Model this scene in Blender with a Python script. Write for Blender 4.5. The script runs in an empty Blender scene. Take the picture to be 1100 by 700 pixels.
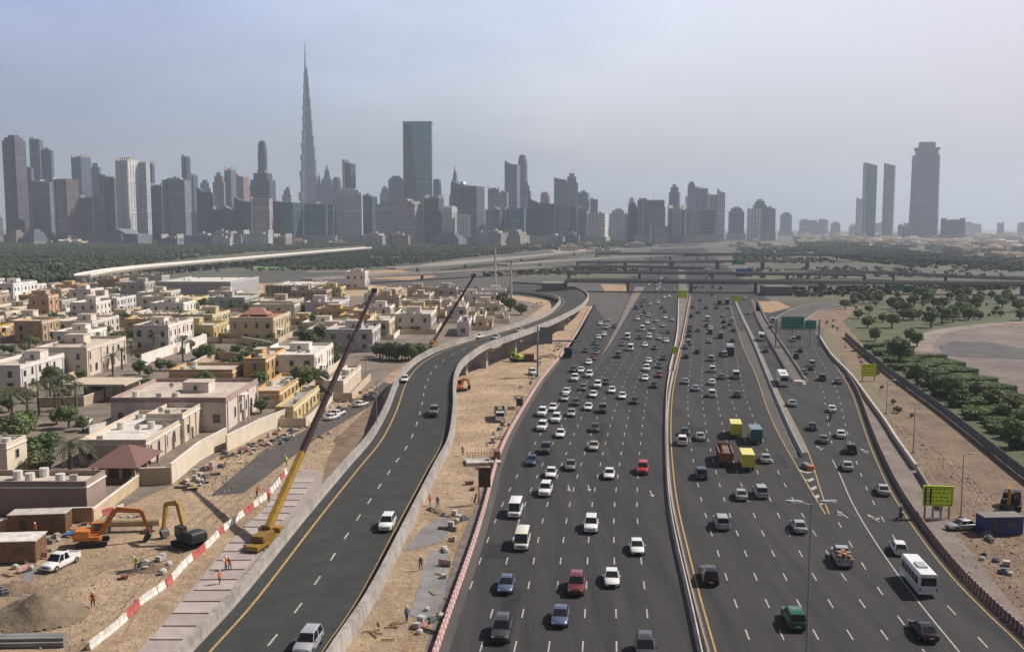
import bpy, math, random
import numpy as np
from mathutils import Vector, Matrix
R = math.radians
rng = random.Random(7)
SC = bpy.context.scene
COL = SC.collection

# ------------------------------------------------------------------ camera
F, HZ, H = 1050.0, 243.0, 45.0
TH = math.atan((350 - HZ) / F)
cam = bpy.data.cameras.new('camera'); cam.sensor_width = 36; cam.lens = 36 * F / 1100
cam.clip_start = 1; cam.clip_end = 60000
co = bpy.data.objects.new('camera', cam); COL.objects.link(co)
co.location = (0, 0, H); co.rotation_euler = (math.pi / 2 - TH, 0, 0)
SC.camera = co
# ------------------------------------------------------------------ sky, sun, exposure
SUN_EL, SUN_AZ = 46, 70          # azimuth clockwise from the view direction (+Y)
w = bpy.data.worlds.new('World'); SC.world = w; w.use_nodes = True
nt = w.node_tree; nt.nodes.clear()
out = nt.nodes.new('ShaderNodeOutputWorld'); bg = nt.nodes.new('ShaderNodeBackground')
sky = nt.nodes.new('ShaderNodeTexSky'); sky.sky_type = 'NISHITA'; sky.sun_disc = False
sky.sun_elevation = R(SUN_EL); sky.sun_rotation = R(SUN_AZ)
sky.air_density = 1.2; sky.dust_density = 5.0; sky.ozone_density = 3.0
hsv = nt.nodes.new('ShaderNodeHueSaturation'); hsv.inputs['Saturation'].default_value = 0.55
nt.links.new(sky.outputs[0], hsv.inputs['Color'])
tcw = nt.nodes.new('ShaderNodeTexCoord'); mpw = nt.nodes.new('ShaderNodeMapping')
mpw.inputs['Scale'].default_value = (2.2, 2.2, 9)
nzw = nt.nodes.new('ShaderNodeTexNoise'); nzw.inputs['Scale'].default_value = 1.3; nzw.inputs['Detail'].default_value = 4
crw = nt.nodes.new('ShaderNodeMapRange'); crw.inputs['From Min'].default_value = .35; crw.inputs['From Max'].default_value = .7
crw.inputs['To Min'].default_value = .92; crw.inputs['To Max'].default_value = 1.12
nt.links.new(tcw.outputs['Generated'], mpw.inputs[0]); nt.links.new(mpw.outputs[0], nzw.inputs['Vector'])
nt.links.new(nzw.outputs[0], crw.inputs['Value'])
mxw = nt.nodes.new('ShaderNodeVectorMath'); mxw.operation = 'SCALE'
# hazy horizon glow: the low sky is bright, the zenith deeper
spz = nt.nodes.new('ShaderNodeSeparateXYZ'); nt.links.new(tcw.outputs['Generated'], spz.inputs[0])
zr = nt.nodes.new('ShaderNodeMapRange'); zr.interpolation_type = 'SMOOTHSTEP'; zr.inputs['From Min'].default_value = .22; zr.inputs['From Max'].default_value = .48
zr.inputs['To Min'].default_value = 2.5; zr.inputs['To Max'].default_value = .42; nt.links.new(spz.outputs[2], zr.inputs['Value'])
zm = nt.nodes.new('ShaderNodeMath'); zm.operation = 'MULTIPLY'
# unseen sky behind the viewpoint dimmed to darken walls facing the camera
yr = nt.nodes.new('ShaderNodeMapRange'); yr.interpolation_type = 'SMOOTHSTEP'; yr.inputs['From Min'].default_value = -.3; yr.inputs['From Max'].default_value = .5
yr.inputs['To Min'].default_value = .5; yr.inputs['To Max'].default_value = 1; nt.links.new(spz.outputs[1], yr.inputs['Value'])
zq = nt.nodes.new('ShaderNodeMath'); zq.operation = 'MULTIPLY'; nt.links.new(zr.outputs[0], zq.inputs[0]); nt.links.new(yr.outputs[0], zq.inputs[1])
nt.links.new(hsv.outputs[0], mxw.inputs[0]); nt.links.new(crw.outputs[0], zm.inputs[0]); nt.links.new(zq.outputs[0], zm.inputs[1]); nt.links.new(zm.outputs[0], mxw.inputs['Scale'])
# thin high cloud: whiter over the middle, clearer and bluer to the left, dusty to the right
tint = nt.nodes.new('ShaderNodeVectorMath'); tint.operation = 'MULTIPLY'
cr2 = nt.nodes.new('ShaderNodeValToRGB'); el = cr2.color_ramp.elements
spx = nt.nodes.new('ShaderNodeSeparateXYZ'); nt.links.new(tcw.outputs['Generated'], spx.inputs[0])
adx = nt.nodes.new('ShaderNodeMath'); adx.operation = 'MULTIPLY_ADD'; adx.inputs[1].default_value = .5; adx.inputs[2].default_value = .5; nt.links.new(spx.outputs[0], adx.inputs[0])
nzx = nt.nodes.new('ShaderNodeMath'); nzx.operation = 'MULTIPLY_ADD'; nzx.inputs[1].default_value = .22; nt.links.new(nzw.outputs[0], nzx.inputs[0]); nt.links.new(adx.outputs[0], nzx.inputs[2])
nt.links.new(nzx.outputs[0], cr2.inputs[0])
el[0].position = .30; el[0].color = (.54, .58, .90, 1); el[1].position = .84; el[1].color = (.70, .62, .67, 1)
e3 = cr2.color_ramp.elements.new(.50); e3.color = (.80, .83, 1.03, 1); e4 = cr2.color_ramp.elements.new(.65); e4.color = (1.08, 1.03, 1.08, 1)
nt.links.new(cr2.outputs[0], tint.inputs[1])
nt.links.new(mxw.outputs[0], tint.inputs[0])
nt.links.new(tint.outputs[0], bg.inputs[0]); bg.inputs[1].default_value = 0.075
nt.links.new(bg.outputs[0], out.inputs[0])
sl = bpy.data.lights.new('sun', 'SUN'); sl.energy = 4.6; sl.angle = R(0.6); sl.color = (1, .93, .84)
so = bpy.data.objects.new('sun', sl); COL.objects.link(so)
sv = Vector((math.sin(R(SUN_AZ)) * math.cos(R(SUN_EL)), math.cos(R(SUN_AZ)) * math.cos(R(SUN_EL)), math.sin(R(SUN_EL))))
so.rotation_euler = sv.to_track_quat('Z', 'Y').to_euler(); so.location = (0, 0, 300)
SC.view_settings.view_transform = 'Standard'; SC.view_settings.look = 'None'
SC.view_settings.exposure = 0.28; SC.view_settings.gamma = 1; SC.view_settings.use_curve_mapping = False
SC.cycles.use_denoising = True
SC.cycles.max_bounces = 5; SC.cycles.volume_bounces = 1; SC.cycles.diffuse_bounces = 2; SC.cycles.glossy_bounces = 2
SC.cycles.use_adaptive_sampling = True; SC.cycles.adaptive_threshold = 0.02
SC.cycles.sample_clamp_indirect = 4
# ------------------------------------------------------------------ helpers
def W(px, py, z=0.0):
    "ground point (or point at height z) seen at a photo pixel"
    dx = (px - 550) / F; dy = (350 - py) / F
    d = Vector((dx, math.cos(TH) + dy * math.sin(TH), -math.sin(TH) + dy * math.cos(TH)))
    t = (z - H) / d.z
    return Vector((d.x * t, d.y * t, z))
def ray_at(px, py, Y):
    "point at world depth Y on the ray through a pixel"
    dx = (px - 550) / F; dy = (350 - py) / F
    d = Vector((dx, math.cos(TH) + dy * math.sin(TH), -math.sin(TH) + dy * math.cos(TH)))
    t = Y / d.y
    return Vector((d.x * t, Y, H + d.z * t))
def PXY(p):
    x, y, z = p[0], p[1], p[2] - H
    f = y * math.cos(TH) - z * math.sin(TH); u = y * math.sin(TH) + z * math.cos(TH)
    return 550 + F * x / f, 350 - F * u / f
def link(o, parent=None):
    COL.objects.link(o)
    if parent is not None: o.parent = parent
    return o
def tag(o, label=None, cat=None, group=None, kind=None):
    if label: o['label'] = label
    if cat: o['category'] = cat
    if group: o['group'] = group
    if kind: o['kind'] = kind
    return o
def empty(name, loc=(0, 0, 0), rz=0):
    o = bpy.data.objects.new(name, None); o.empty_display_size = .2
    link(o); o.location = loc; o.rotation_euler = (0, 0, rz); return o
class MB:
    def __init__(s): s.v = []; s.f = []; s.m = []
    def add(s, vs, fs, m=0):
        n = len(s.v); s.v += [tuple(v) for v in vs]; s.f += [tuple(i + n for i in f) for f in fs]; s.m += [m] * len(fs); return s
    def box(s, c, d, rz=0, m=0, taper=1.0):
        x, y, z = d[0] / 2, d[1] / 2, d[2] / 2; cr, sr = math.cos(rz), math.sin(rz); vs = []
        for k, zz in ((1, -z), (taper, z)):
            for a, b in ((-x, -y), (x, -y), (x, y), (-x, y)):
                a, b = a * k, b * k
                vs.append((c[0] + a * cr - b * sr, c[1] + a * sr + b * cr, c[2] + zz))
        return s.add(vs, [(3, 2, 1, 0), (4, 5, 6, 7), (0, 1, 5, 4), (1, 2, 6, 5), (2, 3, 7, 6), (3, 0, 4, 7)], m)
    def b2(s, x0, x1, y0, y1, z0, z1, m=0):
        return s.box(((x0 + x1) / 2, (y0 + y1) / 2, (z0 + z1) / 2), (abs(x1 - x0), abs(y1 - y0), abs(z1 - z0)), 0, m)
    def prism(s, poly, z0, z1, m=0, k=1.0):
        n = len(poly); cx = sum(p[0] for p in poly) / n; cy = sum(p[1] for p in poly) / n
        vs = [(p[0], p[1], z0) for p in poly] + [(cx + (p[0] - cx) * k, cy + (p[1] - cy) * k, z1) for p in poly]
        fs = [tuple(range(n - 1, -1, -1)), tuple(range(n, 2 * n))] + [(i, (i + 1) % n, n + (i + 1) % n, n + i) for i in range(n)]
        return s.add(vs, fs, m)
    def cyl(s, c, r, h, n=12, m=0, r2=None):
        return s.prism([(c[0] + r * math.cos(i * 2 * math.pi / n), c[1] + r * math.sin(i * 2 * math.pi / n)) for i in range(n)], c[2], c[2] + h, m, 1 if r2 is None else r2 / r)
    def tube(s, a, b, r, r2=None, n=8, m=0):
        a = Vector(a); b = Vector(b); d = (b - a).normalized(); u = d.orthogonal().normalized(); v = d.cross(u); r2 = r if r2 is None else r2
        vs = []
        for p, q in ((a, r), (b, r2)):
            for i in range(n):
                t = 2 * math.pi * i / n; vs.append(p + u * (q * math.cos(t)) + v * (q * math.sin(t)))
        return s.add(vs, [tuple(range(n - 1, -1, -1)), tuple(range(n, 2 * n))] + [(i, (i + 1) % n, n + (i + 1) % n, n + i) for i in range(n)], m)
    def quad(s, a, b, c, d, m=0): return s.add([a, b, c, d], [(0, 1, 2, 3)], m)
    def loft(s, rings, m=0, cap=True, closed=True):
        n = len(rings[0]); k = len(s.v); fs = []
        vs = [p for r in rings for p in r]
        for i in range(len(rings) - 1):
            for j in range(n if closed else n - 1):
                fs.append((i * n + j, i * n + (j + 1) % n, (i + 1) * n + (j + 1) % n, (i + 1) * n + j))
        if cap: fs += [tuple(range(n - 1, -1, -1)), tuple((len(rings) - 1) * n + j for j in range(n))]
        return s.add(vs, fs, m)
    def merge(s, o, off=0):
        n = len(s.v); s.v += o.v; s.f += [tuple(i + n for i in f) for f in o.f]; s.m += [i + off for i in o.m]; return s
    def mesh(s, name, mats, smooth=None, fix=True):
        me = bpy.data.meshes.new(name); me.from_pydata(s.v, [], s.f)
        if not isinstance(mats, (list, tuple)): mats = [mats]
        for m in mats: me.materials.append(m)
        if len(mats) > 1: me.polygons.foreach_set('material_index', s.m)
        if fix:
            import bmesh
            b = bmesh.new(); b.from_mesh(me); bmesh.ops.recalc_face_normals(b, faces=b.faces); b.to_mesh(me); b.free()
        if smooth is not None:
            me.polygons.foreach_set('use_smooth', [True] * len(me.polygons)); me.set_sharp_from_angle(angle=R(smooth))
        me.update(); return me
    def build(s, name, mats, parent=None, smooth=None, fix=True):
        return link(bpy.data.objects.new(name, s.mesh(name, mats, smooth, fix)), parent)
def group_move(o, loc, rz=0): o.location = loc; o.rotation_euler = (0, 0, rz)
def tree_copy(root):
    c = root.copy(); link(c)
    for ch in root.children:
        d = ch.copy(); link(d, c)
        for g in ch.children:
            e = g.copy(); link(e, d)
    return c
# ------------------------------------------------------------------ materials
MC = {}
def mat(name, col, rough=.8, var=0.0, scale=1.0, metal=0.0, col2=None, bump=0.0, coat=0.0, spec=.5, detail=5, emis=None, stretch=None, th=(.35, .65), rotz=0.0):
    if name in MC: return MC[name]
    m = bpy.data.materials.new(name); m.use_nodes = True; n = m.node_tree; b = n.nodes['Principled BSDF']
    b.inputs['Roughness'].default_value = rough; b.inputs['Metallic'].default_value = metal
    b.inputs['Coat Weight'].default_value = coat; b.inputs['Specular IOR Level'].default_value = spec
    c = (*col, 1); b.inputs['Base Color'].default_value = c
    if emis: b.inputs['Emission Color'].default_value = (*emis[0], 1); b.inputs['Emission Strength'].default_value = emis[1]
    if var > 0 or col2:
        g = n.nodes.new('ShaderNodeNewGeometry'); tx = n.nodes.new('ShaderNodeTexNoise')
        tx.inputs['Scale'].default_value = scale; tx.inputs['Detail'].default_value = detail; tx.inputs['Roughness'].default_value = .62
        src = g.outputs['Position']
        if stretch:
            mp = n.nodes.new('ShaderNodeMapping'); mp.inputs['Scale'].default_value = stretch; mp.inputs['Rotation'].default_value = (0, 0, rotz); n.links.new(src, mp.inputs[0]); src = mp.outputs[0]
        n.links.new(src, tx.inputs['Vector'])
        mr = n.nodes.new('ShaderNodeMapRange'); mr.inputs['From Min'].default_value = th[0]; mr.inputs['From Max'].default_value = th[1]
        n.links.new(tx.outputs[0], mr.inputs['Value'])
        mx = n.nodes.new('ShaderNodeMix'); mx.data_type = 'RGBA'; n.links.new(mr.outputs[0], mx.inputs[0])
        if col2 is None:
            mx.inputs[6].default_value = (*[x * (1 - var) for x in col], 1); mx.inputs[7].default_value = (*[min(1, x * (1 + var)) for x in col], 1)
        else:
            mx.inputs[6].default_value = c; mx.inputs[7].default_value = (*col2, 1)
        # second finer layer of wear
        t2 = n.nodes.new('ShaderNodeTexNoise'); t2.inputs['Scale'].default_value = scale * 7.3; t2.inputs['Detail'].default_value = 3
        n.links.new(src, t2.inputs['Vector'])
        m2 = n.nodes.new('ShaderNodeMapRange'); m2.inputs['From Min'].default_value = .3; m2.inputs['From Max'].default_value = .7
        m2.inputs['To Min'].default_value = 1 - max(var, .08) * .6; m2.inputs['To Max'].default_value = 1 + max(var, .08) * .6
        n.links.new(t2.outputs[0], m2.inputs['Value'])
        sm = n.nodes.new('ShaderNodeVectorMath'); sm.operation = 'SCALE'; n.links.new(mx.outputs[2], sm.inputs[0]); n.links.new(m2.outputs[0], sm.inputs['Scale'])
        n.links.new(sm.outputs[0], b.inputs['Base Color'])
        if bump:
            tb = n.nodes.new('ShaderNodeTexNoise'); tb.inputs['Scale'].default_value = .9; tb.inputs['Detail'].default_value = 8; tb.inputs['Roughness'].default_value = .7; n.links.new(src, tb.inputs['Vector']); tx = tb
            bp = n.nodes.new('ShaderNodeBump'); bp.inputs['Strength'].default_value = bump; bp.inputs['Distance'].default_value = .9
            n.links.new(tx.outputs[0], bp.inputs['Height']); n.links.new(bp.outputs[0], b.inputs['Normal'])
    MC[name] = m; return m
def joints(m, step=6.0, axis=1, k=.55, wd=.012):
    "dark panel joints and drip stains across a long concrete element"
    n = m.node_tree; b = n.nodes['Principled BSDF']; src = b.inputs['Base Color'].links[0].from_socket
    g = n.nodes.new('ShaderNodeNewGeometry'); s = n.nodes.new('ShaderNodeSeparateXYZ'); n.links.new(g.outputs['Position'], s.inputs[0])
    d = n.nodes.new('ShaderNodeMath'); d.operation = 'DIVIDE'; n.links.new(s.outputs[axis], d.inputs[0]); d.inputs[1].default_value = step
    f = n.nodes.new('ShaderNodeMath'); f.operation = 'FRACT'; n.links.new(d.outputs[0], f.inputs[0])
    l = n.nodes.new('ShaderNodeMath'); l.operation = 'LESS_THAN'; n.links.new(f.outputs[0], l.inputs[0]); l.inputs[1].default_value = wd
    r = n.nodes.new('ShaderNodeMapRange'); n.links.new(l.outputs[0], r.inputs['Value']); r.inputs['To Min'].default_value = 1; r.inputs['To Max'].default_value = k
    tx = n.nodes.new('ShaderNodeTexNoise'); tx.inputs['Scale'].default_value = 1.0; mp = n.nodes.new('ShaderNodeMapping'); mp.inputs['Scale'].default_value = (1, 1.2, .15); n.links.new(g.outputs['Position'], mp.inputs[0]); n.links.new(mp.outputs[0], tx.inputs['Vector'])
    r2 = n.nodes.new('ShaderNodeMapRange'); n.links.new(tx.outputs[0], r2.inputs['Value']); r2.inputs['From Min'].default_value = .35; r2.inputs['From Max'].default_value = .6; r2.inputs['To Min'].default_value = .78; r2.inputs['To Max'].default_value = 1.05
    q = n.nodes.new('ShaderNodeMath'); q.operation = 'MULTIPLY'; n.links.new(r.outputs[0], q.inputs[0]); n.links.new(r2.outputs[0], q.inputs[1])
    v = n.nodes.new('ShaderNodeVectorMath'); v.operation = 'SCALE'; n.links.new(src, v.inputs[0]); n.links.new(q.outputs[0], v.inputs['Scale']); n.links.new(v.outputs[0], b.inputs['Base Color'])
def facade(name, wall, glass, fh=3.6, bw=4.0, fz=.45, fx=.6, grough=.25, metal=0.0):
    "curtain wall: glass panes between floor bands and mullions, in object coordinates (metres)"
    if name in MC: return MC[name]
    m = bpy.data.materials.new(name); m.use_nodes = True; n = m.node_tree; b = n.nodes['Principled BSDF']
    tc = n.nodes.new('ShaderNodeTexCoord'); sp = n.nodes.new('ShaderNodeSeparateXYZ'); n.links.new(tc.outputs['Object'], sp.inputs[0])
    def mth(op, a, bb):
        k = n.nodes.new('ShaderNodeMath'); k.operation = op
        for i, q in enumerate((a, bb)):
            if isinstance(q, (int, float)): k.inputs[i].default_value = q
            else: n.links.new(q, k.inputs[i])
        return k.outputs[0]
    z = mth('LESS_THAN', mth('FRACT', mth('DIVIDE', sp.outputs[2], fh), 0), fz)
    xy = mth('ADD', sp.outputs[0], sp.outputs[1])
    x = mth('LESS_THAN', mth('FRACT', mth('DIVIDE', xy, bw), 0), fx)
    band = mth('LESS_THAN', mth('FRACT', mth('DIVIDE', sp.outputs[2], fh * 11.3), 0), .93)   # plant floors
    g = mth('MULTIPLY', mth('MULTIPLY', z, x), band)
    nz = n.nodes.new('ShaderNodeTexNoise'); nz.inputs['Scale'].default_value = .06; n.links.new(tc.outputs['Object'], nz.inputs['Vector'])
    sc = mth('ADD', mth('MULTIPLY', nz.outputs[0], .7), .65)
    mx = n.nodes.new('ShaderNodeMix'); mx.data_type = 'RGBA'; n.links.new(g, mx.inputs[0])
    mx.inputs[6].default_value = (*wall, 1); mx.inputs[7].default_value = (*glass, 1)
    s = n.nodes.new('ShaderNodeVectorMath'); s.operation = 'SCALE'; n.links.new(mx.outputs[2], s.inputs[0]); n.links.new(sc, s.inputs['Scale'])
    n.links.new(s.outputs[0], b.inputs['Base Color'])
    rr = n.nodes.new('ShaderNodeMapRange'); n.links.new(g, rr.inputs['Value']); rr.inputs['To Min'].default_value = .7; rr.inputs['To Max'].default_value = grough
    n.links.new(rr.outputs[0], b.inputs['Roughness']); b.inputs['Metallic'].default_value = metal
    MC[name] = m; return m
asph = mat('asphalt', (.034, .033, .036), .9, .16, .40, detail=7, col2=(.056, .053, .054), spec=.25, stretch=(1, .045, 1), rotz=.12)
asph_via = mat('asphalt_viaduct', (.038, .041, .040), .85, .16, .30, col2=(.055, .056, .054), spec=.25)
asph_old = mat('asphalt_worn', (.07, .064, .062), .92, .12, .05, col2=(.095, .086, .08))
conc = mat('concrete', (.36, .34, .32), .85, .12, .25)
conc_lt = mat('concrete_light', (.50, .46, .42), .85, .12, .3)
conc_dk = mat('concrete_dark', (.20, .19, .19), .9, .15, .2)
conc_par = mat('concrete_parapet', (.34, .31, .29), .85, .18, .2)
conc_pk = mat('concrete_dusty', (.36, .29, .26), .9, .15, .15)
paint_w = mat('road_paint_white', (.40, .39, .37), .8, .4, 2.5)
paint_y = mat('road_paint_yellow', (.40, .27, .11), .8, .35, 2.5)
sand = mat('sand', (.52, .38, .25), .95, .25, .09, col2=(.33, .235, .16), bump=.9, detail=12)
sand_or = mat('sand_orange', (.46, .30, .17), .95, .25, .15, col2=(.30, .20, .13), bump=.9, detail=12)
soil = mat('soil', (.17, .12, .085), .95, .2, .25, col2=(.27, .19, .13), bump=.6)
scrub = mat('scrub', (.075, .085, .045), .95, .3, .05, col2=(.15, .13, .085))
grassm = mat('grass_lawn', (.06, .085, .03), .95, .2, .08, col2=(.10, .10, .05))
leafA = mat('leaf_green', (.15, .20, .07), .7, .35, .6)
leafB = mat('leaf_dark', (.11, .15, .055), .7, .35, .6)
leafC = mat('leaf_olive', (.16, .175, .08), .7, .35, .6)
leafP = mat('leaf_palm', (.085, .10, .05), .6, .35, .6)
bark = mat('bark', (.14, .10, .07), .9, .2, 3)
wall_cream = mat('wall_cream', (.62, .54, .42), .85, .08, .2)
white_wall = mat('wall_white', (.70, .67, .62), .85, .08, .2)
glassd = mat('window_glass', (.03, .035, .045), .15, spec=.8)
steel = mat('steel_grey', (.30, .31, .32), .5, metal=.3)
dkmetal = mat('dark_metal', (.05, .045, .045), .6)
mred = mat('plastic_red', (.40, .09, .08), .7, .25, 1.2)
mwhite = mat('plastic_white', (.64, .60, .56), .7, .25, 1.2)
morange = mat('machine_orange', (.50, .17, .03), .5, .15, 2)
myellow = mat('machine_yellow', (.45, .27, .03), .5, .15, 2)
rubber = mat('rubber', (.02, .02, .02), .9)
for m_ in (conc_par, conc_lt, conc_pk): joints(m_)
# ------------------------------------------------------------------ curves
def smooth(pts, per=8):
    P = [np.array(p, float) for p in pts]; P = [2 * P[0] - P[1]] + P + [2 * P[-1] - P[-2]]; o = []
    for i in range(1, len(P) - 2):
        a, b, c, d = P[i - 1:i + 3]
        for t in np.linspace(0, 1, per, endpoint=False):
            o.append(.5 * ((2 * b) + (c - a) * t + (2 * a - 5 * b + 4 * c - d) * t * t + (3 * b - a - 3 * c + d) * t ** 3))
    o.append(P[-2]); return np.array(o)
class Cv:
    "a line along the highway: X as a function of Y"
    def __init__(s, px, lo=45, hi=2500, slope_hi=None):
        p = [tuple(W(a, b)[:2]) for a, b in px]; p.sort(key=lambda q: q[1])
        g = smooth(p); s.y = g[:, 1]; s.x = g[:, 0]
        k = np.ones(5) / 5; xx = np.interp(np.arange(s.y[0], s.y[-1], 4), s.y, s.x); yy = np.arange(s.y[0], s.y[-1], 4)
        if len(xx) > 12:
            pad = np.r_[[2 * xx[0] - xx[3 - i] for i in range(3)], xx, [2 * xx[-1] - xx[-2 - i] for i in range(3)]]
            xs = np.convolve(pad, np.ones(7) / 7, 'valid'); s.y, s.x = yy, xs
        s.a = (s.x[6] - s.x[0]) / (s.y[6] - s.y[0]); s.b = slope_hi if slope_hi is not None else (s.x[-1] - s.x[-8]) / (s.y[-1] - s.y[-8])
    def __call__(s, Y):
        if Y < s.y[0]: return s.x[0] + (Y - s.y[0]) * s.a
        if Y > s.y[-1]: return s.x[-1] + (Y - s.y[-1]) * s.b
        return float(np.interp(Y, s.y, s.x))
    def slope(s, Y): return (s(Y + 4) - s(Y - 4)) / 8
    def off(s, Y, o): return s(Y) + o * math.sqrt(1 + s.slope(Y) ** 2)
SLP = .168
LB = Cv([(470, 700), (487, 650), (505, 600), (522, 545), (533, 500), (545, 470), (562, 440), (582, 408), (600, 386), (607, 377), (620.6, 356.6), (637.7, 327.5), (655, 316), (668, 306)], slope_hi=SLP)
ML = Cv([(744.6, 698), (736.6, 654), (726, 608.6), (717, 563), (713.7, 540), (712.5, 510), (711.5, 468.6), (713.7, 418), (718.4, 394), (723, 375.5), (727, 351), (728, 319)], slope_hi=SLP)
MR = Cv([(766, 698), (747, 631), (732.5, 570), (725.5, 540), (720.5, 491.4), (719.4, 457), (721.5, 423), (725, 404), (731, 377), (735, 360), (742, 319)], slope_hi=SLP)
SB = Cv([(787, 319), (793.8, 336), (805.8, 361.7), (816, 385.8), (829, 418), (834, 430), (850, 466), (866, 498)], slope_hi=SLP)
MRE = Cv([(783, 322), (795.5, 365), (811, 400), (827, 446), (848, 487), (859, 505), (877, 537), (891, 558), (898, 570)], slope_hi=SLP)
CLE = Cv([(838, 425), (857, 462), (871, 491), (880, 523), (891, 553), (898, 570)])
CRE = Cv([(808, 308), (816, 316), (836, 327), (860, 340), (879.6, 359), (890.5, 378.6), (914, 415), (925.7, 445.7), (937, 477.7), (955.5, 519), (967, 540), (999, 586), (1040, 636), (1095, 686)], slope_hi=SLP)
WAL = Cv([(880, 362), (893, 383), (909.7, 400), (921, 413.7), (937, 436.6), (951, 455), (967, 482), (980.6, 498), (998, 528), (1040, 590), (1085, 645), (1120, 690)])
def yrange(a, b, st): return [a + i * (b - a) / max(1, round((b - a) / st)) for i in range(max(1, round((b - a) / st)) + 1)]
def strip_cv(name, c0, c1, y0, y1, z, m, st=6, kind='structure', o0=0, o1=0):
    mb = MB(); ys = yrange(y0, y1, st)
    for a, b in zip(ys, ys[1:]):
        mb.quad((c0(a) + o0, a, z), (c1(a) + o1, a, z), (c1(b) + o1, b, z), (c0(b) + o0, b, z))
    o = mb.build(name, m, fix=False); tag(o, kind=kind); return o
def gpoly(name, px, z, m, kind='structure', world=False, label=None, cat=None):
    P = [tuple(p) for p in px] if world else [tuple(W(a, b)[:2]) for a, b in px]
    area = sum(P[i][0] * P[(i + 1) % len(P)][1] - P[(i + 1) % len(P)][0] * P[i][1] for i in range(len(P)))
    if area < 0: P = P[::-1]
    mb = MB(); mb.add([(x, y, z) for x, y in P], [tuple(range(len(P)))])
    return tag(mb.build(name, m, fix=False), label, cat, kind=kind)
def ribbon(mb, P, o0, o1, z0, m=0, dz=None):
    "flat ribbon between two offsets of a polyline P (x,y[,z])"
    for i in range(len(P) - 1):
        q = []
        for k in (i, i + 1):
            a = P[max(0, k - 1)]; b = P[min(len(P) - 1, k + 1)]; t = Vector((b[0] - a[0], b[1] - a[1])).normalized(); nn = Vector((t.y, -t.x))
            zz = z0 + (P[k][2] if len(P[k]) > 2 else 0)
            q += [(P[k][0] + nn.x * o0, P[k][1] + nn.y * o0, zz), (P[k][0] + nn.x * o1, P[k][1] + nn.y * o1, zz)]
        mb.quad(q[0], q[1], q[3], q[2], m)
def wallrib(mb, P, prof, m=0, cap=True):
    "sweep a cross-section prof [(offset, height)] along P"
    rings = []
    for k in range(len(P)):
        a = P[max(0, k - 1)]; b = P[min(len(P) - 1, k + 1)]; t = Vector((b[0] - a[0], b[1] - a[1])).normalized(); nn = Vector((t.y, -t.x))
        z = P[k][2] if len(P[k]) > 2 else 0
        rings.append([(P[k][0] + nn.x * o, P[k][1] + nn.y * o, z + h) for o, h in prof])
    mb.loft(rings, m, cap)
JERSEY = [(-.32, 0), (.32, 0), (.28, .08), (.12, .35), (.08, .85), (-.08, .85), (-.12, .35), (-.28, .08)]
def cvpts(c, y0, y1, st=8, o=0, z=0): return [(c.off(y, o), y, z) for y in yrange(y0, y1, st)]
# ------------------------------------------------------------------ ground, haze
g = MB(); g.quad((-20000, -400, -.06), (20000, -400, -.06), (20000, 20000, -.06), (-20000, 20000, -.06))
gm = mat('ground_far', (.125, .11, .092), .95, .2, .006, col2=(.06, .066, .045), detail=10, th=(.40, .58))
tag(g.build('ground', gm, fix=False), kind='structure')
hz = MB(); hz.b2(-20500, 20500, -900, 20500, -1.2, 930)
hm = bpy.data.materials.new('haze'); hm.use_nodes = True; hn = hm.node_tree; hn.nodes.clear()
ho = hn.nodes.new('ShaderNodeOutputMaterial'); hv = hn.nodes.new('ShaderNodeVolumePrincipled')
hv.inputs['Color'].default_value = (.72, .84, 1.0, 1); hv.inputs['Density'].default_value = 1.0e-4; hv.inputs['Anisotropy'].default_value = .2
hn.links.new(hv.outputs[0], ho.inputs['Volume'])
tag(hz.build('haze', hm), 'pale grey haze veiling the distant skyline', 'haze', kind='stuff')
# ------------------------------------------------------------------ near ground areas
gpoly('sand_ground', [(-60, 900), (-380, 560), (-80, 430), (60, 330), (130, 300), (380, 302), (560, 318), (640, 330), (600, 420), (560, 700), (560, 900)], -.03, sand)
gpoly('road_service', [(470, 312), (400, 306), (330, 304), (250, 304), (250, 298), (350, 294), (450, 292), (560, 297), (640, 304), (665, 309), (650, 320), (600, 314), (540, 313)], .02, asph_old)
strip_cv('road_highway', LB, CRE, 45, 2400, 0.0, asph, 8)
gpoly('sand_verge', [(1300, 900), (1100, 700), (1040, 640), (985, 560), (955, 500), (930, 440), (905, 385), (888, 355), (862, 338), (900, 330), (1200, 320), (1300, 500)], -.026, mat('sand_brown', (.29, .20, .135), .95, .25, .12, col2=(.17, .12, .085), bump=.8, detail=10))
# ------------------------------------------------------------------ highway furniture
# gore between the collector and the oncoming carriageway
gpoly('gore_paving', [(643.7, 386), (663.5, 350), (675.5, 322), (683, 308), (693, 308), (685.7, 319), (670, 344.6), (658, 366)], .008, mat('gore_dust', (.17, .14, .125), .9, .2, .08))
gpoly('collector_road', [(600, 392), (607, 377), (621, 357), (638, 328), (655, 316), (675, 318), (663, 350), (643.7, 386), (630, 400), (610, 420), (590, 410)], .004, asph)
gpoly('merge_road', [(560, 297), (600, 305), (640, 309), (668, 310), (676, 318), (664, 345), (655, 352), (640, 330), (636, 322), (628, 315), (600, 312)], .006, asph_old)
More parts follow.
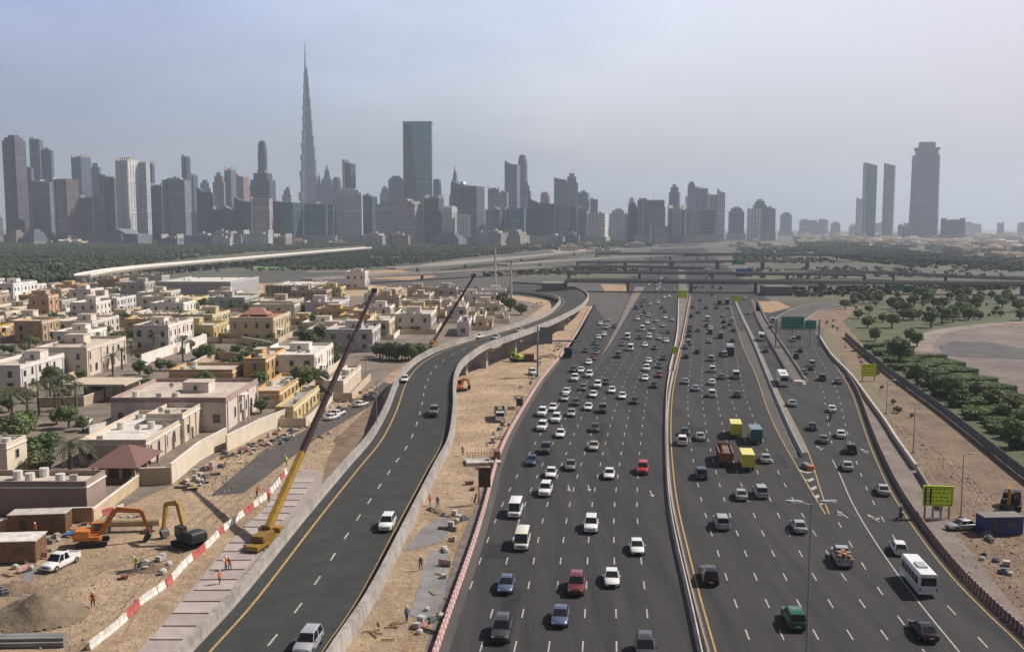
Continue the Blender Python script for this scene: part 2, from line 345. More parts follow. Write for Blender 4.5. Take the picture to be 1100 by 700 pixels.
# median surface and barriers
strip_cv('median', ML, MR, 45, 640, .012, mat('median_grey', (.10, .09, .088), .9, .2, .1), 8, o0=.0, o1=-.25)
strip_cv('median_sand', ML, MR, 300, 1100, .016, mat('median_dust', (.16, .135, .12), .9, .25, .1), 8, o0=1.0, o1=-1.0)
def barrier(name, P, m, label, prof=JERSEY):
    mb = MB(); wallrib(mb, P, prof); return tag(mb.build(name, m), label, 'barrier')
barrier('concrete_barrier', cvpts(ML, 50, 300, 6, .75), conc_lt, 'pale concrete median barrier on the oncoming side, narrow part of the median')
barrier('concrete_barrier', cvpts(MR, 50, 300, 6, -.75), conc_pk, 'dusty pinkish concrete median barrier beside the yellow edge line')
barrier('concrete_barrier', cvpts(ML, 302, 640, 8, .4), conc_lt, 'white concrete barrier along the oncoming edge of the widening median')
barrier('concrete_barrier', cvpts(MR, 302, 640, 8, -.6), conc_pk, 'reddish concrete barrier along the outbound edge of the widening median')
barrier('concrete_barrier', cvpts(SB, 188, 640, 6, 0), conc, 'long grey concrete barrier between main carriageway and right slip road')
strip_cv('separator_paving', SB, SB, 192, 640, .012, conc_dk, 6, o0=-.9, o1=1.6)
strip_cv('separator_shoulder', MRE, SB, 188, 420, .008, asph_old, 6, o0=.2, o1=-.9)
# painted markings
def ribs(name, c, o, y0, y1, wd, m, st=6, z=.016):
    mb = MB(); ys = yrange(y0, y1, st)
    for a, b in zip(ys, ys[1:]):
        mb.quad((c.off(a, o - wd / 2), a, z), (c.off(a, o + wd / 2), a, z), (c.off(b, o + wd / 2), b, z), (c.off(b, o - wd / 2), b, z))
    tag(mb.build(name, m, fix=False), kind='structure')
def dashes(name, c, offs, y0, y1, limL=None, limR=None, per=9.0, ln=2.7, wd=.17, phase=0, z=.016):
    mb = MB()
    for k, o in enumerate(offs):
        y = y0 + phase
        while y < y1:
            w_ = wd * (1 - min(.35, max(0, (y - 200)) / 600))
            x = c.off(y, o)
            if (limL is None or x > limL(y) + 1.2) and (limR is None or x < limR(y) - 1.2):
                mb.quad((c.off(y, o - w_ / 2), y, z), (c.off(y, o + w_ / 2), y, z), (c.off(y + ln, o + w_ / 2), y + ln, z), (c.off(y + ln, o - w_ / 2), y + ln, z))
            y += per
    tag(mb.build(name, paint_w, fix=False), kind='structure')
dashes('lane_markings', ML, [-.9 - 3.62 * k for k in range(1, 8)], 55, 640, limL=LB)
ribs('edge_line', MR, .25, 50, 640, .22, paint_y)
dashes('lane_markings', MR, [.5 + 3.78 * k for k in range(1, 6)], 55, 640, limR=MRE, phase=3)
ribs('edge_line', MRE, 0, 150, 560, .2, paint_y)
ribs('edge_line', CLE, 0, 150, 275, .2, paint_y)
ribs('edge_line', CRE, -.5, 50, 560, .18, paint_y)
WL = Cv([(903, 510), (910, 530), (923.5, 555.5), (935, 574), (960, 611), (983, 643), (1008, 672.6), (1031, 700)])
ribs('lane_divider_line', WL, 0, 60, 186, .18, paint_w)
dashes('lane_markings', CRE, [-.6 - 3.7, -.6 - 7.4], 60, 420, limL=WL, phase=5)
dashes('lane_markings', WL, [-3.7, ], 60, 148, phase=2)
# chevrons in the gore nose
mb = MB()
for (x0, x1, y) in ((859, 876, 507), (864.5, 875, 516), (869, 878, 525), (874, 881, 534), (879, 886, 541)):
    a, b, c_ = W(x0, y - 1.2), W(x1, y - 1.2), W((x0 + x1) / 2, y + 1.2)
    mb.quad((a.x, a.y, .018), (c_.x, c_.y, .018), (c_.x, c_.y + 1.3, .018), (a.x, a.y + 1.3, .018))
    mb.quad((c_.x, c_.y, .018), (b.x, b.y, .018), (b.x, b.y + 1.3, .018), (c_.x, c_.y + 1.3, .018))
tag(mb.build('gore_chevrons', paint_w, fix=False), kind='structure')
# lane arrows
def arrow(px, py, ang=0, turn=0):
    c = W(px, py); mb = MB(); z = .02
    def T(x, y):
        ca, sa = math.cos(ang), math.sin(ang); x *= .8; y *= .8; return (c.x + x * ca - y * sa, c.y + x * sa + y * ca, z)
    mb.quad(T(-.12, -2.6), T(.12, -2.6), T(.12, 1), T(-.12, 1)); mb.add([T(-.5, .8), T(.5, .8), T(0, 2.6)], [(0, 1, 2)])
    if turn:
        mb.quad(T(.1 * turn, -1.2), T(.8 * turn, -.6), T(.8 * turn, -.3), T(.1 * turn, -.9)); mb.add([T(.7 * turn, -1.0), T(1.3 * turn, -.2), T(.6 * turn, .1)], [(0, 1, 2)])
    tag(mb.build('lane_arrow', paint_w, fix=False), kind='structure')
for x in (611, 632.6, 700): arrow(x, 524 if x < 650 else 530, math.pi)
for x, y in ((905, 552), (938, 556)): arrow(x, y, .1, 1 if x > 920 else -1)
for x, y in ((880, 481), (928, 484)): arrow(x, y, -.05, 1)
# pale tyre-worn wheel tracks come from the material; shoulders
strip_cv('shoulder', LB, LB, 45, 560, .004, asph_old, 8, o0=0, o1=1.2)
# crash cushion
t = empty('crash_cushion', W(866, 502), 0.1)
tag(t, 'rusty orange and grey crash cushion at the end of the long concrete barrier', 'crash cushion')
mb = MB(); mb.b2(-.55, .55, -2.2, .9, 0, .85); mb.build('cushion_body', conc_dk, t)
mb = MB(); mb.cyl((0, -2.3, 0), .62, .95, 14); mb.build('cushion_nose', morange, t, 40)
# second separator island with posts
isl = smooth([tuple(W(a, b)[:2]) for a, b in ((809, 322), (818, 342), (828, 359), (839, 377), (849, 393), (859, 410))], 6)
mb = MB(); ribbon(mb, [(p[0], p[1]) for p in isl], -2.6, 1.6, .05); tag(mb.build('island_paving', mat('island_dust', (.12, .10, .09), .9, .25, .15), fix=False), kind='structure')
barrier('concrete_barrier', [(p[0] + 1.8, p[1], 0) for p in isl], conc, 'pale kerb barrier on the slip road side of the planted island')
barrier('concrete_barrier', [(p[0] - 2.4, p[1], 0) for p in isl[4:]], conc_dk, 'dark kerb barrier on the bus lane side of the island')
n_ = W(860, 412); mb = MB(); mb.cyl((n_.x - .4, n_.y, 0), 1.9, .9, 18, r2=1.6)
tag(mb.build('island_nose', conc_lt, smooth=40), 'rounded white concrete nose at the end of the island', 'barrier')
# side path with its low wall, right of the slip road
strip_cv('side_path', CRE, WAL, 100, 300, .004, mat('path_dusty', (.19, .155, .14), .9, .2, .15), 5, o0=1.2)
barrier('low_wall', cvpts(WAL, 178, 400, 5), conc_lt, 'long low white wall between the side path and the sandy verge', [(-.25, 0), (.25, 0), (.25, 1.1), (-.25, 1.1)])
barrier('low_wall', cvpts(WAL, 152, 176, 5), conc_dk, 'dark low wall closing off the side path near the yellow board', [(-.2, 0), (.2, 0), (.2, 1.0), (-.2, 1.0)])
# red and white water barriers
def wb_mesh(name, mats, L=2.0, h=.9, stripes=False):
    mb = MB(); prof = [(-.28, .0), (.28, .0), (.28, .12), (.14, .45), (.1, h), (-.1, h), (-.14, .45), (-.28, .12)]
    n = 4 if stripes else 1
    for i in range(n):
        y0 = -L / 2 + .03 + i * (L - .06) / n; y1 = y0 + (L - .06) / n
        mb.loft([[(x, y0 + (z * .25 if stripes else 0), z) for x, z in prof], [(x, y1 + (z * .25 if stripes else 0), z) for x, z in prof]], i % 2)
    return mb.mesh(name, mats)
wb_r = wb_mesh('water_barrier_red', [mred]); wb_w = wb_mesh('water_barrier_white', [mwhite])
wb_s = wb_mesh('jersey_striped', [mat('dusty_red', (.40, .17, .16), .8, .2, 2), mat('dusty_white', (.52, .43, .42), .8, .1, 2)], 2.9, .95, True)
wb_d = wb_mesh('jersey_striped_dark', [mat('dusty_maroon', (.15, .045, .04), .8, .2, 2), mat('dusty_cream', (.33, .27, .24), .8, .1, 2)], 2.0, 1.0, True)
def run(mesh_list, pts, step, name, label, group, pat=(0,)):
    P = np.array([(p[0], p[1], p[2] if len(p) > 2 else 0) for p in pts]); seg = np.linalg.norm(np.diff(P[:, :2], axis=0), axis=1); s = np.r_[0, np.cumsum(seg)]
    d = step / 2; i = 0
    while d < s[-1]:
        x, y, z = (np.interp(d, s, P[:, k]) for k in range(3)); x2, y2 = (np.interp(d + .5, s, P[:, k]) for k in (0, 1))
        k = pat[i % len(pat)]
        if k >= 0:
            o = bpy.data.objects.new(name, mesh_list[k]); link(o); o.location = (x, y, z); o.rotation_euler = (0, 0, math.atan2(y2 - y, x2 - x) - math.pi / 2 + (rng.uniform(-.07, .07) if name == 'water_barrier' else rng.uniform(-.015, .015)))
            lb = label[k] if isinstance(label, (list, tuple)) else label
            tag(o, lb, 'barrier', group[k] if isinstance(group, (list, tuple)) else group)
        d += step; i += 1
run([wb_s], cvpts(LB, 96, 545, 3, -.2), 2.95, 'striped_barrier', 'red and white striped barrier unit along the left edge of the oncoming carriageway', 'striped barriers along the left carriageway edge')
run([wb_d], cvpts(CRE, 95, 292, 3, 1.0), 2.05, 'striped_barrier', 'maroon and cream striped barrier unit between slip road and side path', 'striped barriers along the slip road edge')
bl = smooth([tuple(W(a, b)[:2]) for a, b in ((95, 698), (128, 672), (152, 648), (180, 628), (200, 606), (222, 588), (240, 570), (268, 548), (290, 530), (307, 508))], 6)
run([wb_r, wb_w], bl, 2.05, 'water_barrier', ['red plastic water barrier in the row across the sandy building site', 'white plastic water barrier in the row across the sandy building site'],
    ['red water barriers on the site', 'white water barriers on the site'], (1, 1, 1, 1, 0, 0, 1, 1, 1, 0))
bl2 = smooth([tuple(W(a, b)[:2]) for a, b in ((82, 560), (100, 556), (118, 551), (134, 546))], 4)
run([wb_r, wb_w], bl2, 2.05, 'water_barrier', ['red plastic water barrier lined up behind the orange excavator', 'white plastic water barrier lined up behind the orange excavator'],
    ['red water barriers behind the excavator', 'white water barriers behind the excavator'], (0, 1))
# mesh-topped safety fence behind the right striped barriers
# ------------------------------------------------------------------ viaduct / flyover
ST = [(207, 700, 358, 700, .3), (262, 640, 397, 640, .3), (328, 558, 438, 560, .3), (374, 503, 467, 503, .5), (401, 471, 481, 475, 1.2), (418, 440, 486, 440, 3), (429, 412, 486.5, 413, 4.5), (443, 394, 492, 396, 5.5),
      (461, 382, 503, 385, 6.5), (483, 373, 521, 373.5, 7.5), (516, 363, 548, 364, 8), (560, 350, 583, 351, 8), (588, 339, 608, 339.5, 7), (600, 329, 626, 328, 5.5), (602, 322.5, 630, 317, 3.2), (592, 318.5, 615, 310, 1.5), (570, 316, 585, 306.5, .5), (540, 314, 550, 304.5, .1)]
Lp = [tuple(W(a, b, z)) for a, b, c, d, z in ST]; Rp = [tuple(W(c, d, z)) for a, b, c, d, z in ST]
e0 = lambda P: tuple(np.array(P[0]) + (np.array(P[0]) - np.array(P[1])) * 1.3)
Lp = [e0(Lp)] + Lp; Rp = [e0(Rp)] + Rp
LV = smooth(Lp, 8); RV = smooth(Rp, 8); CV = (LV + RV) / 2
def vribbon(t0, t1, dz):
    mb = MB(); A = LV * (1 - t0) + RV * t0; B = LV * (1 - t1) + RV * t1
    for i in range(len(A) - 1):
        mb.quad((A[i][0], A[i][1], A[i][2] + dz), (B[i][0], B[i][1], B[i][2] + dz), (B[i + 1][0], B[i + 1][1], B[i + 1][2] + dz), (A[i + 1][0], A[i + 1][1], A[i + 1][2] + dz))
    return mb
fly = empty('flyover', (0, 0, 0)); tag(fly, 'curving concrete flyover carrying a dark road with a broken white centre line', 'flyover')
mb = MB()
for i in range(len(LV) - 1):
    ring = []
    for k in (i, i + 1):
        l, r = LV[k], RV[k]; u = (r - l); u[2] = 0; u = u / np.linalg.norm(u); dp = min(1.6, max(.35, l[2] * .8))
        ring.append([tuple(l - u * .5 + np.array([0, 0, 0])), tuple(r + u * .5), tuple(r + u * .5 - np.array([0, 0, dp * .35])), tuple(r - u * 2.5 - np.array([0, 0, dp])), tuple(l + u * 2.5 - np.array([0, 0, dp])), tuple(l - u * .5 - np.array([0, 0, dp * .35]))])
    mb.loft(ring, 0, cap=(i in (0, len(LV) - 2)))
mb.build('deck', conc, fly)
road_mb = vribbon(0, 1, .02); wdt = 14.0
for q_ in ((1.55, 1.85), (14 - 1.2, 14 - .98)):
    k_ = vribbon(q_[0] / wdt, q_[1] / wdt, .03); k_.m = [1] * len(k_.f); road_mb.merge(k_)
PAR = [(-.5, -.4), (.5, -.4), (.5, .1), (.38, .5), (.34, 1.5), (-.3, 1.5)]
mb = MB(); wallrib(mb, [(p[0], p[1], p[2]) for p in LV], [(o - .6, h) for o, h in PAR]); mb.build('parapet', conc_par, fly)
mb = MB(); wallrib(mb, [(p[0], p[1], p[2]) for p in RV], [(.45 - o, h) for o, h in PAR][::-1]); mb.build('parapet', conc_par, fly)
wdt = 14.0
# dashed centre line
mb = road_mb; cs = np.r_[0, np.cumsum(np.linalg.norm(np.diff(CV[:, :2], axis=0), axis=1))]
def cvp(d, t):
    l = [np.interp(d, cs, LV[:, k]) for k in range(3)]; r = [np.interp(d, cs, RV[:, k]) for k in range(3)]
    return tuple(np.array(l) * (1 - t) + np.array(r) * t + np.array([0, 0, .03]))
d = 4
while d < cs[-1] - 5:
    t = .5
    mb.quad(cvp(d, t - .008), cvp(d, t + .008), cvp(d + 3, t + .008), cvp(d + 3, t - .008), 2); d += 9
mb.build('roadway', [asph_via, paint_y, paint_w], fly, fix=False)
for i in range(0, len(CV), 7):
    x, y, z = CV[i]
    if z > 3.4:
        k = min(i + 1, len(CV) - 1); a = math.atan2(CV[k][1] - CV[i - 1][1], CV[k][0] - CV[i - 1][0])
        mb = MB(); mb.box((x, y, (z - 1.8) / 2), (1.6, 5.0, z - 1.6), a); mb.box((x, y, z - 2.0), (2.0, 9.0, .9), a); mb.build('pier', conc, fly)
# retaining wall where the flyover meets the ground
mb = MB()
idx = [i for i in range(len(RV)) if RV[i][1] < 260]
wallrib(mb, [(RV[i][0], RV[i][1], 0) for i in idx], [(-.4, -.05), (.45, -.05), (.45, .35), (-.4, .35)]); mb.build('retaining_wall', conc_par, fly)
mb = MB()
A = [(RV[i][0] + .3, RV[i][1], RV[i][2] - .1) for i in idx]; B = [(p[0], p[1], -.05) for p in A]
for i in range(len(A) - 1): mb.quad(B[i], B[i + 1], A[i + 1], A[i])
A = [(LV[i][0] - .3, LV[i][1], LV[i][2] - .1) for i in idx]; B = [(p[0], p[1], -.05) for p in A]
for i in range(len(A) - 1): mb.quad(B[i], B[i + 1], A[i + 1], A[i])
mb.build('abutment_wall', conc_dk, fly)
# ------------------------------------------------------------------ interchange bridges
def bridge(name, pa, pb, z, wd, th, label, piers=34, m=conc_dk, par=conc, pw=1.6):
    a = W(*pa, z); b = W(*pb, z); L = (b - a).length; ang = math.atan2(b.y - a.y, b.x - a.x)
    t = empty(name, ((a.x + b.x) / 2, (a.y + b.y) / 2, 0), ang); tag(t, label, 'bridge')
    mb = MB(); mb.b2(-L / 2, L / 2, 0, wd, z - th, z - .9); mb.build('deck', m, t)
    mb = MB(); mb.b2(-L / 2, L / 2, .5, wd - .5, z - .9, z - .8); mb.build('roadway', asph_old, t)
    for yy in (0, wd - .35): mb = MB(); mb.b2(-L / 2, L / 2, yy, yy + .35, z - .9, z + .15); mb.build('parapet', par, t)
    n = int(L / piers)
    for i in range(n + 1):
        x = -L / 2 + i * L / max(1, n); mb = MB()
        mb.b2(x - pw / 2, x + pw / 2, wd * .2, wd * .8, 0, z - th); mb.build('pier', m, t)
    return t, a, b, ang
bridge('overpass', (607, 300), (1180, 304), 8.5, 13, 1.9, 'long grey overpass crossing the whole highway just behind the lime signs', 42)
bridge('overpass', (610, 291), (930, 294), 9, 12, 1.9, 'second grey overpass with the blue sign above it', 46)
bridge('overpass', (622, 281), (870, 279.5), 9, 12, 2.0, 'third hazy overpass farther up the highway', 50)
bridge('overpass', (640, 271.5), (1010, 273), 10, 14, 2.4, 'faint distant overpass before the skyline', 70)
mb = MB(); a = W(597, 314)
mb.b2(a.x - 9, a.x + 6, a.y, a.y + 22, 0, 6.3); tag(mb.build('bridge_abutment', conc_dk), 'dark grey concrete abutment at the left end of the long overpass', 'abutment')
mb = MB(); a = W(838, 318); mb.b2(a.x - 8, a.x + 9, a.y + 4, a.y + 20, 0, 6); tag(mb.build('bridge_abutment', conc_dk), 'dark concrete abutment behind the patch of orange sand', 'abutment')
# curving elevated ramps of the interchange
def ramp(px, z, wd, label):
    P = [tuple(p) for p in smooth([(W(a, b, z).x, W(a, b, z).y, z) for a, b in px], 8)]; t = empty('ramp_bridge', (0, 0, 0)); tag(t, label, 'ramp')
    mb = MB(); wallrib(mb, P, [(-wd / 2, -1.3), (wd / 2, -1.3), (wd / 2, 0), (-wd / 2, 0)]); mb.build('deck', conc_dk, t)
    mb = MB(); ribbon(mb, P, -wd / 2 + .4, wd / 2 - .4, .06); mb.build('roadway', asph_old, t, fix=False)
    for o in (-wd / 2, wd / 2): mb = MB(); wallrib(mb, P, [(o - .2, -.6), (o + .2, -.6), (o + .2, 1.0), (o - .2, 1.0)]); mb.build('parapet', conc_par, t)
    for p in P[4::6]: mb = MB(); mb.cyl((p[0], p[1], 0), 1.2, z - 1.2, 10); mb.build('pier', conc_dk, t)
ramp([(330, 300), (430, 294.5), (520, 290), (600, 286.5), (680, 286), (760, 288)], 6, 11, 'curving elevated ramp running left to right above the middle scrub')
ramp([(540, 284), (620, 279), (720, 274.5), (840, 273.5), (960, 276), (1080, 281)], 7, 11, 'long curving ramp bridge in the far interchange')
ramp([(812, 294), (880, 291.5), (960, 293), (1040, 297), (1180, 301)], 6, 11, 'curving ramp bridge right of the blue sign')
ramp([(420, 288), (480, 284), (560, 276), (640, 269), (760, 265)], 6, 10, 'pale sweeping ramp bridge below the middle skyline')
# approach road and other ribbons
def road_px(name, pts, wd, z=.03, m=asph_old, line=True):
    P = smooth([tuple(W(a, b)[:2]) for a, b in pts], 8); mb = MB(); ribbon(mb, P, -wd / 2, wd / 2, z); tag(mb.build(name, m, fix=False), kind='structure')
    if line:
        mb = MB(); ribbon(mb, P, -wd / 2 - .6, -wd / 2, z + .3); ribbon(mb, P, wd / 2, wd / 2 + .6, z + .3); tag(mb.build('kerb', conc, fix=False), kind='structure')
    return P
CR = road_px('ramp_road', [(845, 346), (862, 335), (880, 329), (905, 325), (940, 323.5), (990, 322), (1060, 318), (1200, 314)], 14, .03, asph_old)
road_px('ramp_road', [(440, 303), (520, 301), (590, 303)], 14, .05, asph_old)
road_px('ramp_road', [(330, 292), (420, 290), (470, 283), (540, 277), (640, 269)], 14, .06, conc_pk)
road_px('ramp_road', [(640, 284), (740, 285), (860, 283), (980, 287), (1150, 296)], 16, .06, asph_old)
road_px('ramp_road', [(880, 297), (1000, 294), (1180, 297)], 30, .05, asph_old)
road_px('ramp_road', [(350, 297), (440, 296), (560, 292), (680, 287)], 16, .05, asph_old)
road_px('ramp_road', [(560, 279), (700, 276), (840, 276), (960, 281)], 14, .05, asph_old)
road_px('desert_track', [(1190, 345), (1100, 346), (1050, 350), (1010, 356), (992, 366), (990, 378)], 8, .05, mat('track_pale', (.24, .19, .17), .95, .3, .1), False)
# patches
gpoly('street_ground', [(-60, 580), (98, 560), (184, 521), (243, 484), (314, 452), (368, 429), (405, 414), (420, 400), (470, 372), (560, 345), (585, 328), (540, 318), (300, 318), (-60, 320)], -.022, mat('street_ground', (.26, .205, .16), .95, .25, .12, col2=(.14, .12, .10), bump=.5, detail=10))
gpoly('sand_patch', [(645, 305), (672, 306), (674, 314), (650, 314)], .05, sand_or)
gpoly('sand_patch', [(812, 323.5), (835, 323.5), (849, 330), (828, 336), (812, 334)], .05, sand_or)
gpoly('sand_patch', [(385, 292), (430, 290), (470, 297), (440, 301), (390, 299)], .04, sand_or)
gpoly('sand_patch', [(590, 268), (640, 265), (645, 268), (600, 272)], .05, sand)
gpoly('scrub_ground', [(850, 318), (850, 322), (990, 321), (1150, 316), (1150, 306), (990, 308), (850, 310)], .0, scrub)
gpoly('scrub_ground', [(560, 287), (640, 284), (690, 287), (690, 296), (600, 298), (500, 294)], .02, scrub)
gpoly('scrub_ground', [(800, 293), (900, 295), (960, 300), (800, 300)], .02, scrub)
gpoly('scrub_ground', [(-200, 300), (100, 298), (250, 282), (400, 270), (560, 266), (700, 262), (700, 258), (-200, 262)], -.02, scrub)
gpoly('scrub_ground', [(860, 262), (900, 262), (1000, 275), (1150, 284), (1150, 293), (1000, 290), (920, 283), (880, 272)], .0, scrub)
gpoly('pale_district_ground', [(905, 262), (1200, 276), (1200, 250), (870, 250)], -.0, mat('pale_ground', (.40, .34, .30), .95, .15, .01, col2=(.26, .22, .2)))
gpoly('park_lawn', [(905, 345), (925, 330), (1000, 324), (1190, 320), (1190, 350), (1100, 346), (1040, 350), (1005, 358), (985, 375), (1010, 402), (1060, 428), (1140, 450), (1140, 530), (1090, 500), (1000, 432), (940, 385)], .0, grassm)
gpoly('plaza_sand', [(987, 374), (1005, 359), (1050, 350.5), (1190, 349), (1190, 450), (1100, 436), (1060, 424), (1020, 402)], .012, mat('plaza_sand', (.23, .185, .17), .95, .3, .04, col2=(.14, .115, .11), detail=12, bump=.5))
gpoly('plaza_grey', [(1008, 372), (1025, 366), (1060, 367), (1120, 378), (1200, 392), (1100, 386), (1040, 384), (1012, 381)], .024, mat('plaza_grey', (.09, .085, .085), .95, .3, .12))
gpoly('verge_grass', [(905, 392), (918, 394), (952, 428), (966, 462), (945, 446), (925, 418), (908, 396), (893, 378), (884, 362), (888, 352), (897, 362), (902, 376)], -.01, mat('dry_grass', (.12, .12, .06), .95, .3, .3, col2=(.2, .16, .10)))
gpoly('asphalt_service_strip', [(226, 532), (262, 529), (345, 467), (405, 432), (420, 412), (412, 410), (392, 426), (330, 461), (285, 482)], .01, asph_old)
gpoly('paving_base', [(145, 705), (203, 705), (262, 640), (300, 598), (325, 555), (352, 525), (340, 505), (312, 500), (284, 545), (240, 590)], .0, mat('paving_base', (.34, .28, .26), .9, .1, .3))
gpoly('excavated_soil', [(345, 522), (372, 497), (392, 475), (409, 448), (412, 425), (404, 430), (370, 462), (352, 492)], .012, soil)
gpoly('gravel_strip', [(470, 720), (487, 655), (505, 605), (520, 555), (528, 520), (520, 520), (505, 555), (490, 590), (475, 640), (450, 720)], .0, mat('gravel_dark', (.16, .13, .12), .95, .3, .6))
gpoly('track_brown', [(445, 700), (462, 650), (490, 590), (502, 560), (516, 530), (510, 530), (490, 560), (476, 590), (455, 640), (430, 705)], .008, sand_or)
gpoly('concrete_pad', [(434, 592), (474, 582), (490, 560), (478, 555), (455, 565)], .004, conc_dk)
gpoly('concrete_pad', [(462, 590), (482, 592), (478, 640), (462, 668), (440, 660)], .012, mat('pad_grey', (.22, .21, .21), .9, .2, .4))
# slabs with dark joints on the pavement under the crane
pc = smooth([tuple(W(a, b)[:2]) for a, b in ((172, 700), (232, 627), (268, 577), (300, 545), (326, 510))], 10)
sl_ = np.r_[0, np.cumsum(np.linalg.norm(np.diff(pc, axis=0), axis=1))]; d = 1; i = 0
pm = [mat('slab_grey', (.36, .30, .29), .9, .1, .5), mat('slab_pale', (.42, .35, .33), .9, .1, .5)]
slab_me = [None, None]
for k in range(2): mb = MB(); mb.b2(-2.3, 2.3, -1.6, 1.6, 0, .14); slab_me[k] = mb.mesh('slab', pm[k])
while d < sl_[-1] - 1:
    x, y = np.interp(d, sl_, pc[:, 0]), np.interp(d, sl_, pc[:, 1]); x2, y2 = np.interp(d + 1, sl_, pc[:, 0]), np.interp(d + 1, sl_, pc[:, 1])
    o = bpy.data.objects.new('paving_slab', slab_me[i % 2]); link(o); o.location = (x + .1 * (i % 3), y, .004); o.rotation_euler = (0, 0, math.atan2(y2 - y, x2 - x) - math.pi / 2)
    tag(o, 'large pinkish grey paving slab laid beside the flyover parapet', 'paving slab', 'paving slabs beside the flyover')
    d += 3.2 + (.45 if i % 1 == 0 else 0); i += 1
# ------------------------------------------------------------------ skyline
FM = {
 'dk': facade('facade_dark', (.075, .08, .10), (.03, .035, .05), 4, 5, .6, .7),
 'pu': facade('facade_plum', (.13, .115, .15), (.045, .045, .065), 3.8, 6, .5, .6),
 'br': facade('facade_brown', (.19, .15, .16), (.06, .055, .065), 3.8, 5, .5, .55),
 'gr': facade('facade_grey', (.20, .225, .27), (.07, .09, .12), 3.8, 6, .5, .6),
 'lg': facade('facade_lightgrey', (.48, .50, .54), (.13, .15, .19), 3.8, 7, .5, .55),
 'bl': facade('facade_blue', (.12, .19, .28), (.05, .10, .16), 4, 8, .6, .8, .12, .35),
 'te': facade('facade_teal', (.05, .11, .115), (.02, .065, .07), 4, 9, .65, .85, .15),
 'wh': facade('facade_white', (.75, .74, .74), (.16, .18, .22), 3.6, 9, .55, .5),
 'be': facade('facade_beige', (.40, .37, .36), (.12, .11, .12), 4, 6, .45, .7),
 'pk': facade('facade_pink', (.38, .28, .28), (.10, .09, .10), 3.8, 6, .45, .6),
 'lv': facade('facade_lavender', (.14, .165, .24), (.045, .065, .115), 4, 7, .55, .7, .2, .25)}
trimm = {'dk': conc_dk, 'pu': conc_dk, 'br': conc_dk, 'te': steel, 'bl': steel}
CN = {'dk': 'dark grey', 'pu': 'plum grey', 'br': 'brown', 'gr': 'grey', 'lg': 'light grey', 'bl': 'blue glass', 'te': 'dark teal glass', 'wh': 'white', 'be': 'beige', 'pk': 'dusty pink', 'lv': 'slate blue'}
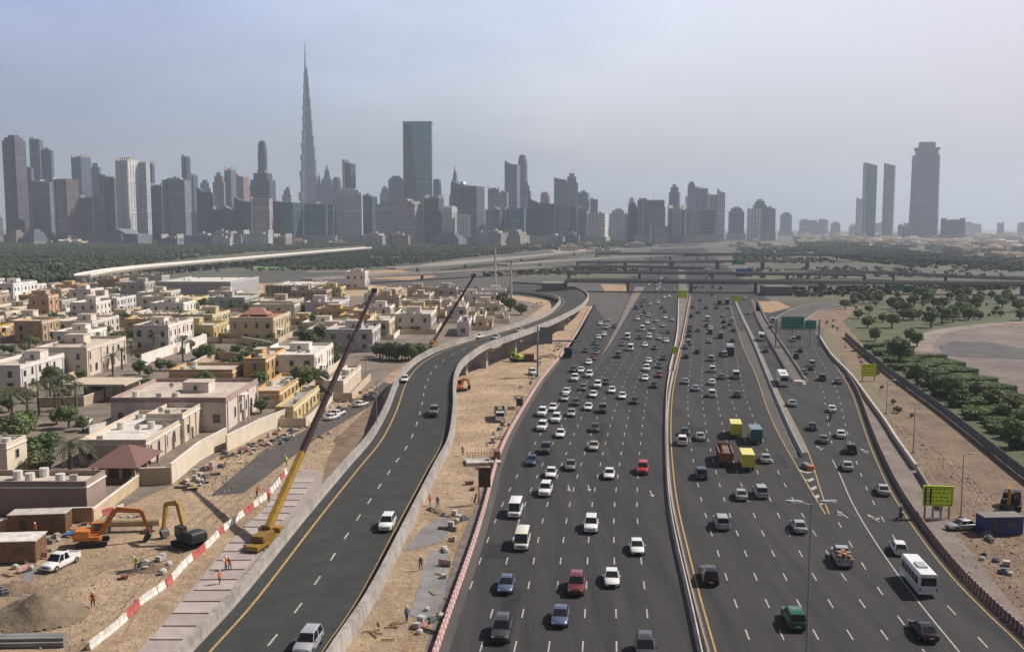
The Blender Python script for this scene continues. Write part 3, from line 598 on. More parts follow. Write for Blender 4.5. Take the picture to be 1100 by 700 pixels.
def tower(x0, x1, yt, D, c, kind='box', label=None, dr=.8, ang=None):
    a = ray_at(x0, yt, D); b = ray_at(x1, yt, D); wd = b.x - a.x; h = max(8, a.z); cx = (a.x + b.x) / 2
    r2 = random.Random(int(x0 * 7 + yt)); rz = (r2.choice([0, -.15, -.35, -.5, .1]) if ang is None else ang); k_ = abs(math.cos(rz)) + dr * abs(math.sin(rz)); wd /= k_
    dp = max(16, min(wd * dr, 60)); t = empty('tower', (cx, D + dp / 2, -.05), rz); dp = max(16, min(wd * dr, 60)); m = FM[c]; tm = trimm.get(c, conc)
    X, Y = wd / 2, dp / 2
    def part(n, f, mt): q = MB(); f(q); return q.build(n, mt, t)
    if kind == 'box':
        part('shaft', lambda q: q.b2(-X, X, -Y, Y, 0, h), m)
        cr_ = r2.randrange(5)
        if cr_ == 0: part('roof_plant', lambda q: (q.b2(-X * .6, X * .5, -Y * .6, Y * .6, h, h + 5), q.b2(-X * .2, X * .1, -Y * .3, Y * .3, h + 5, h + 9)), tm)
        elif cr_ == 1: part('crown_fins', lambda q: (q.b2(-X, -X * .86, -Y, Y, h, h + 9), q.b2(X * .86, X, -Y, Y, h, h + 9), q.b2(-X * .5, X * .5, -Y * .5, Y * .5, h, h + 4)), tm)
        elif cr_ == 2: part('sloped_crown', lambda q: q.add([(-X, -Y, h), (X, -Y, h), (X, Y, h), (-X, Y, h), (-X, -Y, h + 14), (-X * .2, -Y, h + 3), (-X * .2, Y, h + 3), (-X, Y, h + 14)], [(0, 1, 5, 4), (1, 2, 6, 5), (2, 3, 7, 6), (3, 0, 4, 7), (4, 5, 6, 7)]), m)
        elif cr_ == 3: part('crown', lambda q: (q.b2(-X * .8, X * .8, -Y * .8, Y * .8, h, h + 7), q.b2(-X * .5, X * .5, -Y * .5, Y * .5, h + 7, h + 13)), m)
        else: part('parapet', lambda q: (q.b2(-X, X, -Y, -Y + 1, h, h + 3), q.b2(-X * .9, -X * .3, -Y * .5, Y * .5, h, h + 8)), tm)
        if r2.random() < .5:
            e_ = r2.choice([-1, 1]); part('lift_core', lambda q: q.b2(e_ * X * .55 - 2.2, e_ * X * .55 + 2.2, -Y - 1.2, -Y - .02, 0, h + 2), r2.choice([conc, conc_dk, white_wall, FM['te'], FM['bl']]))
    elif kind == 'step':
        part('shaft', lambda q: (q.b2(-X, X, -Y, Y, 0, h * .86)), m)
        part('upper_shaft', lambda q: (q.b2(-X * .72, X * .72, -Y * .8, Y * .8, h * .86, h * .95)), m)
        part('crown', lambda q: q.b2(-X * .4, X * .4, -Y * .5, Y * .5, h * .95, h), tm)
    elif kind == 'slant':
        part('shaft', lambda q: q.add([(-X, -Y, 0), (X, -Y, 0), (X, Y, 0), (-X, Y, 0), (-X, -Y, h), (X, -Y, h * .965), (X, Y, h * .965), (-X, Y, h)], [(3, 2, 1, 0), (4, 5, 6, 7), (0, 1, 5, 4), (1, 2, 6, 5), (2, 3, 7, 6), (3, 0, 4, 7)]), m)
        part('fin', lambda q: q.b2(-X - 1.5, -X, -Y * .4, Y * .4, 0, h + 3), tm)
    elif kind == 'round':
        n = 20; ring = lambda k, z: [(X * k * math.cos(i * 2 * math.pi / n), Y * k * math.sin(i * 2 * math.pi / n), z) for i in range(n)]
        part('shaft', lambda q: q.loft([ring(1, 0), ring(1, h * .88), ring(.93, h * .94), ring(.75, h * .985), ring(.5, h)]), m)
    elif kind == 'spire':
        part('shaft', lambda q: q.loft([[(-X * k, -Y * k, z), (X * k, -Y * k, z), (X * k, Y * k, z), (-X * k, Y * k, z)] for k, z in ((1, 0), (1, h * .6), (.78, h * .62), (.7, h * .78), (.4, h * .82), (.25, h * .92))]), m)
        part('spire', lambda q: q.loft([[(-X * k, -Y * k, z), (X * k, -Y * k, z), (X * k, Y * k, z), (-X * k, Y * k, z)] for k, z in ((.2, h * .92), (.03, h))]), tm)
    elif kind == 'ribs':
        part('shaft', lambda q: q.b2(-X, X, -Y, Y, 0, h * .97), m)
        for i in range(7):
            x = -X + (i + .1) * wd / 6.4; part('rib', lambda q: q.b2(x - 1.3, x + 1.3, -Y - 2, -Y + .0, 0, h * (.98 + .02 * (i % 2))), white_wall)
        part('crown', lambda q: q.b2(-X * .8, X * .8, -Y * .6, Y * .6, h * .97, h * 1.0), tm)
    elif kind == 'slabs':
        part('shaft', lambda q: q.b2(-X, X, -Y, Y, 0, h), m)
        n = int(h / 4.5)
        part('balconies', lambda q: [q.b2(-X * .55, X * .55, -Y - 1.8, -Y, i * 4.5 + 3, i * 4.5 + 4.1) for i in range(n)], white_wall)
        part('corner_fin', lambda q: q.b2(-X - 1.2, -X + 1.6, -Y - 2, -Y + 4, 0, h + 4), white_wall)
    if kind in ('box', 'step', 'slabs') and wd > 25 and r2.random() < .6:
        part('podium', lambda q: q.b2(-X * 1.25, X * 1.2, -Y * 1.3, Y, 0, min(22, h * .25)), tm)
    if r2.random() < .3 and kind in ('box', 'step'):
        part('antenna', lambda q: q.tube((X * .2, 0, h), (X * .2, 0, h + r2.uniform(12, 26)), .8, .3, 5), tm)
    tag(t, label, 'tower'); t['_x'] = (x0 + x1) / 2; t['_c'] = c; t['_h'] = h; t['_y'] = yt
    return t
TW = [  # px left, px right, top row, distance, facade, form, label
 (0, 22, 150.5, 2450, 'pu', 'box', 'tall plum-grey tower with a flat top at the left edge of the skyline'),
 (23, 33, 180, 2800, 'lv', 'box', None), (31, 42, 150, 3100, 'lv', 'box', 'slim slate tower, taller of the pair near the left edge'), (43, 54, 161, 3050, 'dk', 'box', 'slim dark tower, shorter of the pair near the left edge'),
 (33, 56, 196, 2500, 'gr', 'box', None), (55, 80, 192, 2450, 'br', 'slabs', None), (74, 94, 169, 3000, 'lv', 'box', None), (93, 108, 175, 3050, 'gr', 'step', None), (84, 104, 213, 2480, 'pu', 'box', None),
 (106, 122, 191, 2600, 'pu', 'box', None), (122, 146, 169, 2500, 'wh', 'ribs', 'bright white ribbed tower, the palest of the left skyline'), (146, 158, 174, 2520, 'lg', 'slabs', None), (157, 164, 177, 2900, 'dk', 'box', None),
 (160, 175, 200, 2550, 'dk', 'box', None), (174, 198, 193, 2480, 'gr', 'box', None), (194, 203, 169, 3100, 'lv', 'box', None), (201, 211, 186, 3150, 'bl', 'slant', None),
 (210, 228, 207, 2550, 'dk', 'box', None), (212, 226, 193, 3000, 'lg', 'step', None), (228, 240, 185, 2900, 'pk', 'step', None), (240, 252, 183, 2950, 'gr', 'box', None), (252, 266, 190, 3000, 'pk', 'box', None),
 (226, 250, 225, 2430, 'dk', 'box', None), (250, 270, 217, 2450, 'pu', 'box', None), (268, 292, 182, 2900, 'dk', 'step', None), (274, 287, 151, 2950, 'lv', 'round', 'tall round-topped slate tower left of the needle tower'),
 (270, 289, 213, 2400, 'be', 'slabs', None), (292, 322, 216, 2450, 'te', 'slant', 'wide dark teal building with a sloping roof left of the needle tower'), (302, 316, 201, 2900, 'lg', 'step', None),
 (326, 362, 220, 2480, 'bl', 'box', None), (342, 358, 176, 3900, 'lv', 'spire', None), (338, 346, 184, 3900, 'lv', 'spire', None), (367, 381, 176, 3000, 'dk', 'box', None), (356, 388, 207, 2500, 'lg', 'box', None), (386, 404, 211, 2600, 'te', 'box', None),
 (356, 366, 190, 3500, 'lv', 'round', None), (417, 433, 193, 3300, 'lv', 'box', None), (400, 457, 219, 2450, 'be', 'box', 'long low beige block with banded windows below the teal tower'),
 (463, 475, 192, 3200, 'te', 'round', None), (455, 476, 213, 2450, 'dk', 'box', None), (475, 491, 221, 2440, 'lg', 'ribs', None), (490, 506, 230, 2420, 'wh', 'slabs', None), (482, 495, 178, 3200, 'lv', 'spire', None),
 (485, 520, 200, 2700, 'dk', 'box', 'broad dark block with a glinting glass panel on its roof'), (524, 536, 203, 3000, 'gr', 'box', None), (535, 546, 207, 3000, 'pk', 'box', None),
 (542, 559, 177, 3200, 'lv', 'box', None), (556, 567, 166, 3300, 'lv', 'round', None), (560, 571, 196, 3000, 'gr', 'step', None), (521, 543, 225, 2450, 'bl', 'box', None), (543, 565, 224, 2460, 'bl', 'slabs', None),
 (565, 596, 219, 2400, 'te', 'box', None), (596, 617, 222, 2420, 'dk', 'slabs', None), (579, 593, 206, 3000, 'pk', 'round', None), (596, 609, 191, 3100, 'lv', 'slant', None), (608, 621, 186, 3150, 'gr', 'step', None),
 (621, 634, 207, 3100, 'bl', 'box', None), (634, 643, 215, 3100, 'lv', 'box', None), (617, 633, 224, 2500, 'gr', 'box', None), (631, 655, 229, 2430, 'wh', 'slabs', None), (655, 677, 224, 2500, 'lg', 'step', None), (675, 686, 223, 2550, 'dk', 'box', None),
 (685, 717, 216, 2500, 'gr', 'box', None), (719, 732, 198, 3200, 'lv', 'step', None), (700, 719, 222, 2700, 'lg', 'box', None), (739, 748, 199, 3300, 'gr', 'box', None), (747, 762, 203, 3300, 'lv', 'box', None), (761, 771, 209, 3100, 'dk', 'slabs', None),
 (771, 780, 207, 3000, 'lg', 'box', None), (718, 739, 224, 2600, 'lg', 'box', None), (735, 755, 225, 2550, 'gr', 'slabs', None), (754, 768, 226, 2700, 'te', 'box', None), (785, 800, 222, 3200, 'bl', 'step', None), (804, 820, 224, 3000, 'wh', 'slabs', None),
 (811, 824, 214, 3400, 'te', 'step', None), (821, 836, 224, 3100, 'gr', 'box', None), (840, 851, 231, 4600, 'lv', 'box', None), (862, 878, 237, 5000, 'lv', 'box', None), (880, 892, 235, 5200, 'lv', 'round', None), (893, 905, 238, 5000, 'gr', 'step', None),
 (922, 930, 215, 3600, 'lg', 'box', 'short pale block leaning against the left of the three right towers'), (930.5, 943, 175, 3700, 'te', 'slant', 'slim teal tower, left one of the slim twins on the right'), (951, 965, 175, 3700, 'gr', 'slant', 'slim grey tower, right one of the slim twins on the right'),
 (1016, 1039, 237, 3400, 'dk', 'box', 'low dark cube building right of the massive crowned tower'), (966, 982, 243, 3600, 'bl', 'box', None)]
TS = [tower(a, b, y, D, c, k, lb) for a, b, y, D, c, k, lb in TW]
# ICD-like twisted teal slab : a box with one sloped facet
a, b = ray_at(432, 131, 3000), ray_at(463, 131, 3000); X = (b.x - a.x) / 2; h = a.z
t = empty('tower', ((a.x + b.x) / 2, 3030, 0)); tag(t, 'huge dark teal glass slab with a diagonal facet, tallest block in the middle', 'tower')
mb = MB(); mb.b2(-X, X, -10, 40, 0, h); mb.build('shaft', facade('facade_teal_bright', (.17, .31, .32), (.08, .19, .20), 4, 9, .65, .85, .12, .2), t)  # reflected light painted into this face as a lighter teal
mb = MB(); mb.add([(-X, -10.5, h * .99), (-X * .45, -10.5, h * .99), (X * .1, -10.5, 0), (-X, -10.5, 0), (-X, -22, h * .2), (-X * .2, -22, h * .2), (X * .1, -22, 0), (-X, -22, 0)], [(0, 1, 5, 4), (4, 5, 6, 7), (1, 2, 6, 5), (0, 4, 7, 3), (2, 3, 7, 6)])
mb.build('facet', facade('facade_teal_light', (.035, .06, .065), (.012, .03, .035), 4, 9, .65, .85, .2), t)  # shade of the facet painted in as a darker teal
mb = MB(); mb.b2(-X - 1, X + 1, -11, 41, h, h + 4); mb.build('roof_edge', steel, t)
# crowned tower on the right
a, b = ray_at(987, 166, 3500), ray_at(1011.5, 166, 3500); X = (b.x - a.x) / 2; h = a.z; h2 = ray_at(985, 152, 3500).z
t = empty('tower', ((a.x + b.x) / 2, 3530, 0)); tag(t, 'massive dark tower with a stepped crown, biggest of the three on the right', 'tower')
mb = MB(); mb.loft([[(-X * k, -24 * k, z), (-X * .8 * k, -32 * k, z), (X * .8 * k, -32 * k, z), (X * k, -24 * k, z), (X * k, 30, z), (-X * k, 30, z)] for k, z in ((1.06, 0), (1.0, h * .5), (.97, h))]); mb.build('shaft', FM['lv'], t)
mb = MB(); mb.loft([[(-X * k, -26 * k, z), (X * k, -26 * k, z), (X * k, 24 * k, z), (-X * k, 24 * k, z)] for k, z in ((.84, h), (.8, h + 14), (.92, h + 16), (.92, h + 26), (.6, h + 27), (.6, h2))]); mb.build('crown', conc_dk, t)
# the needle tower: tapering trefoil with setbacks
D = 4200; cx = ray_at(331.5, 240, D).x
t = empty('tower', (cx, D, 0)); tag(t, 'supertall stepped needle tower with a long spire, the tallest of all', 'tower')
def tre(r, z, k=(1, 1, 1)):
    o = []
    for i in range(3):
        a0 = R(90 + 120 * i + 25); rr = r * k[i]
        for da, q in ((-55, .42), (-14, .93), (0, 1.0), (14, .93), (55, .42)):
            o.append((q * rr * math.cos(a0 + R(da)), q * rr * math.sin(a0 + R(da)), z))
    return o
px2z = lambda y: ray_at(331, y, D).z
lev = [(262, 52), (215, 48), (190, 41), (172, 36), (158, 32), (146, 26), (130, 23), (118, 20), (105, 16), (94, 13), (82, 9.5), (74, 7)]
mb = MB()
for i in range(len(lev) - 1):
    z0, z1 = max(0, px2z(lev[i][0])), px2z(lev[i + 1][0]); r = lev[i][1]; dz = (z1 - z0)
    ks = [[1, 1, 1], [1, .78, 1], [.78, .78, 1]]
    for j in range(3): mb.loft([tre(r, z0 + dz * j / 3, ks[j]), tre(r, z0 + dz * (j + 1) / 3, ks[j])])
mb.build('shaft', facade('facade_needle', (.20, .23, .29), (.07, .10, .15), 12, 7, .6, .55, .3), t)
mb = MB(); mb.cyl((0, 0, px2z(74)), 4.5, px2z(60) - px2z(74), 10, r2=2.8); mb.cyl((0, 0, px2z(60)), 2.8, px2z(44.5) - px2z(60), 8, r2=.7); mb.build('spire', steel, t)
# added mirror dome that makes the sun glint on the broad dark block
p = ray_at(497, 196.5, 2690); v = (Vector((0, 0, H)) - p).normalized(); hn_ = (v + sv).normalized()
t = empty('roof_mirror', (p.x, p.y, p.z - 6)); tag(t, 'mirrored glass roof lantern glinting in the sun on the broad dark block', 'roof lantern')
u = hn_.orthogonal().normalized(); vv = hn_.cross(u); mb = MB()
mir = mat('mirror_glass', (.9, .88, .85), .34, metal=1.0)
mb.loft([[(9 * math.cos(q) * math.cos(i * math.pi / 12), 9 * math.cos(q) * math.sin(i * math.pi / 12), 2 + 8 * math.sin(q)) for i in range(24)] for q in [k * math.pi / 18 for k in range(9)]]); mb.build('glass_dome', mir, t, smooth=60)
mb = MB(); mb.cyl((0, 0, -4), 9.3, 6, 20); mb.build('drum', conc_dk, t)
# filler blocks so the skyline base is continuous
for i in range(46):
    x = -14 + i * 16.2 + rng.uniform(-3, 3); wdx = rng.uniform(12, 22); yt = rng.uniform(224, 246) + (8 if x > 640 else 0)
    TS.append(tower(x, x + wdx, min(yt, 252), rng.uniform(2480, 2900), rng.choice(['gr', 'dk', 'pu', 'lv', 'lg', 'br', 'gr']), rng.choice(['box', 'box', 'step', 'slabs'])))
for i in range(26):
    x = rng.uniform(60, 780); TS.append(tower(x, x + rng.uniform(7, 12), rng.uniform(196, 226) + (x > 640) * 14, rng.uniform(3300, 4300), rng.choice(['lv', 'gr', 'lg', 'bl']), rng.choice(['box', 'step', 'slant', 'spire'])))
for i in range(20):
    x = rng.uniform(-10, 640); TS.append(tower(x, x + rng.uniform(14, 34), rng.uniform(250, 256), rng.uniform(2150, 2350), rng.choice(['be', 'gr', 'lg', 'pk']), 'box'))
for i in range(22):
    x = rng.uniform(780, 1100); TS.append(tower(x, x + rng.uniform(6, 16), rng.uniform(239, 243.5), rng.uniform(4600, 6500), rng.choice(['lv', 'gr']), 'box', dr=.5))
ORD = ['first', 'second', 'third', 'fourth', 'fifth', 'sixth', 'seventh', 'eighth', 'ninth', 'tenth', 'eleventh', 'twelfth', 'thirteenth', 'fourteenth', 'fifteenth', 'sixteenth', 'seventeenth', 'eighteenth', 'nineteenth', 'twentieth'] + [str(k) + ('st' if k % 10 == 1 else 'nd' if k % 10 == 2 else 'rd' if k % 10 == 3 else 'th') for k in range(21, 260)]
byc = {}
TS.sort(key=lambda q: q['_x'])
for q in TS:
    byc.setdefault(q['_c'], []).append(q)
    if not q.get('label'):
        sz = 'low' if q['_h'] < 75 else 'mid-height' if q['_h'] < 130 else 'tall'
        q['label'] = '%s %s tower, %s of the %s ones counting across the skyline' % (sz, CN[q['_c']], ORD[len(byc[q['_c']]) - 1], CN[q['_c']])
    q['group'] = 'towers of the city skyline'
for q in TS:
    for k in ('_x', '_c', '_h', '_y'): del q[k]
# ------------------------------------------------------------------ elevated rail line on the left
P = smooth([tuple(W(x, y, 9)[:2]) + (0,) for x, y in ((88, 296), (115, 291), (150, 287), (200, 282.5), (260, 277.5), (330, 271.5), (396, 266))], 8)
t = empty('rail_viaduct', (0, 0, 0)); tag(t, 'long white elevated rail line curving through the green belt on the left', 'rail viaduct')
mb = MB(); wallrib(mb, [tuple(p) for p in P], [(-5, 7), (5, 7), (6, 9), (-6, 9)]); mb.build('deck', conc_lt, t)
for o in (-5.5, 5.5): mb = MB(); wallrib(mb, [tuple(p) for p in P], [(o - .3, 9.0), (o + .3, 9.0), (o + .3, 10.4), (o - .3, 10.4)]); mb.build('parapet', white_wall, t)
for i in range(0, len(P), 2): mb = MB(); mb.cyl((P[i][0], P[i][1], 0), 1.1, 7, 10); mb.build('pier', conc, t)
# ------------------------------------------------------------------ villas
WM = {}
def wm(c):
    k = 'villa_%.2f_%.2f_%.2f' % c
    return mat(k, c, .88, .09, .35)
cream = (.62, .54, .43); white = (.72, .68, .62); tan = (.46, .36, .26); orange_ = (.52, .33, .13); mauve = (.36, .26, .24); grey_ = (.42, .40, .38); yell = (.55, .43, .20); brown = (.34, .25, .18); sandc = (.55, .45, .34); lilac = (.50, .46, .50)
frame_m = mat('window_frame', (.5, .47, .43), .7)
def win_mb(w_, h_, arch):
    pts = [(-w_ / 2, 0), (w_ / 2, 0)]
    if arch: pts += [(w_ / 2 * math.cos(a), h_ - w_ / 2 + w_ / 2 * math.sin(a)) for a in [i * math.pi / 6 for i in range(7)]]
    else: pts += [(w_ / 2, h_), (-w_ / 2, h_)]
    return pts
WC = {}
def win_meshes(w_, h_, arch):
    k = (round(w_, 1), round(h_, 1), arch)
    if k in WC: return WC[k]
    p = win_mb(k[0], k[1], arch); n = len(p); mb = MB()
    o = [((x * 1.22), (y - k[1] / 2) * 1.14 + k[1] / 2) for x, y in p]
    vs = [(x, -.10, z) for x, z in p] + [(x, -.10, z) for x, z in o] + [(x, .03, z) for x, z in o]
    fs = [(i, (i + 1) % n, n + (i + 1) % n, n + i) for i in range(n)] + [(n + i, n + (i + 1) % n, 2 * n + (i + 1) % n, 2 * n + i) for i in range(n)]
    mb.add(vs, fs); f = mb.mesh('window', frame_m)
    mb = MB(); mb.add([(x, -.03, z) for x, z in p], [tuple(range(n))]); mb.box((0, -.045, k[1] / 2), (.05, .02, k[1] * .9)); gl = mb.mesh('pane', glassd, fix=False)
    WC[k] = (f, gl); return WC[k]
def put_window(root, x, y, z, rz, w_, h_, arch=False, pane=True):
    f, gl = win_meshes(w_, h_, arch)
    o = bpy.data.objects.new('window', f); link(o, root); o.location = (x, y, z); o.rotation_euler = (0, 0, rz)
    q = bpy.data.objects.new('pane', gl); link(q, o)
FOOT = []
def villa(cx, cy, xl, xr, yt, wc, label, roof=None, arch=False, up=None, rows=None, rnd=None, name='villa', rz=0.0, mincl=False, band=None, hmin=3, dmax=30, win=True):
    c = W(cx, cy); L = W(xl, cy); wd = max(4, c.x - L.x)
    # depth to the far end of the face towards the road
    s = (xr - 550) / F; dd = (c.x / s - c.y) if abs(s) > 1e-4 and xr < 545 else 14
    dp = min(max(7, dd), dmax); top = ray_at(cx, yt, c.y); h = max(hmin, top.z)
    r = rnd or random.Random(int(cx * 13 + cy)); m = wm(wc)
    FOOT.append((c.x - wd, c.x, c.y, c.y + dp))
    t = empty(name, (c.x - wd / 2, c.y + dp / 2, 0), rz); X, Y = wd / 2, dp / 2
    rm = mat('roof_' + (roof or 'pale'), {'pale': (.50, .43, .36), 'grey': (.30, .28, .26), 'red': (.36, .15, .12), 'white': (.62, .58, .53)}[roof or 'pale'], .9, .2, .4)
    mb = MB(); mb.b2(-X, X, -Y, Y, -.3, h - .55); mb.build('wall', m, t)
    mb = MB(); mb.b2(-X + .25, X - .25, -Y + .25, Y - .25, h - .55, h - .5); mb.build('roof', rm, t)
    mb = MB()
    pt = .3
    for a in ((-X, X, -Y, -Y + pt), (-X, X, Y - pt, Y), (-X, -X + pt, -Y + pt, Y - pt), (X - pt, X, -Y + pt, Y - pt)): mb.b2(*a, h - .55, h + .35)
    bm_ = wm(band) if band else m
    mb.build('parapet', bm_, t)
    mb = MB()
    for a in ((-X - .18, X + .18, -Y - .18, -Y), (X, X + .18, -Y, Y), (-X - .18, -X, -Y, Y)): mb.b2(*a, h - .75, h - .5)
    mb.build('cornice', wm(white if not band else band), t)
    fl = rows or (2 if h > 6.2 else 1); fh = (h - .8) / fl
    if win:
        for side, ln in ((0, wd), (1, dp)):
            n = max(1, int(ln / 4.2)); nn = min(n, 7)
            for k in range(fl):
                z = k * fh + fh * .3; wh = min(1.9, fh * .5)
                for i in range(nn):
                    q = -ln / 2 + (i + .5) * ln / nn
                    if r.random() < .12: continue
                    ww = 1.1 if r.random() < .7 else 1.6; ar = arch and (r.random() < .6)
                    hh = wh * (1.25 if ar else 1)
                    if side == 0: put_window(t, q, -Y, z, 0, ww, hh, ar)
                    else: put_window(t, X, q, z, math.pi / 2, ww, hh, ar)
        # door with portal on the road side
        mb = MB(); mb.b2(X, X + .12, -1.0, .1, 0, 2.3); mb.build('door', mat('door_wood', (.12, .07, .045), .6), t)
        if wd > 10 and r.random() < .7:
            mb = MB(); q = r.uniform(-.3, .3) * dp; mb.b2(X, X + 1.6, q - 1.8, q + 1.8, fh * .96, fh * .96 + .3); mb.b2(X + 1.3, X + 1.6, q - 1.8, q - 1.5, 0, fh * .96); mb.b2(X + 1.3, X + 1.6, q + 1.5, q + 1.8, 0, fh * .96); mb.build('portico', wm(white), t)
        if dp > 9:
            mb = MB()
            for q in (-.46, -.16, .16, .46): mb.b2(X, X + .22, q * dp - .3, q * dp + .3, 0, h - .76)
            mb.build('pilasters', wm(tuple(v * .9 for v in wc)), t)
    # upper room / stair head
    u = up if up is not None else (r.random() < .75)
    if u:
        uw, ud = min(wd * .4, 6), min(dp * .4, 5); ux, uy = r.uniform(-.5, .3) * X, r.uniform(-.2, .5) * Y; uh = r.uniform(2.2, 3.0)
        mb = MB(); mb.b2(ux - uw / 2, ux + uw / 2, uy - ud / 2, uy + ud / 2, h - .5, h - .5 + uh); sr = mb.build('stair_head', m, t)
        mb = MB(); mb.b2(ux - uw / 2 - .15, ux + uw / 2 + .15, uy - ud / 2 - .15, uy + ud / 2 + .15, h - .5 + uh, h - .3 + uh); mb.build('roof_slab', rm, sr)
        put_window(t, ux, uy - ud / 2, h, 0, .9, 1.1)
    for i in range(r.randint(3, 7)):
        ax, ay = r.uniform(-.82, .82) * X, r.uniform(-.82, .82) * Y; k = r.random(); mb = MB()
        if k < .5: mb.box((ax, ay, h - .05), (1.1, .9, .9), r.random()); mb.build('air_conditioner', mat('ac_grey', (.35, .34, .33), .7), t)
        elif k < .8: mb.cyl((ax, ay, h - .5), .75, 1.4, 10); mb.build('water_tank', mat('tank_white', (.6, .58, .54), .6), t)
        else: mb.tube((ax, ay, h - .5), (ax, ay, h + .5), .06, .06, 5); mb.add([(ax + .6 * math.cos(j * math.pi / 4), ay - .15 - .1 * (j % 2), h + .6 + .6 * math.sin(j * math.pi / 4)) for j in range(8)], [tuple(range(8))]); mb.build('satellite_dish', mat('dish', (.5, .48, .45), .6), t)
    tag(t, label, 'villa', 'villas of the residential quarter'); return t, X, Y, h
# near rows
villa(157.8, 500, 85, 214, 474, (.56, .47, .38), 'beige villa with a pale terrace roof behind the mauve hip-roofed pavilion', 'white', arch=True, up=False, rows=1)
tb = W(197, 492); 
t, X, Y, h = villa(197, 476, 158, 212, 446, (.60, .51, .41), 'beige upper block with an arched window above the terrace roof', 'pale', arch=True, up=False)
villa(243.4, 463, 120, 274, 428.5, (.62, .53, .48), 'large cream villa with a wide mauve parapet band and arched windows', 'pale', arch=True, band=mauve, rows=1)
villa(94, 552, -60, 104, 519, (.30, .22, .19), 'mauve brown villa with a cream roof at the edge beside the building site', 'pale', up=False, win=False)
villa(9, 520, -30, 12, 478, cream, 'cream villa corner cut by the picture edge above the mauve brown villa', 'pale', up=False)
villa(286, 415, 262, 305, 386, orange_, 'tall orange villa block with arched windows', 'pale', arch=True)
villa(250, 418, 182, 262, 398, (.50, .33, .16), 'low orange brown wing in front of the tall orange villa', 'pale', up=False, rows=1)
villa(300.6, 436, 272, 330, 421, orange_, 'low orange villa with a cluttered flat roof', 'pale', arch=True, up=False, rows=1)
villa(315.5, 455, 296, 354, 438, yell, 'ochre yellow annex with a grey flat roof nearest the dusty street', 'grey', up=False, rows=1)
villa(338.3, 408, 273, 370, 382, white, 'broad white villa with many windows below the crane boom', 'white', arch=False)
villa(369, 428, 352, 405, 410, (.60, .50, .40), 'plain pale beige house at the end of the street by the flyover', 'white', up=False, win=False)
villa(293.8, 368, 247, 315, 342, (.50, .40, .26), 'tan villa with tall arched windows and a red hip roof', 'red', arch=True)
villa(228.6, 358, 192, 246, 338.6, (.50, .43, .24), 'olive yellow villa with a bright yellow street face', 'pale')
villa(400, 378, 350, 408, 354.6, (.46, .43, .44), 'grey mauve villa with a white end wall near the green hedge', 'pale')
villa(364.6, 345, 328, 392, 325, lilac, 'lilac villa with tall striped pilasters', 'pale')
villa(314, 335, 268, 331, 324, (.40, .33, .28), 'long brown low house with a cream roof room', 'pale')
villa(206.9, 333, 184, 224, 321.5, (.54, .44, .18), 'small bright yellow house', 'pale')
villa(263, 334, 224, 279, 320, (.33, .35, .33), 'grey green house beside the small yellow one', 'pale')
villa(14.9, 324, -12, 41, 305, (.74, .72, .70), 'modern white villa with stacked balconies at the picture edge', 'white')
villa(52.6, 341, 32, 62, 318, (.52, .32, .20), 'salmon orange block with small square windows', 'pale')
villa(15.5, 344, -20, 46, 331, (.62, .55, .42), 'cream low villa in front of the salmon orange block', 'pale')
villa(45.7, 368, 16, 62, 345.5, (.44, .31, .20), 'brown tan villa with a curved bay at its corner', 'pale', arch=True)
villa(99.5, 363, 62, 126, 345.5, (.60, .56, .50), 'white villa with a grey shaded front and a tree before it', 'pale', arch=True)
villa(126, 337, 96, 145, 320.8, (.62, .60, .60), 'grey and white villa with three round arches', 'pale', arch=True)
villa(175, 329, 147, 198, 314.6, (.56, .54, .45), 'pale green white villa beyond the grey and white one', 'pale')
villa(160, 343, 144, 184, 336, (.64, .60, .55), 'small low white house behind the corner villa', 'white', up=False)
villa(181.8, 378.5, 144, 206, 350, (.70, .64, .57), 'cube-like white villa with quatrefoil windows and a walled garden', 'pale', arch=True)
villa(94.2, 404.5, 38, 139, 374, (.60, .52, .43), 'big cream villa with tan pilasters and a tall arched entrance', 'pale', arch=True)
villa(22.9, 421, -22, 65, 393.5, (.66, .63, .60), 'white villa with arched gallery windows behind the palm trees', 'pale', arch=True)
villa(86, 324, 72, 96, 315, yell, 'small yellow house in the back row', 'pale')
villa(128, 318, 112, 135, 310, cream, 'small cream house in the back row', 'pale')
villa(461.7, 332, 443, 480, 317, (.46, .38, .25), 'olive tan villa in front of the wide grey road', 'pale')
villa(463, 358, 423, 482, 338, (.60, .55, .50), 'large pale villa with a brown shaded side beside the thin dark boom', 'pale')
villa(418, 364, 394, 432, 345, (.58, .50, .36), 'yellow cream villa left of the large pale one', 'pale', arch=True)
villa(500.6, 346, 480, 513, 330, (.60, .54, .45), 'cream villa right of the thin dark boom', 'pale')
villa(504, 361, 491, 519, 347, (.56, .53, .58), 'pale lilac house just behind the flyover parapet', 'pale')
villa(521, 354, 511, 534, 340, (.56, .44, .32), 'beige house with a stepped top near the flyover bend', 'pale')
villa(541, 346, 535, 551, 338, (.55, .45, .32), 'tiny sand coloured house near the flyover bend', 'pale')
villa(425, 325, 408, 434, 311, (.56, .38, .22), 'orange topped house behind the long boom tip', 'pale')
villa(392, 311, 371, 396, 292, (.66, .58, .57), 'tall white and red block standing above the back row', 'pale')
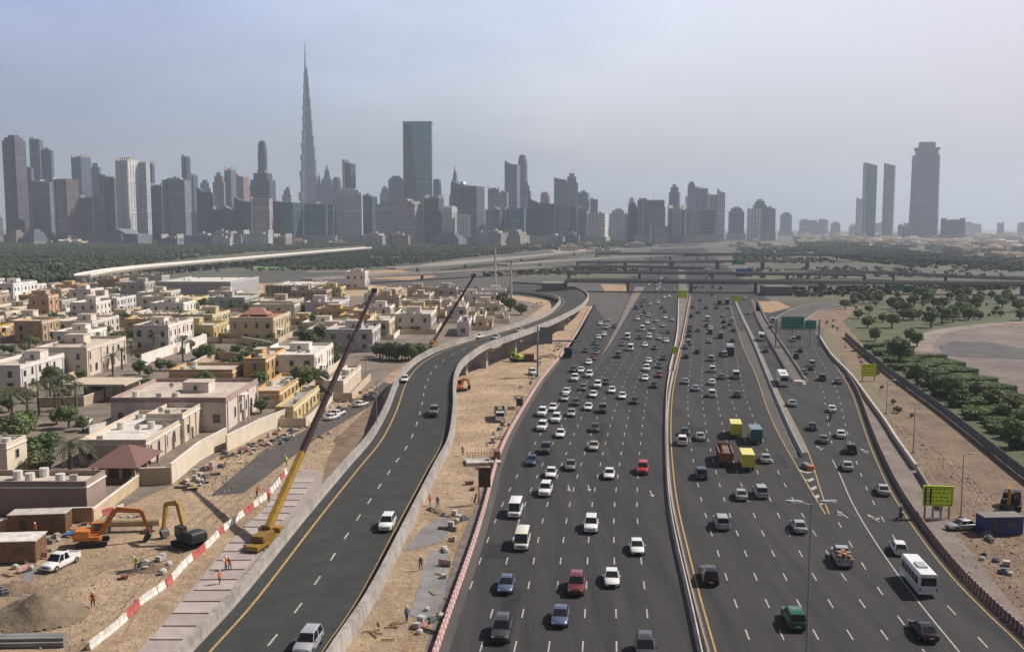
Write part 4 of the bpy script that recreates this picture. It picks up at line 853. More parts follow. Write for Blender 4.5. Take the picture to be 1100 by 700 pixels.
# long sheds in the back
def shed(cx, cy, xl, xr, yt, wc, label): return villa(cx, cy, xl, xr, yt, wc, label, 'white', up=False, rows=1, win=False, name='warehouse', dmax=70)
shed(248, 322, 168, 278, 303, (.34, .34, .35), 'long grey warehouse with a white gable end')
shed(174, 306, 130, 182, 296, (.30, .32, .28), 'low warehouse with a pale green roof')
shed(330, 318, 285, 352, 308, (.33, .30, .26), 'long shed with a dark open front and rows of palms')
shed(108, 312, 50, 120, 305, (.36, .30, .26), 'low brown shed in the back row')
# infill houses where the quarter continues
cols = [cream, white, tan, grey_, sandc, brown, yell, white, cream, orange_]
cnt = 0; ci = {}
NM = {cream: 'cream', white: 'white', tan: 'tan', grey_: 'grey', sandc: 'sand coloured', brown: 'brown', yell: 'yellow', orange_: 'orange'}
tries = []
for i in range(900):
    y = rng.uniform(313, 372); x = rng.uniform(-20, 560)
    if y > 352 and x > 420: continue
    if x > 480 and y < 322 : continue
    if y < 318 and x > 400: continue
    if x > 150 and x < 420 and y < 318: continue
    c = W(x, y); wd = rng.uniform(12, 21); dp = rng.uniform(10, 18)
    if any(c.x - wd - 3 < b and c.x + 3 > a and c.y - 3 < d and c.y + dp + 3 > e for a, b, e, d in FOOT): continue
    if c.x > -14 - (c.y < 330) * 10 + (c.y > 380) * 12: continue
    wc = rng.choice(cols); xl = PXY((c.x - wd, c.y, 0))[0]; xr = PXY((c.x, c.y + dp, 0))[0]; h = rng.uniform(5.5, 9.5) if y < 350 else rng.uniform(4, 6.5)
    ci[wc] = ci.get(wc, 0) + 1
    tries.append((x, y, xl, xr, PXY((c.x, c.y, h))[1], wc)); FOOT.append((c.x - wd, c.x, c.y, c.y + dp))
    if len(tries) > 50: break
tries.sort(key=lambda q: q[1], reverse=True); seen = {}
for x, y, xl, xr, yt, wc in tries:
    seen[wc] = seen.get(wc, 0) + 1
    villa(x, y, xl, xr, yt, wc, '%s house between the larger villas, %s %s one going back' % (NM[wc], ORD[seen[wc] - 1], NM[wc]), 'pale', arch=rng.random() < .4, dmax=18)
# red hip roof on the tan villa
c = W(288, 364); mb = MB(); z = ray_at(293.8, 342, W(293.8, 368).y).z + .36
mb.add([(c.x - 11, c.y, z), (c.x, c.y, z), (c.x, c.y + 9, z), (c.x - 11, c.y + 9, z), (c.x - 7.5, c.y + 4.5, z + 2.4), (c.x - 3.5, c.y + 4.5, z + 2.4)], [(0, 1, 5, 4), (1, 2, 5), (2, 3, 4, 5), (3, 0, 4), (3, 2, 1, 0)])
ro = mb.build('hip_roof', mat('roof_tiles_red', (.32, .15, .11), .85, .2, 2))
tv = [o for o in bpy.data.objects if o.get('label', '').startswith('tan villa with tall arched')][0]
ro.parent = tv; ro.location = -tv.location
# mauve pavilion
t = empty('pavilion', W(136, 516)); tag(t, 'garden pavilion with a mauve pyramid hip roof on short pillars', 'pavilion')
a = W(146, 519); b = W(98, 519); X = (a.x - b.x) / 2; t.location = ((a.x + b.x) / 2, a.y + 6, 0)
mb = MB(); mb.loft([[(-X - .6, -6.6, 2.9), (X + .6, -6.6, 2.9), (X + .6, 6.6, 2.9), (-X - .6, 6.6, 2.9)], [(-.6, -.2, 5.6), (.6, -.2, 5.6), (.6, .2, 5.6), (-.6, .2, 5.6)]]); mb.build('roof', mat('roof_tiles_mauve', (.17, .09, .08), .85, .15, 2), t)
for x in (-1, -.33, .33, 1):
    for y in (-1, 0, 1):
        if abs(x) == 1 or abs(y) == 1: mb = MB(); mb.box((x * (X - .3), y * 5.7, 1.45), (.4, .4, 2.9)); mb.build('pillar', wm(tan), t)
mb = MB(); mb.b2(-X, X, -6, 6, 0, .9); mb.b2(-X * .7, X * .7, -4.5, 4.5, .9, 2.8); mb.build('wall', wm((.2, .15, .12)), t)
# carport
t = empty('carport', W(110, 428)); tag(t, 'flat cream carport roof on dark columns in front of the big cream villa', 'carport')
mb = MB(); mb.b2(-8, 8, -5, 7, 4.1, 4.6); mb.build('roof', wm(sandc), t)
for x in (-7.4, -2.5, 2.5, 7.4):
    for y in (-4.4, 6.4): mb = MB(); mb.box((x, y, 2.05), (.35, .35, 4.1)); mb.build('column', dkmetal, t)
mb = MB(); mb.b2(-7, 7.6, 6, 6.5, 0, 3.6); mb.build('wall', wm(white), t)
# boundary walls
def gwall(pts, h, wc, label, th=.3, name='garden_wall'):
    P = [tuple(W(a, b)[:2]) + (0,) for a, b in pts]; mb = MB(); wallrib(mb, P, [(-th / 2, -.2), (th / 2, -.2), (th / 2, h), (-th / 2, h)])
    t = mb.build(name, wm(wc)); tag(t, label, 'wall')
    mb = MB(); wallrib(mb, P, [(-th / 2 - .06, h), (th / 2 + .06, h), (th / 2 + .06, h + .12), (-th / 2 - .06, h + .12)]); mb.build('coping', wm(white), t)
gwall([(184, 520), (214, 494.5), (243.5, 478)], 3.6, cream, 'tall cream garden wall facing the building site beside the beige villa')
gwall([(243.5, 485), (280, 466), (314, 452)], 3.3, cream, 'long cream garden wall below the mauve-banded villa')
gwall([(152, 392), (188, 379), (222, 368)], 3.4, white, 'white garden wall of the cube-like villa')
gwall([(150, 521), (184, 520)], 3.0, (.40, .33, .25), 'shaded beige garden wall turning the corner near the pavilion')
gwall([(100, 560), (128, 538), (150, 521)], 1.9, (.5, .38, .25), 'low sandy wall running past the pavilion')
gwall([(199, 380), (212, 372), (226, 362)], 3.2, white, 'white yard wall behind the olive patch')
gwall([(226, 362), (292, 375)], 2.6, (.42, .34, .2), 'olive tan yard wall below the tan villa')
gwall([(206, 398), (232, 385), (262, 388)], 2.6, tan, 'tan yard wall behind the orange villa')
gwall([(320, 395), (342, 412), (368, 428)], 2.4, white, 'white yard wall below the broad white villa')
gwall([(40, 437), (90, 436), (121, 425)], 2.4, (.45, .36, .28), 'brown yard wall in front of the carport')
gwall([(96, 470), (120, 463), (152, 463)], 2.4, white, 'white yard wall beside the date palm')
gwall([(0, 575), (70, 561), (100, 560)], 2.2, (.36, .22, .12), 'rusty brown site hoarding below the mauve brown villa', name='hoarding')
# far low-rise district: many tiny houses
me_h = []
for k in range(6):
    r = random.Random(k); mb = MB(); a, b, h = r.uniform(9, 15), r.uniform(9, 16), r.uniform(5, 9)
    mb.b2(-a, a, -b, b, 0, h); mb.b2(-a, -a + .5, -b, b, h, h + 1.2); mb.b2(-a * .3, a * .5, -b * .4, b * .5, h, h + 3, 0)
    for i in range(4): mb.b2(-a + 2 + i * a * .45, -a + 4 + i * a * .45, -b - .1, -b, h * .5, h * .5 + 2, 1)
    me_h.append(mb.mesh('low_house', [wm([cream, white, sandc, tan, (.45, .36, .32), (.5, .44, .4)][k]), glassd]))
GR = 'hazy low houses on the plain'
for i in range(210):
    x = rng.uniform(860, 1108); y = 250.5 + 34 * rng.random() ** 1.25
    if y > 258 + (x - 880) * .11: y = 250.5 + (y - 250.5) * .35
    c = W(x, y); o = bpy.data.objects.new('low_house', me_h[i % 6]); link(o); o.location = c; o.rotation_euler = (0, 0, rng.uniform(-.4, .4)); s = rng.uniform(.8, 1.35) * (1 + max(0, c.y - 1500) / 3500); o.scale = (s, s, min(s, 1.2))
    tag(o, 'tiny pale low house in the hazy district below the three right towers', 'house', GR)
for i in range(60):
    x = rng.uniform(-10, 420); y = rng.uniform(257, 263)
    c = W(x, y); o = bpy.data.objects.new('low_house', me_h[i % 6]); link(o); o.location = c; s = rng.uniform(.9, 1.5); o.scale = (s * 1.4, s, s * 1.3)
    tag(o, 'low pale building at the foot of the left skyline', 'house', 'low buildings at the skyline foot')
for i in range(50):
    x = rng.uniform(560, 860); y = rng.uniform(255, 272)
    c = W(x, y)
    if LB(c.y) - 20 < c.x < CRE(c.y) + 20: continue
    o = bpy.data.objects.new('low_house', me_h[i % 6]); link(o); o.location = c; s = rng.uniform(.7, 1.2); o.scale = (s, s, s)
    tag(o, 'small pale building beside the far end of the highway', 'house', 'small buildings along the far highway')
# ------------------------------------------------------------------ vegetation
def rnd_dir(r):
    z = r.uniform(-1, 1); a = r.uniform(0, 2 * math.pi); q = math.sqrt(1 - z * z); return Vector((q * math.cos(a), q * math.sin(a), z))
def crown_mesh(seed, R_, h0, h1, n=1500, clumps=22, leaf=.32, m=None, flat=.75):
    r = random.Random(seed); mb = MB(); C = []
    for i in range(clumps):
        d = rnd_dir(r); k = r.uniform(.35, .8); C.append((Vector((d.x * R_ * k, d.y * R_ * k, (h0 + h1) / 2 + d.z * (h1 - h0) / 2 * k)), R_ * r.uniform(.3, .5)))
    for i in range(n):
        c, cr = C[r.randrange(clumps)]; d = rnd_dir(r); p = c + Vector((d.x, d.y, d.z * flat)) * cr * r.uniform(.55, 1.05) ** .6
        u = rnd_dir(r); v = u.cross(d); v = v.normalized() if v.length > .1 else rnd_dir(r); s = leaf * r.uniform(.6, 1.4)
        mb.quad(p - u * s, p + v * s * .8, p + u * s, p - v * s * .8)
    return mb.mesh('crown', m, fix=False)
def trunk_mesh(seed, h0, h1, R_, m=bark):
    r = random.Random(seed); mb = MB(); mb.tube((0, 0, -.1), (0, 0, h0), .06 * h1 + .05, .035 * h1, 8)
    for i in range(6):
        a = i * 1.05 + r.random(); mb.tube((0, 0, h0 * r.uniform(.6, 1)), (math.cos(a) * R_ * .6, math.sin(a) * R_ * .6, h0 + (h1 - h0) * r.uniform(.2, .6)), .025 * h1, .03, 5)
    return mb.mesh('trunk', m)
TK = {}
for k, (R_, h0, h1, m, n) in enumerate([(3.2, 1.6, 6.5, leafA, 4200), (2.6, 1.4, 5.2, leafB, 3400), (3.8, 2.2, 7.6, leafB, 5200), (2.2, .8, 4.0, leafC, 2400), (2.8, 2.4, 6.2, leafC, 2400)]):
    TK[k] = (crown_mesh(k + 3, R_, h0, h1, n, m=m, leaf=.19), trunk_mesh(k, h0, h1, R_))
def tree(k, x, y, s=1.0, label=None, group=None, cat='tree', name='tree'):
    t = empty(name, (x, y, 0), rng.uniform(0, 6)); t.scale = (s * rng.uniform(.92, 1.1), s, s * rng.uniform(.9, 1.1))
    for n_, me in zip(('crown', 'trunk'), TK[k]): link(bpy.data.objects.new(n_, me), t)
    return tag(t, label, cat, group)
def palm_mesh(seed, h, fr=2.6, n=22):
    r = random.Random(seed); mb = MB()
    for i in range(n):
        a = i * 2.4 + r.random() * .3; el = r.uniform(-.2, 1.1); P = []
        for j in range(7):
            s = j / 6; P.append(Vector((math.cos(a) * fr * s * math.cos(el * (1 - s * .3)), math.sin(a) * fr * s * math.cos(el * (1 - s * .3)), h + fr * (math.sin(el) * s - .75 * s * s))))
        sd = Vector((-math.sin(a), math.cos(a), 0))
        for j in range(6):
            for q in range(2):
                b0 = P[j].lerp(P[j + 1], q / 2); w_ = .55 * fr / 2.6 * (1 - abs((j + q / 2) / 6 - .45) * 1.3)
                for sg in (-1, 1):
                    d = (P[j + 1] - P[j]) * .6; tip = b0 + sd * sg * w_ + d + Vector((0, 0, -.25 * w_))
                    mb.add([b0, b0 + (P[j + 1] - P[j]) * .3, tip], [(0, 1, 2)])
    return mb.mesh('crown', leafP, fix=False)
PK = []
for k, (h, fr) in enumerate([(5.5, 2.8), (7.0, 3.0), (3.6, 3.2)]):
    mb = MB(); mb.tube((0, 0, -.1), (0, 0, h * .5), .30, .24, 8); mb.tube((0, 0, h * .5), (.1, 0, h), .24, .2, 8); mb.cyl((.1, 0, h - .5), .34, .7, 8)
    PK.append((palm_mesh(k, h, fr, 30 if k == 2 else 24), mb.mesh('trunk', bark)))
def palm(k, x, y, s, label, group):
    t = empty('palm_tree', (x, y, 0), rng.uniform(0, 6)); t.scale = (s, s, s)
    for n_, me in zip(('crown', 'trunk'), PK[k]): link(bpy.data.objects.new(n_, me), t)
    return tag(t, label, 'palm tree', group)
def tp(k, px, py, s, label, group=None):
    c = W(px, py); return tree(k, c.x, c.y, s, label, group)
def pp(k, px, py, s, label, group=None):
    c = W(px, py); return palm(k, c.x, c.y, s, label, group)
GV = 'trees among the villas'
pp(2, 76, 508, 1.5, 'big spreading date palm between the white gallery villa and the pavilion', GV)
tp(2, 50, 500, .9, 'bright green bushy tree left of the big date palm', GV); tp(1, 30, 505, 1.1, 'dark dense tree below the palms at the picture edge', GV); tp(0, 20, 480, 1.2, 'broad dark tree nearest the picture edge in the villa garden', GV)
tp(3, 42, 512, 1.2, 'olive green rounded shrub tree beside the cream villa corner', GV)
for i, (x, y) in enumerate([(30, 450), (42, 446), (60, 446), (68, 440), (82, 440), (14, 462)]):
    pp(1 if i % 2 else 0, x, y, 1.15, 'tall thin palm, %s of the row before the white gallery villa' % ORD[i], GV)
for i, (x, y, k, s) in enumerate([(112, 362, 3, 1.3), (150, 402, 1, .9), (172, 398, 3, .9), (160, 404, 3, .8), (84, 336, 1, 1.1), (136, 350, 1, 1.2), (130, 372, 1, 1.1), (322, 342, 0, 1.2), (340, 356, 1, 1.4), (345, 368, 1, 1.3), (330, 372, 3, 1.1), (374, 352, 0, 1.0),
                                  (336, 414, 1, 1.0), (326, 418, 0, 1.0), (348, 412, 3, .9), (560, 338, 3, 1.6), (548, 334, 1, 1.5), (540, 330, 1, 1.6), (62, 368, 3, 1.2), (60, 330, 1, 1.4), (290, 398, 3, .9), (232, 330, 3, 1.2), (20, 358, 3, 1.0), (360, 392, 3, 1.0), (64, 352, 1, 1.2)]):
    tp(k, x, y, s, '%s garden tree, %s one among the villas from the left' % (['bushy green', 'dark green', 'tall dark', 'small olive', 'olive'][k], 'x'), GV)
ve = [o for o in bpy.data.objects if o.get('label', '').endswith('x one among the villas from the left')]
ve.sort(key=lambda o: PXY(o.location)[0])
for i, o in enumerate(ve): o['label'] = o['label'].replace('x one among', ORD[i] + ' one among')
for i in range(14): pp(0, 288 + i * 4.6, 319, 1.3, 'palm in the row before the long dark-fronted shed', 'palms before the long shed')
# dark green clump beside the flyover (row of single trees)
for i in range(16):
    x = 404 + i * 3.4 + rng.uniform(-1, 1); tp([1, 2, 0][i % 3], x, 389 - abs(i - 7) * .5 + rng.uniform(-3, 1), .8, 'dark green tree in the thick clump left of the flyover bend', 'trees in the clump by the flyover')
def hedge_mesh(L, wd, h, seed, m, dens=75):
    r = random.Random(seed); mb = MB(); n = int(L * (wd + h) * dens)
    mb.b2(-L / 2 + .5, L / 2 - .5, -wd / 2 + .6, wd / 2 - .6, 0, h - .6)
    for i in range(n):
        x = r.uniform(-L / 2, L / 2); q = r.uniform(.93, 1.02); sd_ = r.random(); hh = h * (1 + .05 * math.sin(x * 1.3 + seed))
        p = Vector((x, r.uniform(-wd / 2, wd / 2), hh * q)) if sd_ < .55 else (Vector((x, r.choice([-1, 1]) * wd / 2 * q, r.uniform(.05, hh))) if sd_ < .9 else Vector((r.choice([-1, 1]) * L / 2, r.uniform(-wd / 2, wd / 2), r.uniform(.05, hh)))); u = rnd_dir(r); v = u.orthogonal().normalized(); s = r.uniform(.12, .26)
        mb.quad(p - u * s, p + v * s, p + u * s, p - v * s)
    return mb.mesh('hedge', m, fix=False)
HM = [hedge_mesh(10, 2.7, 1.3, 1, mat('hedge_a', (.13, .20, .045), .7, .35, .5)), hedge_mesh(12, 3.0, 1.5, 2, mat('hedge_b', (.10, .16, .045), .7, .35, .5)), hedge_mesh(9, 2.5, 1.2, 3, mat('hedge_c', (.15, .21, .055), .7, .35, .5))]
hl = smooth([tuple(W(a, b)[:2]) for a, b in ((925, 372), (950, 390), (975, 407), (1000, 424), (1030, 444), (1062, 466), (1098, 490), (1150, 522))], 6)
hs = np.r_[0, np.cumsum(np.linalg.norm(np.diff(hl, axis=0), axis=1))]; d = 2; i = 0; hc = 0
while d < hs[-1]:
    x, y = np.interp(d, hs, hl[:, 0]), np.interp(d, hs, hl[:, 1])
    for row in range(2 if y < 330 else 1):
        o = bpy.data.objects.new('hedge', HM[(i + row) % 3]); link(o); o.location = (x + 7.0 + row * 10 + rng.uniform(-.4, .4), y + 1.0 + rng.uniform(-.3, .3), 0); o.rotation_euler = (0, 0, .10 + rng.uniform(-.05, .05)); s = rng.uniform(.95, 1.1); o.scale = (s, s * 1.1, s * rng.uniform(.9, 1.2))
        tag(o, '%s clipped hedge %s the screen fence, %s from the far end' % (['bright green', 'dark green', 'yellow green'][(i + row) % 3], 'against' if row == 0 else 'one rank behind', ORD[min(i, 58)]), 'hedge', 'clipped hedge rows in the park')
    d += 5.2 * (1 + max(0, y - 260) / 500); i += 1
# screen fence along the park
FP = [(float(p[0]), float(p[1]), 0) for p in smooth([tuple(W(a, b)[:2]) for a, b in ((908, 362), (930, 382), (955, 402), (985, 424), (1020, 450), (1055, 478), (1092, 508), (1140, 545))], 6)]
t = empty('screen_fence', (0, 0, 0)); tag(t, 'long dark grey green screen fence on posts along the park hedges', 'fence')
mb = MB(); wallrib(mb, FP, [(-.05, .1), (.05, .1), (.05, 2.1), (-.05, 2.1)]); mb.build('mesh_panel', mat('screen_green', (.115, .125, .125), .9, .2, .5), t)
for p in FP[::2]: mb = MB(); mb.b2(p[0] - .08, p[0] + .08, p[1] - .08, p[1] + .08, 0, 2.3); mb.build('post', dkmetal, t)
# park trees
GP = 'trees of the roadside park'
PT = [(966, 392, 2, 1.3, 'big dark tree standing alone beside the fence, largest in the park'), (985, 412, 0, .9, 0), (1000, 418, 1, .9, 0), (1010, 424, 2, .75, 0), (1022, 428, 0, .95, 0), (1030, 436, 1, .9, 0), (1048, 430, 4, .8, 0), (1064, 440, 4, .95, 0), (1078, 452, 1, .8, 0), (1090, 446, 4, .8, 0), (985, 372, 1, 1.0, 0), (978, 366, 3, 1.2, 0),
      (932, 352, 3, 1.3, 0), (948, 346, 3, 1.1, 0), (940, 366, 3, 1.2, 0), (958, 352, 0, 1.0, 0), (1000, 352, 2, 1.1, 0), (1012, 348, 2, 1.2, 0), (1024, 346, 0, 1.2, 0), (922, 342, 3, 1.2, 0), (1040, 344, 1, 1.2, 0), (1094, 470, 1, 1.1, 0), (1085, 480, 0, 1.0, 0)]
for x, y, k, s, lb in PT: tp(k, x, y, s, lb or 'P%d' % k, GP)
for i in range(110):
    x = rng.uniform(905, 1105); y = rng.uniform(320, 347)
    if x < 930 and y > 335: continue
    if abs(y - 346) < 1.5: continue
    tp(rng.choice([0, 1, 3, 3, 3, 4]), x, y, rng.uniform(.35, 1.3), 'P%d' % rng.choice([0, 1, 3, 4]), GP)
ve = [o for o in bpy.data.objects if o.get('group') == GP and o['label'].startswith('P')]; ve.sort(key=lambda o: PXY(o.location)[0]); cc = {}
for o in ve:
    nm = ['bushy green', 'dark green', 'tall dark', 'small olive', 'olive'][[k for k in TK if TK[k][0] == o.children[0].data][0]] if o.children else 'green'
    cc[nm] = cc.get(nm, 0) + 1; o['label'] = '%s park tree, %s of its kind counting along from the slip road' % (nm, ORD[min(58, cc[nm] - 1)])
# verge shrubs
VS = [(0, 885), ]
for i in range(16):
    tt = rng.random(); y = 345 + tt * 110; x = 893 + (y - 362) * .78 + rng.uniform(5, 22)
    tp(3, x, y, rng.uniform(.18, .4), 'small dry shrub on the grassy verge beside the white wall', 'dry shrubs on the verge')
# far woods as single masses of clumps
def wood(name, poly, n, hs_, m, label, seed, s0=1.0):
    r = random.Random(seed); mb = MB(); P = [tuple(W(a, b)[:2]) for a, b in poly]
    xs = [p[0] for p in P]; ys = [p[1] for p in P]
    def inside(x, y):
        c = False; j = len(P) - 1
        for i in range(len(P)):
            if (P[i][1] > y) != (P[j][1] > y) and x < (P[j][0] - P[i][0]) * (y - P[i][1]) / (P[j][1] - P[i][1]) + P[i][0]: c = not c
            j = i
        return c
    k = 0; tr = 0
    while k < n and tr < n * 20:
        tr += 1
        x, y = r.uniform(min(xs), max(xs)), r.uniform(min(ys), max(ys))
        if not inside(x, y): continue
        if math.sin(x * .021 + 1.3 * math.sin(y * .008)) * math.sin(y * .017 + seed) + r.uniform(-.4, .4) > .55: continue
        if any(abs(x - np.interp(y, RP_[:, 1], RP_[:, 0])) < 0 for RP_ in ()): continue
        k += 1; s = r.uniform(*hs_) * s0 * (1 + y / 3000)
        for q in range(9):
            d = rnd_dir(r); c = Vector((x + d.x * s * .9, y + d.y * s * .9, s * (.6 + d.z * .4))); u = rnd_dir(r); v = u.orthogonal().normalized(); w_ = u.cross(v); e = s * r.uniform(.25, .5)
            mb.add([c + u * e, c - u * e, c + v * e, c - v * e, c + w_ * e, c - w_ * e], [(0, 2, 4), (2, 1, 4), (1, 3, 4), (3, 0, 4), (2, 0, 5), (1, 2, 5), (3, 1, 5), (0, 3, 5)])
    return tag(mb.build(name, m, fix=False), label, 'trees', kind='stuff')
wl = mat('wood_leaves', (.038, .058, .028), .85, .3, .02, col2=(.062, .08, .038))
wood('woodland', [(-20, 293), (90, 291), (240, 274), (395, 263), (395, 260.5), (200, 260), (-20, 262)], 8500, (1.4, 3.2), wl, 'dense dark green woodland between skyline and rail line on the left', 1)
wood('woodland', [(-20, 306), (80, 304), (88, 298), (110, 291), (-20, 293)], 200, (3, 5), wl, 'green scrub nearer than the rail line at the left edge', 2)
wood('woodland', [(392, 289), (440, 284), (500, 277), (560, 271), (560, 262.5), (470, 262.5), (395, 266), (270, 281), (140, 292), (250, 292)], 4200, (1.4, 2.8), wl, 'green thicket between rail line and the wide grey road', 3)
wood('woodland', [(560, 270), (700, 265), (705, 258.5), (560, 261)], 500, (3, 5), wl, 'green band at the foot of the middle skyline', 4)
wood('woodland', [(856, 263), (905, 262), (950, 268), (1110, 284), (1110, 292), (1000, 289), (915, 281), (880, 273)], 3200, (1.6, 3.2), wl, 'dark green plantation belt crossing the plain on the right', 5)
wood('woodland', [(500, 297), (560, 289), (690, 288), (690, 293), (610, 297)], 160, (1.2, 2.4), wl, 'low scrub between the two middle overpasses', 6)
wood('woodland', [(850, 319), (905, 319), (1000, 315), (1110, 310), (1110, 306), (850, 312)], 160, (1.5, 3), wl, 'scrub strip below the long overpass on the right', 7)
wood('woodland', [(800, 290), (900, 288), (1110, 293), (1110, 296), (900, 300), (800, 299)], 160, (1.2, 2.4), wl, 'low scrub between the overpass decks on the right', 8)
wood('woodland', [(790, 270), (860, 266), (900, 284), (790, 282)], 260, (1.5, 3.0), wl, 'scattered scrub beside the far highway', 9)
# sports field and pale sheds in the green belt
gpoly('green_field', [(268, 287), (325, 284.5), (330, 287), (270, 290)], .3, mat('field_green', (.12, .24, .07), .9, .1, .02))
mb = MB(); a = W(640, 277); mb.b2(a.x - 4, a.x + 4, a.y, a.y + 4, 0, 14); mb.b2(a.x + 8, a.x + 15, a.y, a.y + 4, 0, 16)
for k, (x0, x1, yb, yt) in enumerate(((639, 647, 277, 266.5), (648.5, 655, 277, 264.5))):
    a, b = W(x0, yb), W(x1, yb); z = ray_at(x0, yt, a.y).z
    t = empty('billboard', ((a.x + b.x) / 2, a.y, 0)); tag(t, 'bright white roadside billboard, %s of the pair below the striped tower' % ['wider', 'narrower'][k], 'billboard')
    q = MB(); q.b2(-(b.x - a.x) / 2, (b.x - a.x) / 2, -.5, .5, 3, z); q.build('panel', white_wall, t); q = MB(); q.b2(-.6, .6, -.3, .5, 0, 3); q.build('post', steel, t)
# ------------------------------------------------------------------ vehicles
PAINT = {'white': (.78, .78, .77), 'cream': (.70, .66, .56), 'silver': (.42, .43, .45), 'beige': (.42, .38, .33), 'grey': (.17, .18, .19), 'dark': (.045, .047, .055), 'black': (.014, .014, .017), 'blue': (.035, .055, .12), 'slate': (.10, .14, .22),
         'red': (.42, .02, .03), 'maroon': (.16, .02, .03), 'green': (.005, .11, .045), 'teal': (.02, .13, .15), 'yellow': (.78, .68, .05), 'brown': (.32, .11, .05), 'orange': (.5, .18, .03)}
def paint(c): return mat('paint_' + c, PAINT[c], .32, metal=.15 if c in ('silver', 'grey', 'slate') else 0, coat=.5)
tintg = mat('tinted_glass', (.012, .014, .018), .08, spec=.9); lampw = mat('lamp_clear', (.6, .6, .58), .1); lampr = mat('lamp_red', (.35, .01, .01), .2); rimm = mat('rim_alloy', (.4, .4, .42), .35, metal=.8); plast = mat('trim_black', (.02, .02, .022), .6); plate = mat('plate_white', (.7, .7, .66), .5)
def ring(hw, zb, zm, zt, y):
    r = [(hw * .86, zb), (hw * .98, zb + .14), (hw, zm), (hw * .95, zt - .10), (hw * .78, zt)]
    return [(x, y, z) for x, z in r] + [(-x, y, z) for x, z in reversed(r)]
SPEC = {  # length, half width, lower body stations (y, k, zt), greenhouse (y0,y1,y2,y3, zbase, ztop, k), wheel r
 'sedan': (4.75, .93, [(-2.35, .84, .82), (-2.2, .94, .96), (-1.3, 1, 1.02), (.8, 1, .98), (1.7, .97, .90), (2.2, .88, .76), (2.38, .74, .62)], (-1.95, -1.15, .25, 1.15, .98, 1.45), .33),
 'suv': (4.9, .99, [(-2.42, .90, 1.05), (-2.3, .97, 1.15), (-1.2, 1, 1.18), (.8, 1, 1.16), (1.8, .97, 1.10), (2.3, .9, .98), (2.45, .78, .8)], (-2.36, -2.0, .35, 1.1, 1.14, 1.82), .40),
 'hatch': (4.1, .88, [(-2.0, .88, .95), (-1.9, .95, 1.02), (-1, 1, 1.02), (.8, 1, 1.0), (1.5, .96, .92), (1.9, .86, .78), (2.05, .72, .62)], (-2.0, -1.5, .3, 1.2, 1.0, 1.5), .32),
 'van': (5.3, .97, [(-2.62, .93, 1.15), (-2.5, .98, 1.2), (-1, 1, 1.2), (1.2, 1, 1.2), (2.2, .98, 1.12), (2.55, .92, .95), (2.66, .8, .7)], (-2.6, -2.5, 1.5, 2.3, 1.18, 2.15), .35),
 'pickup': (5.3, .95, [(-2.6, .95, .98), (-2.5, .97, 1.02), (-.9, 1, 1.02), (1.0, 1, 1.05), (1.9, .97, 1.02), (2.5, .9, .92), (2.64, .8, .7)], (-.75, -.45, .7, 1.35, 1.0, 1.78), .38)}
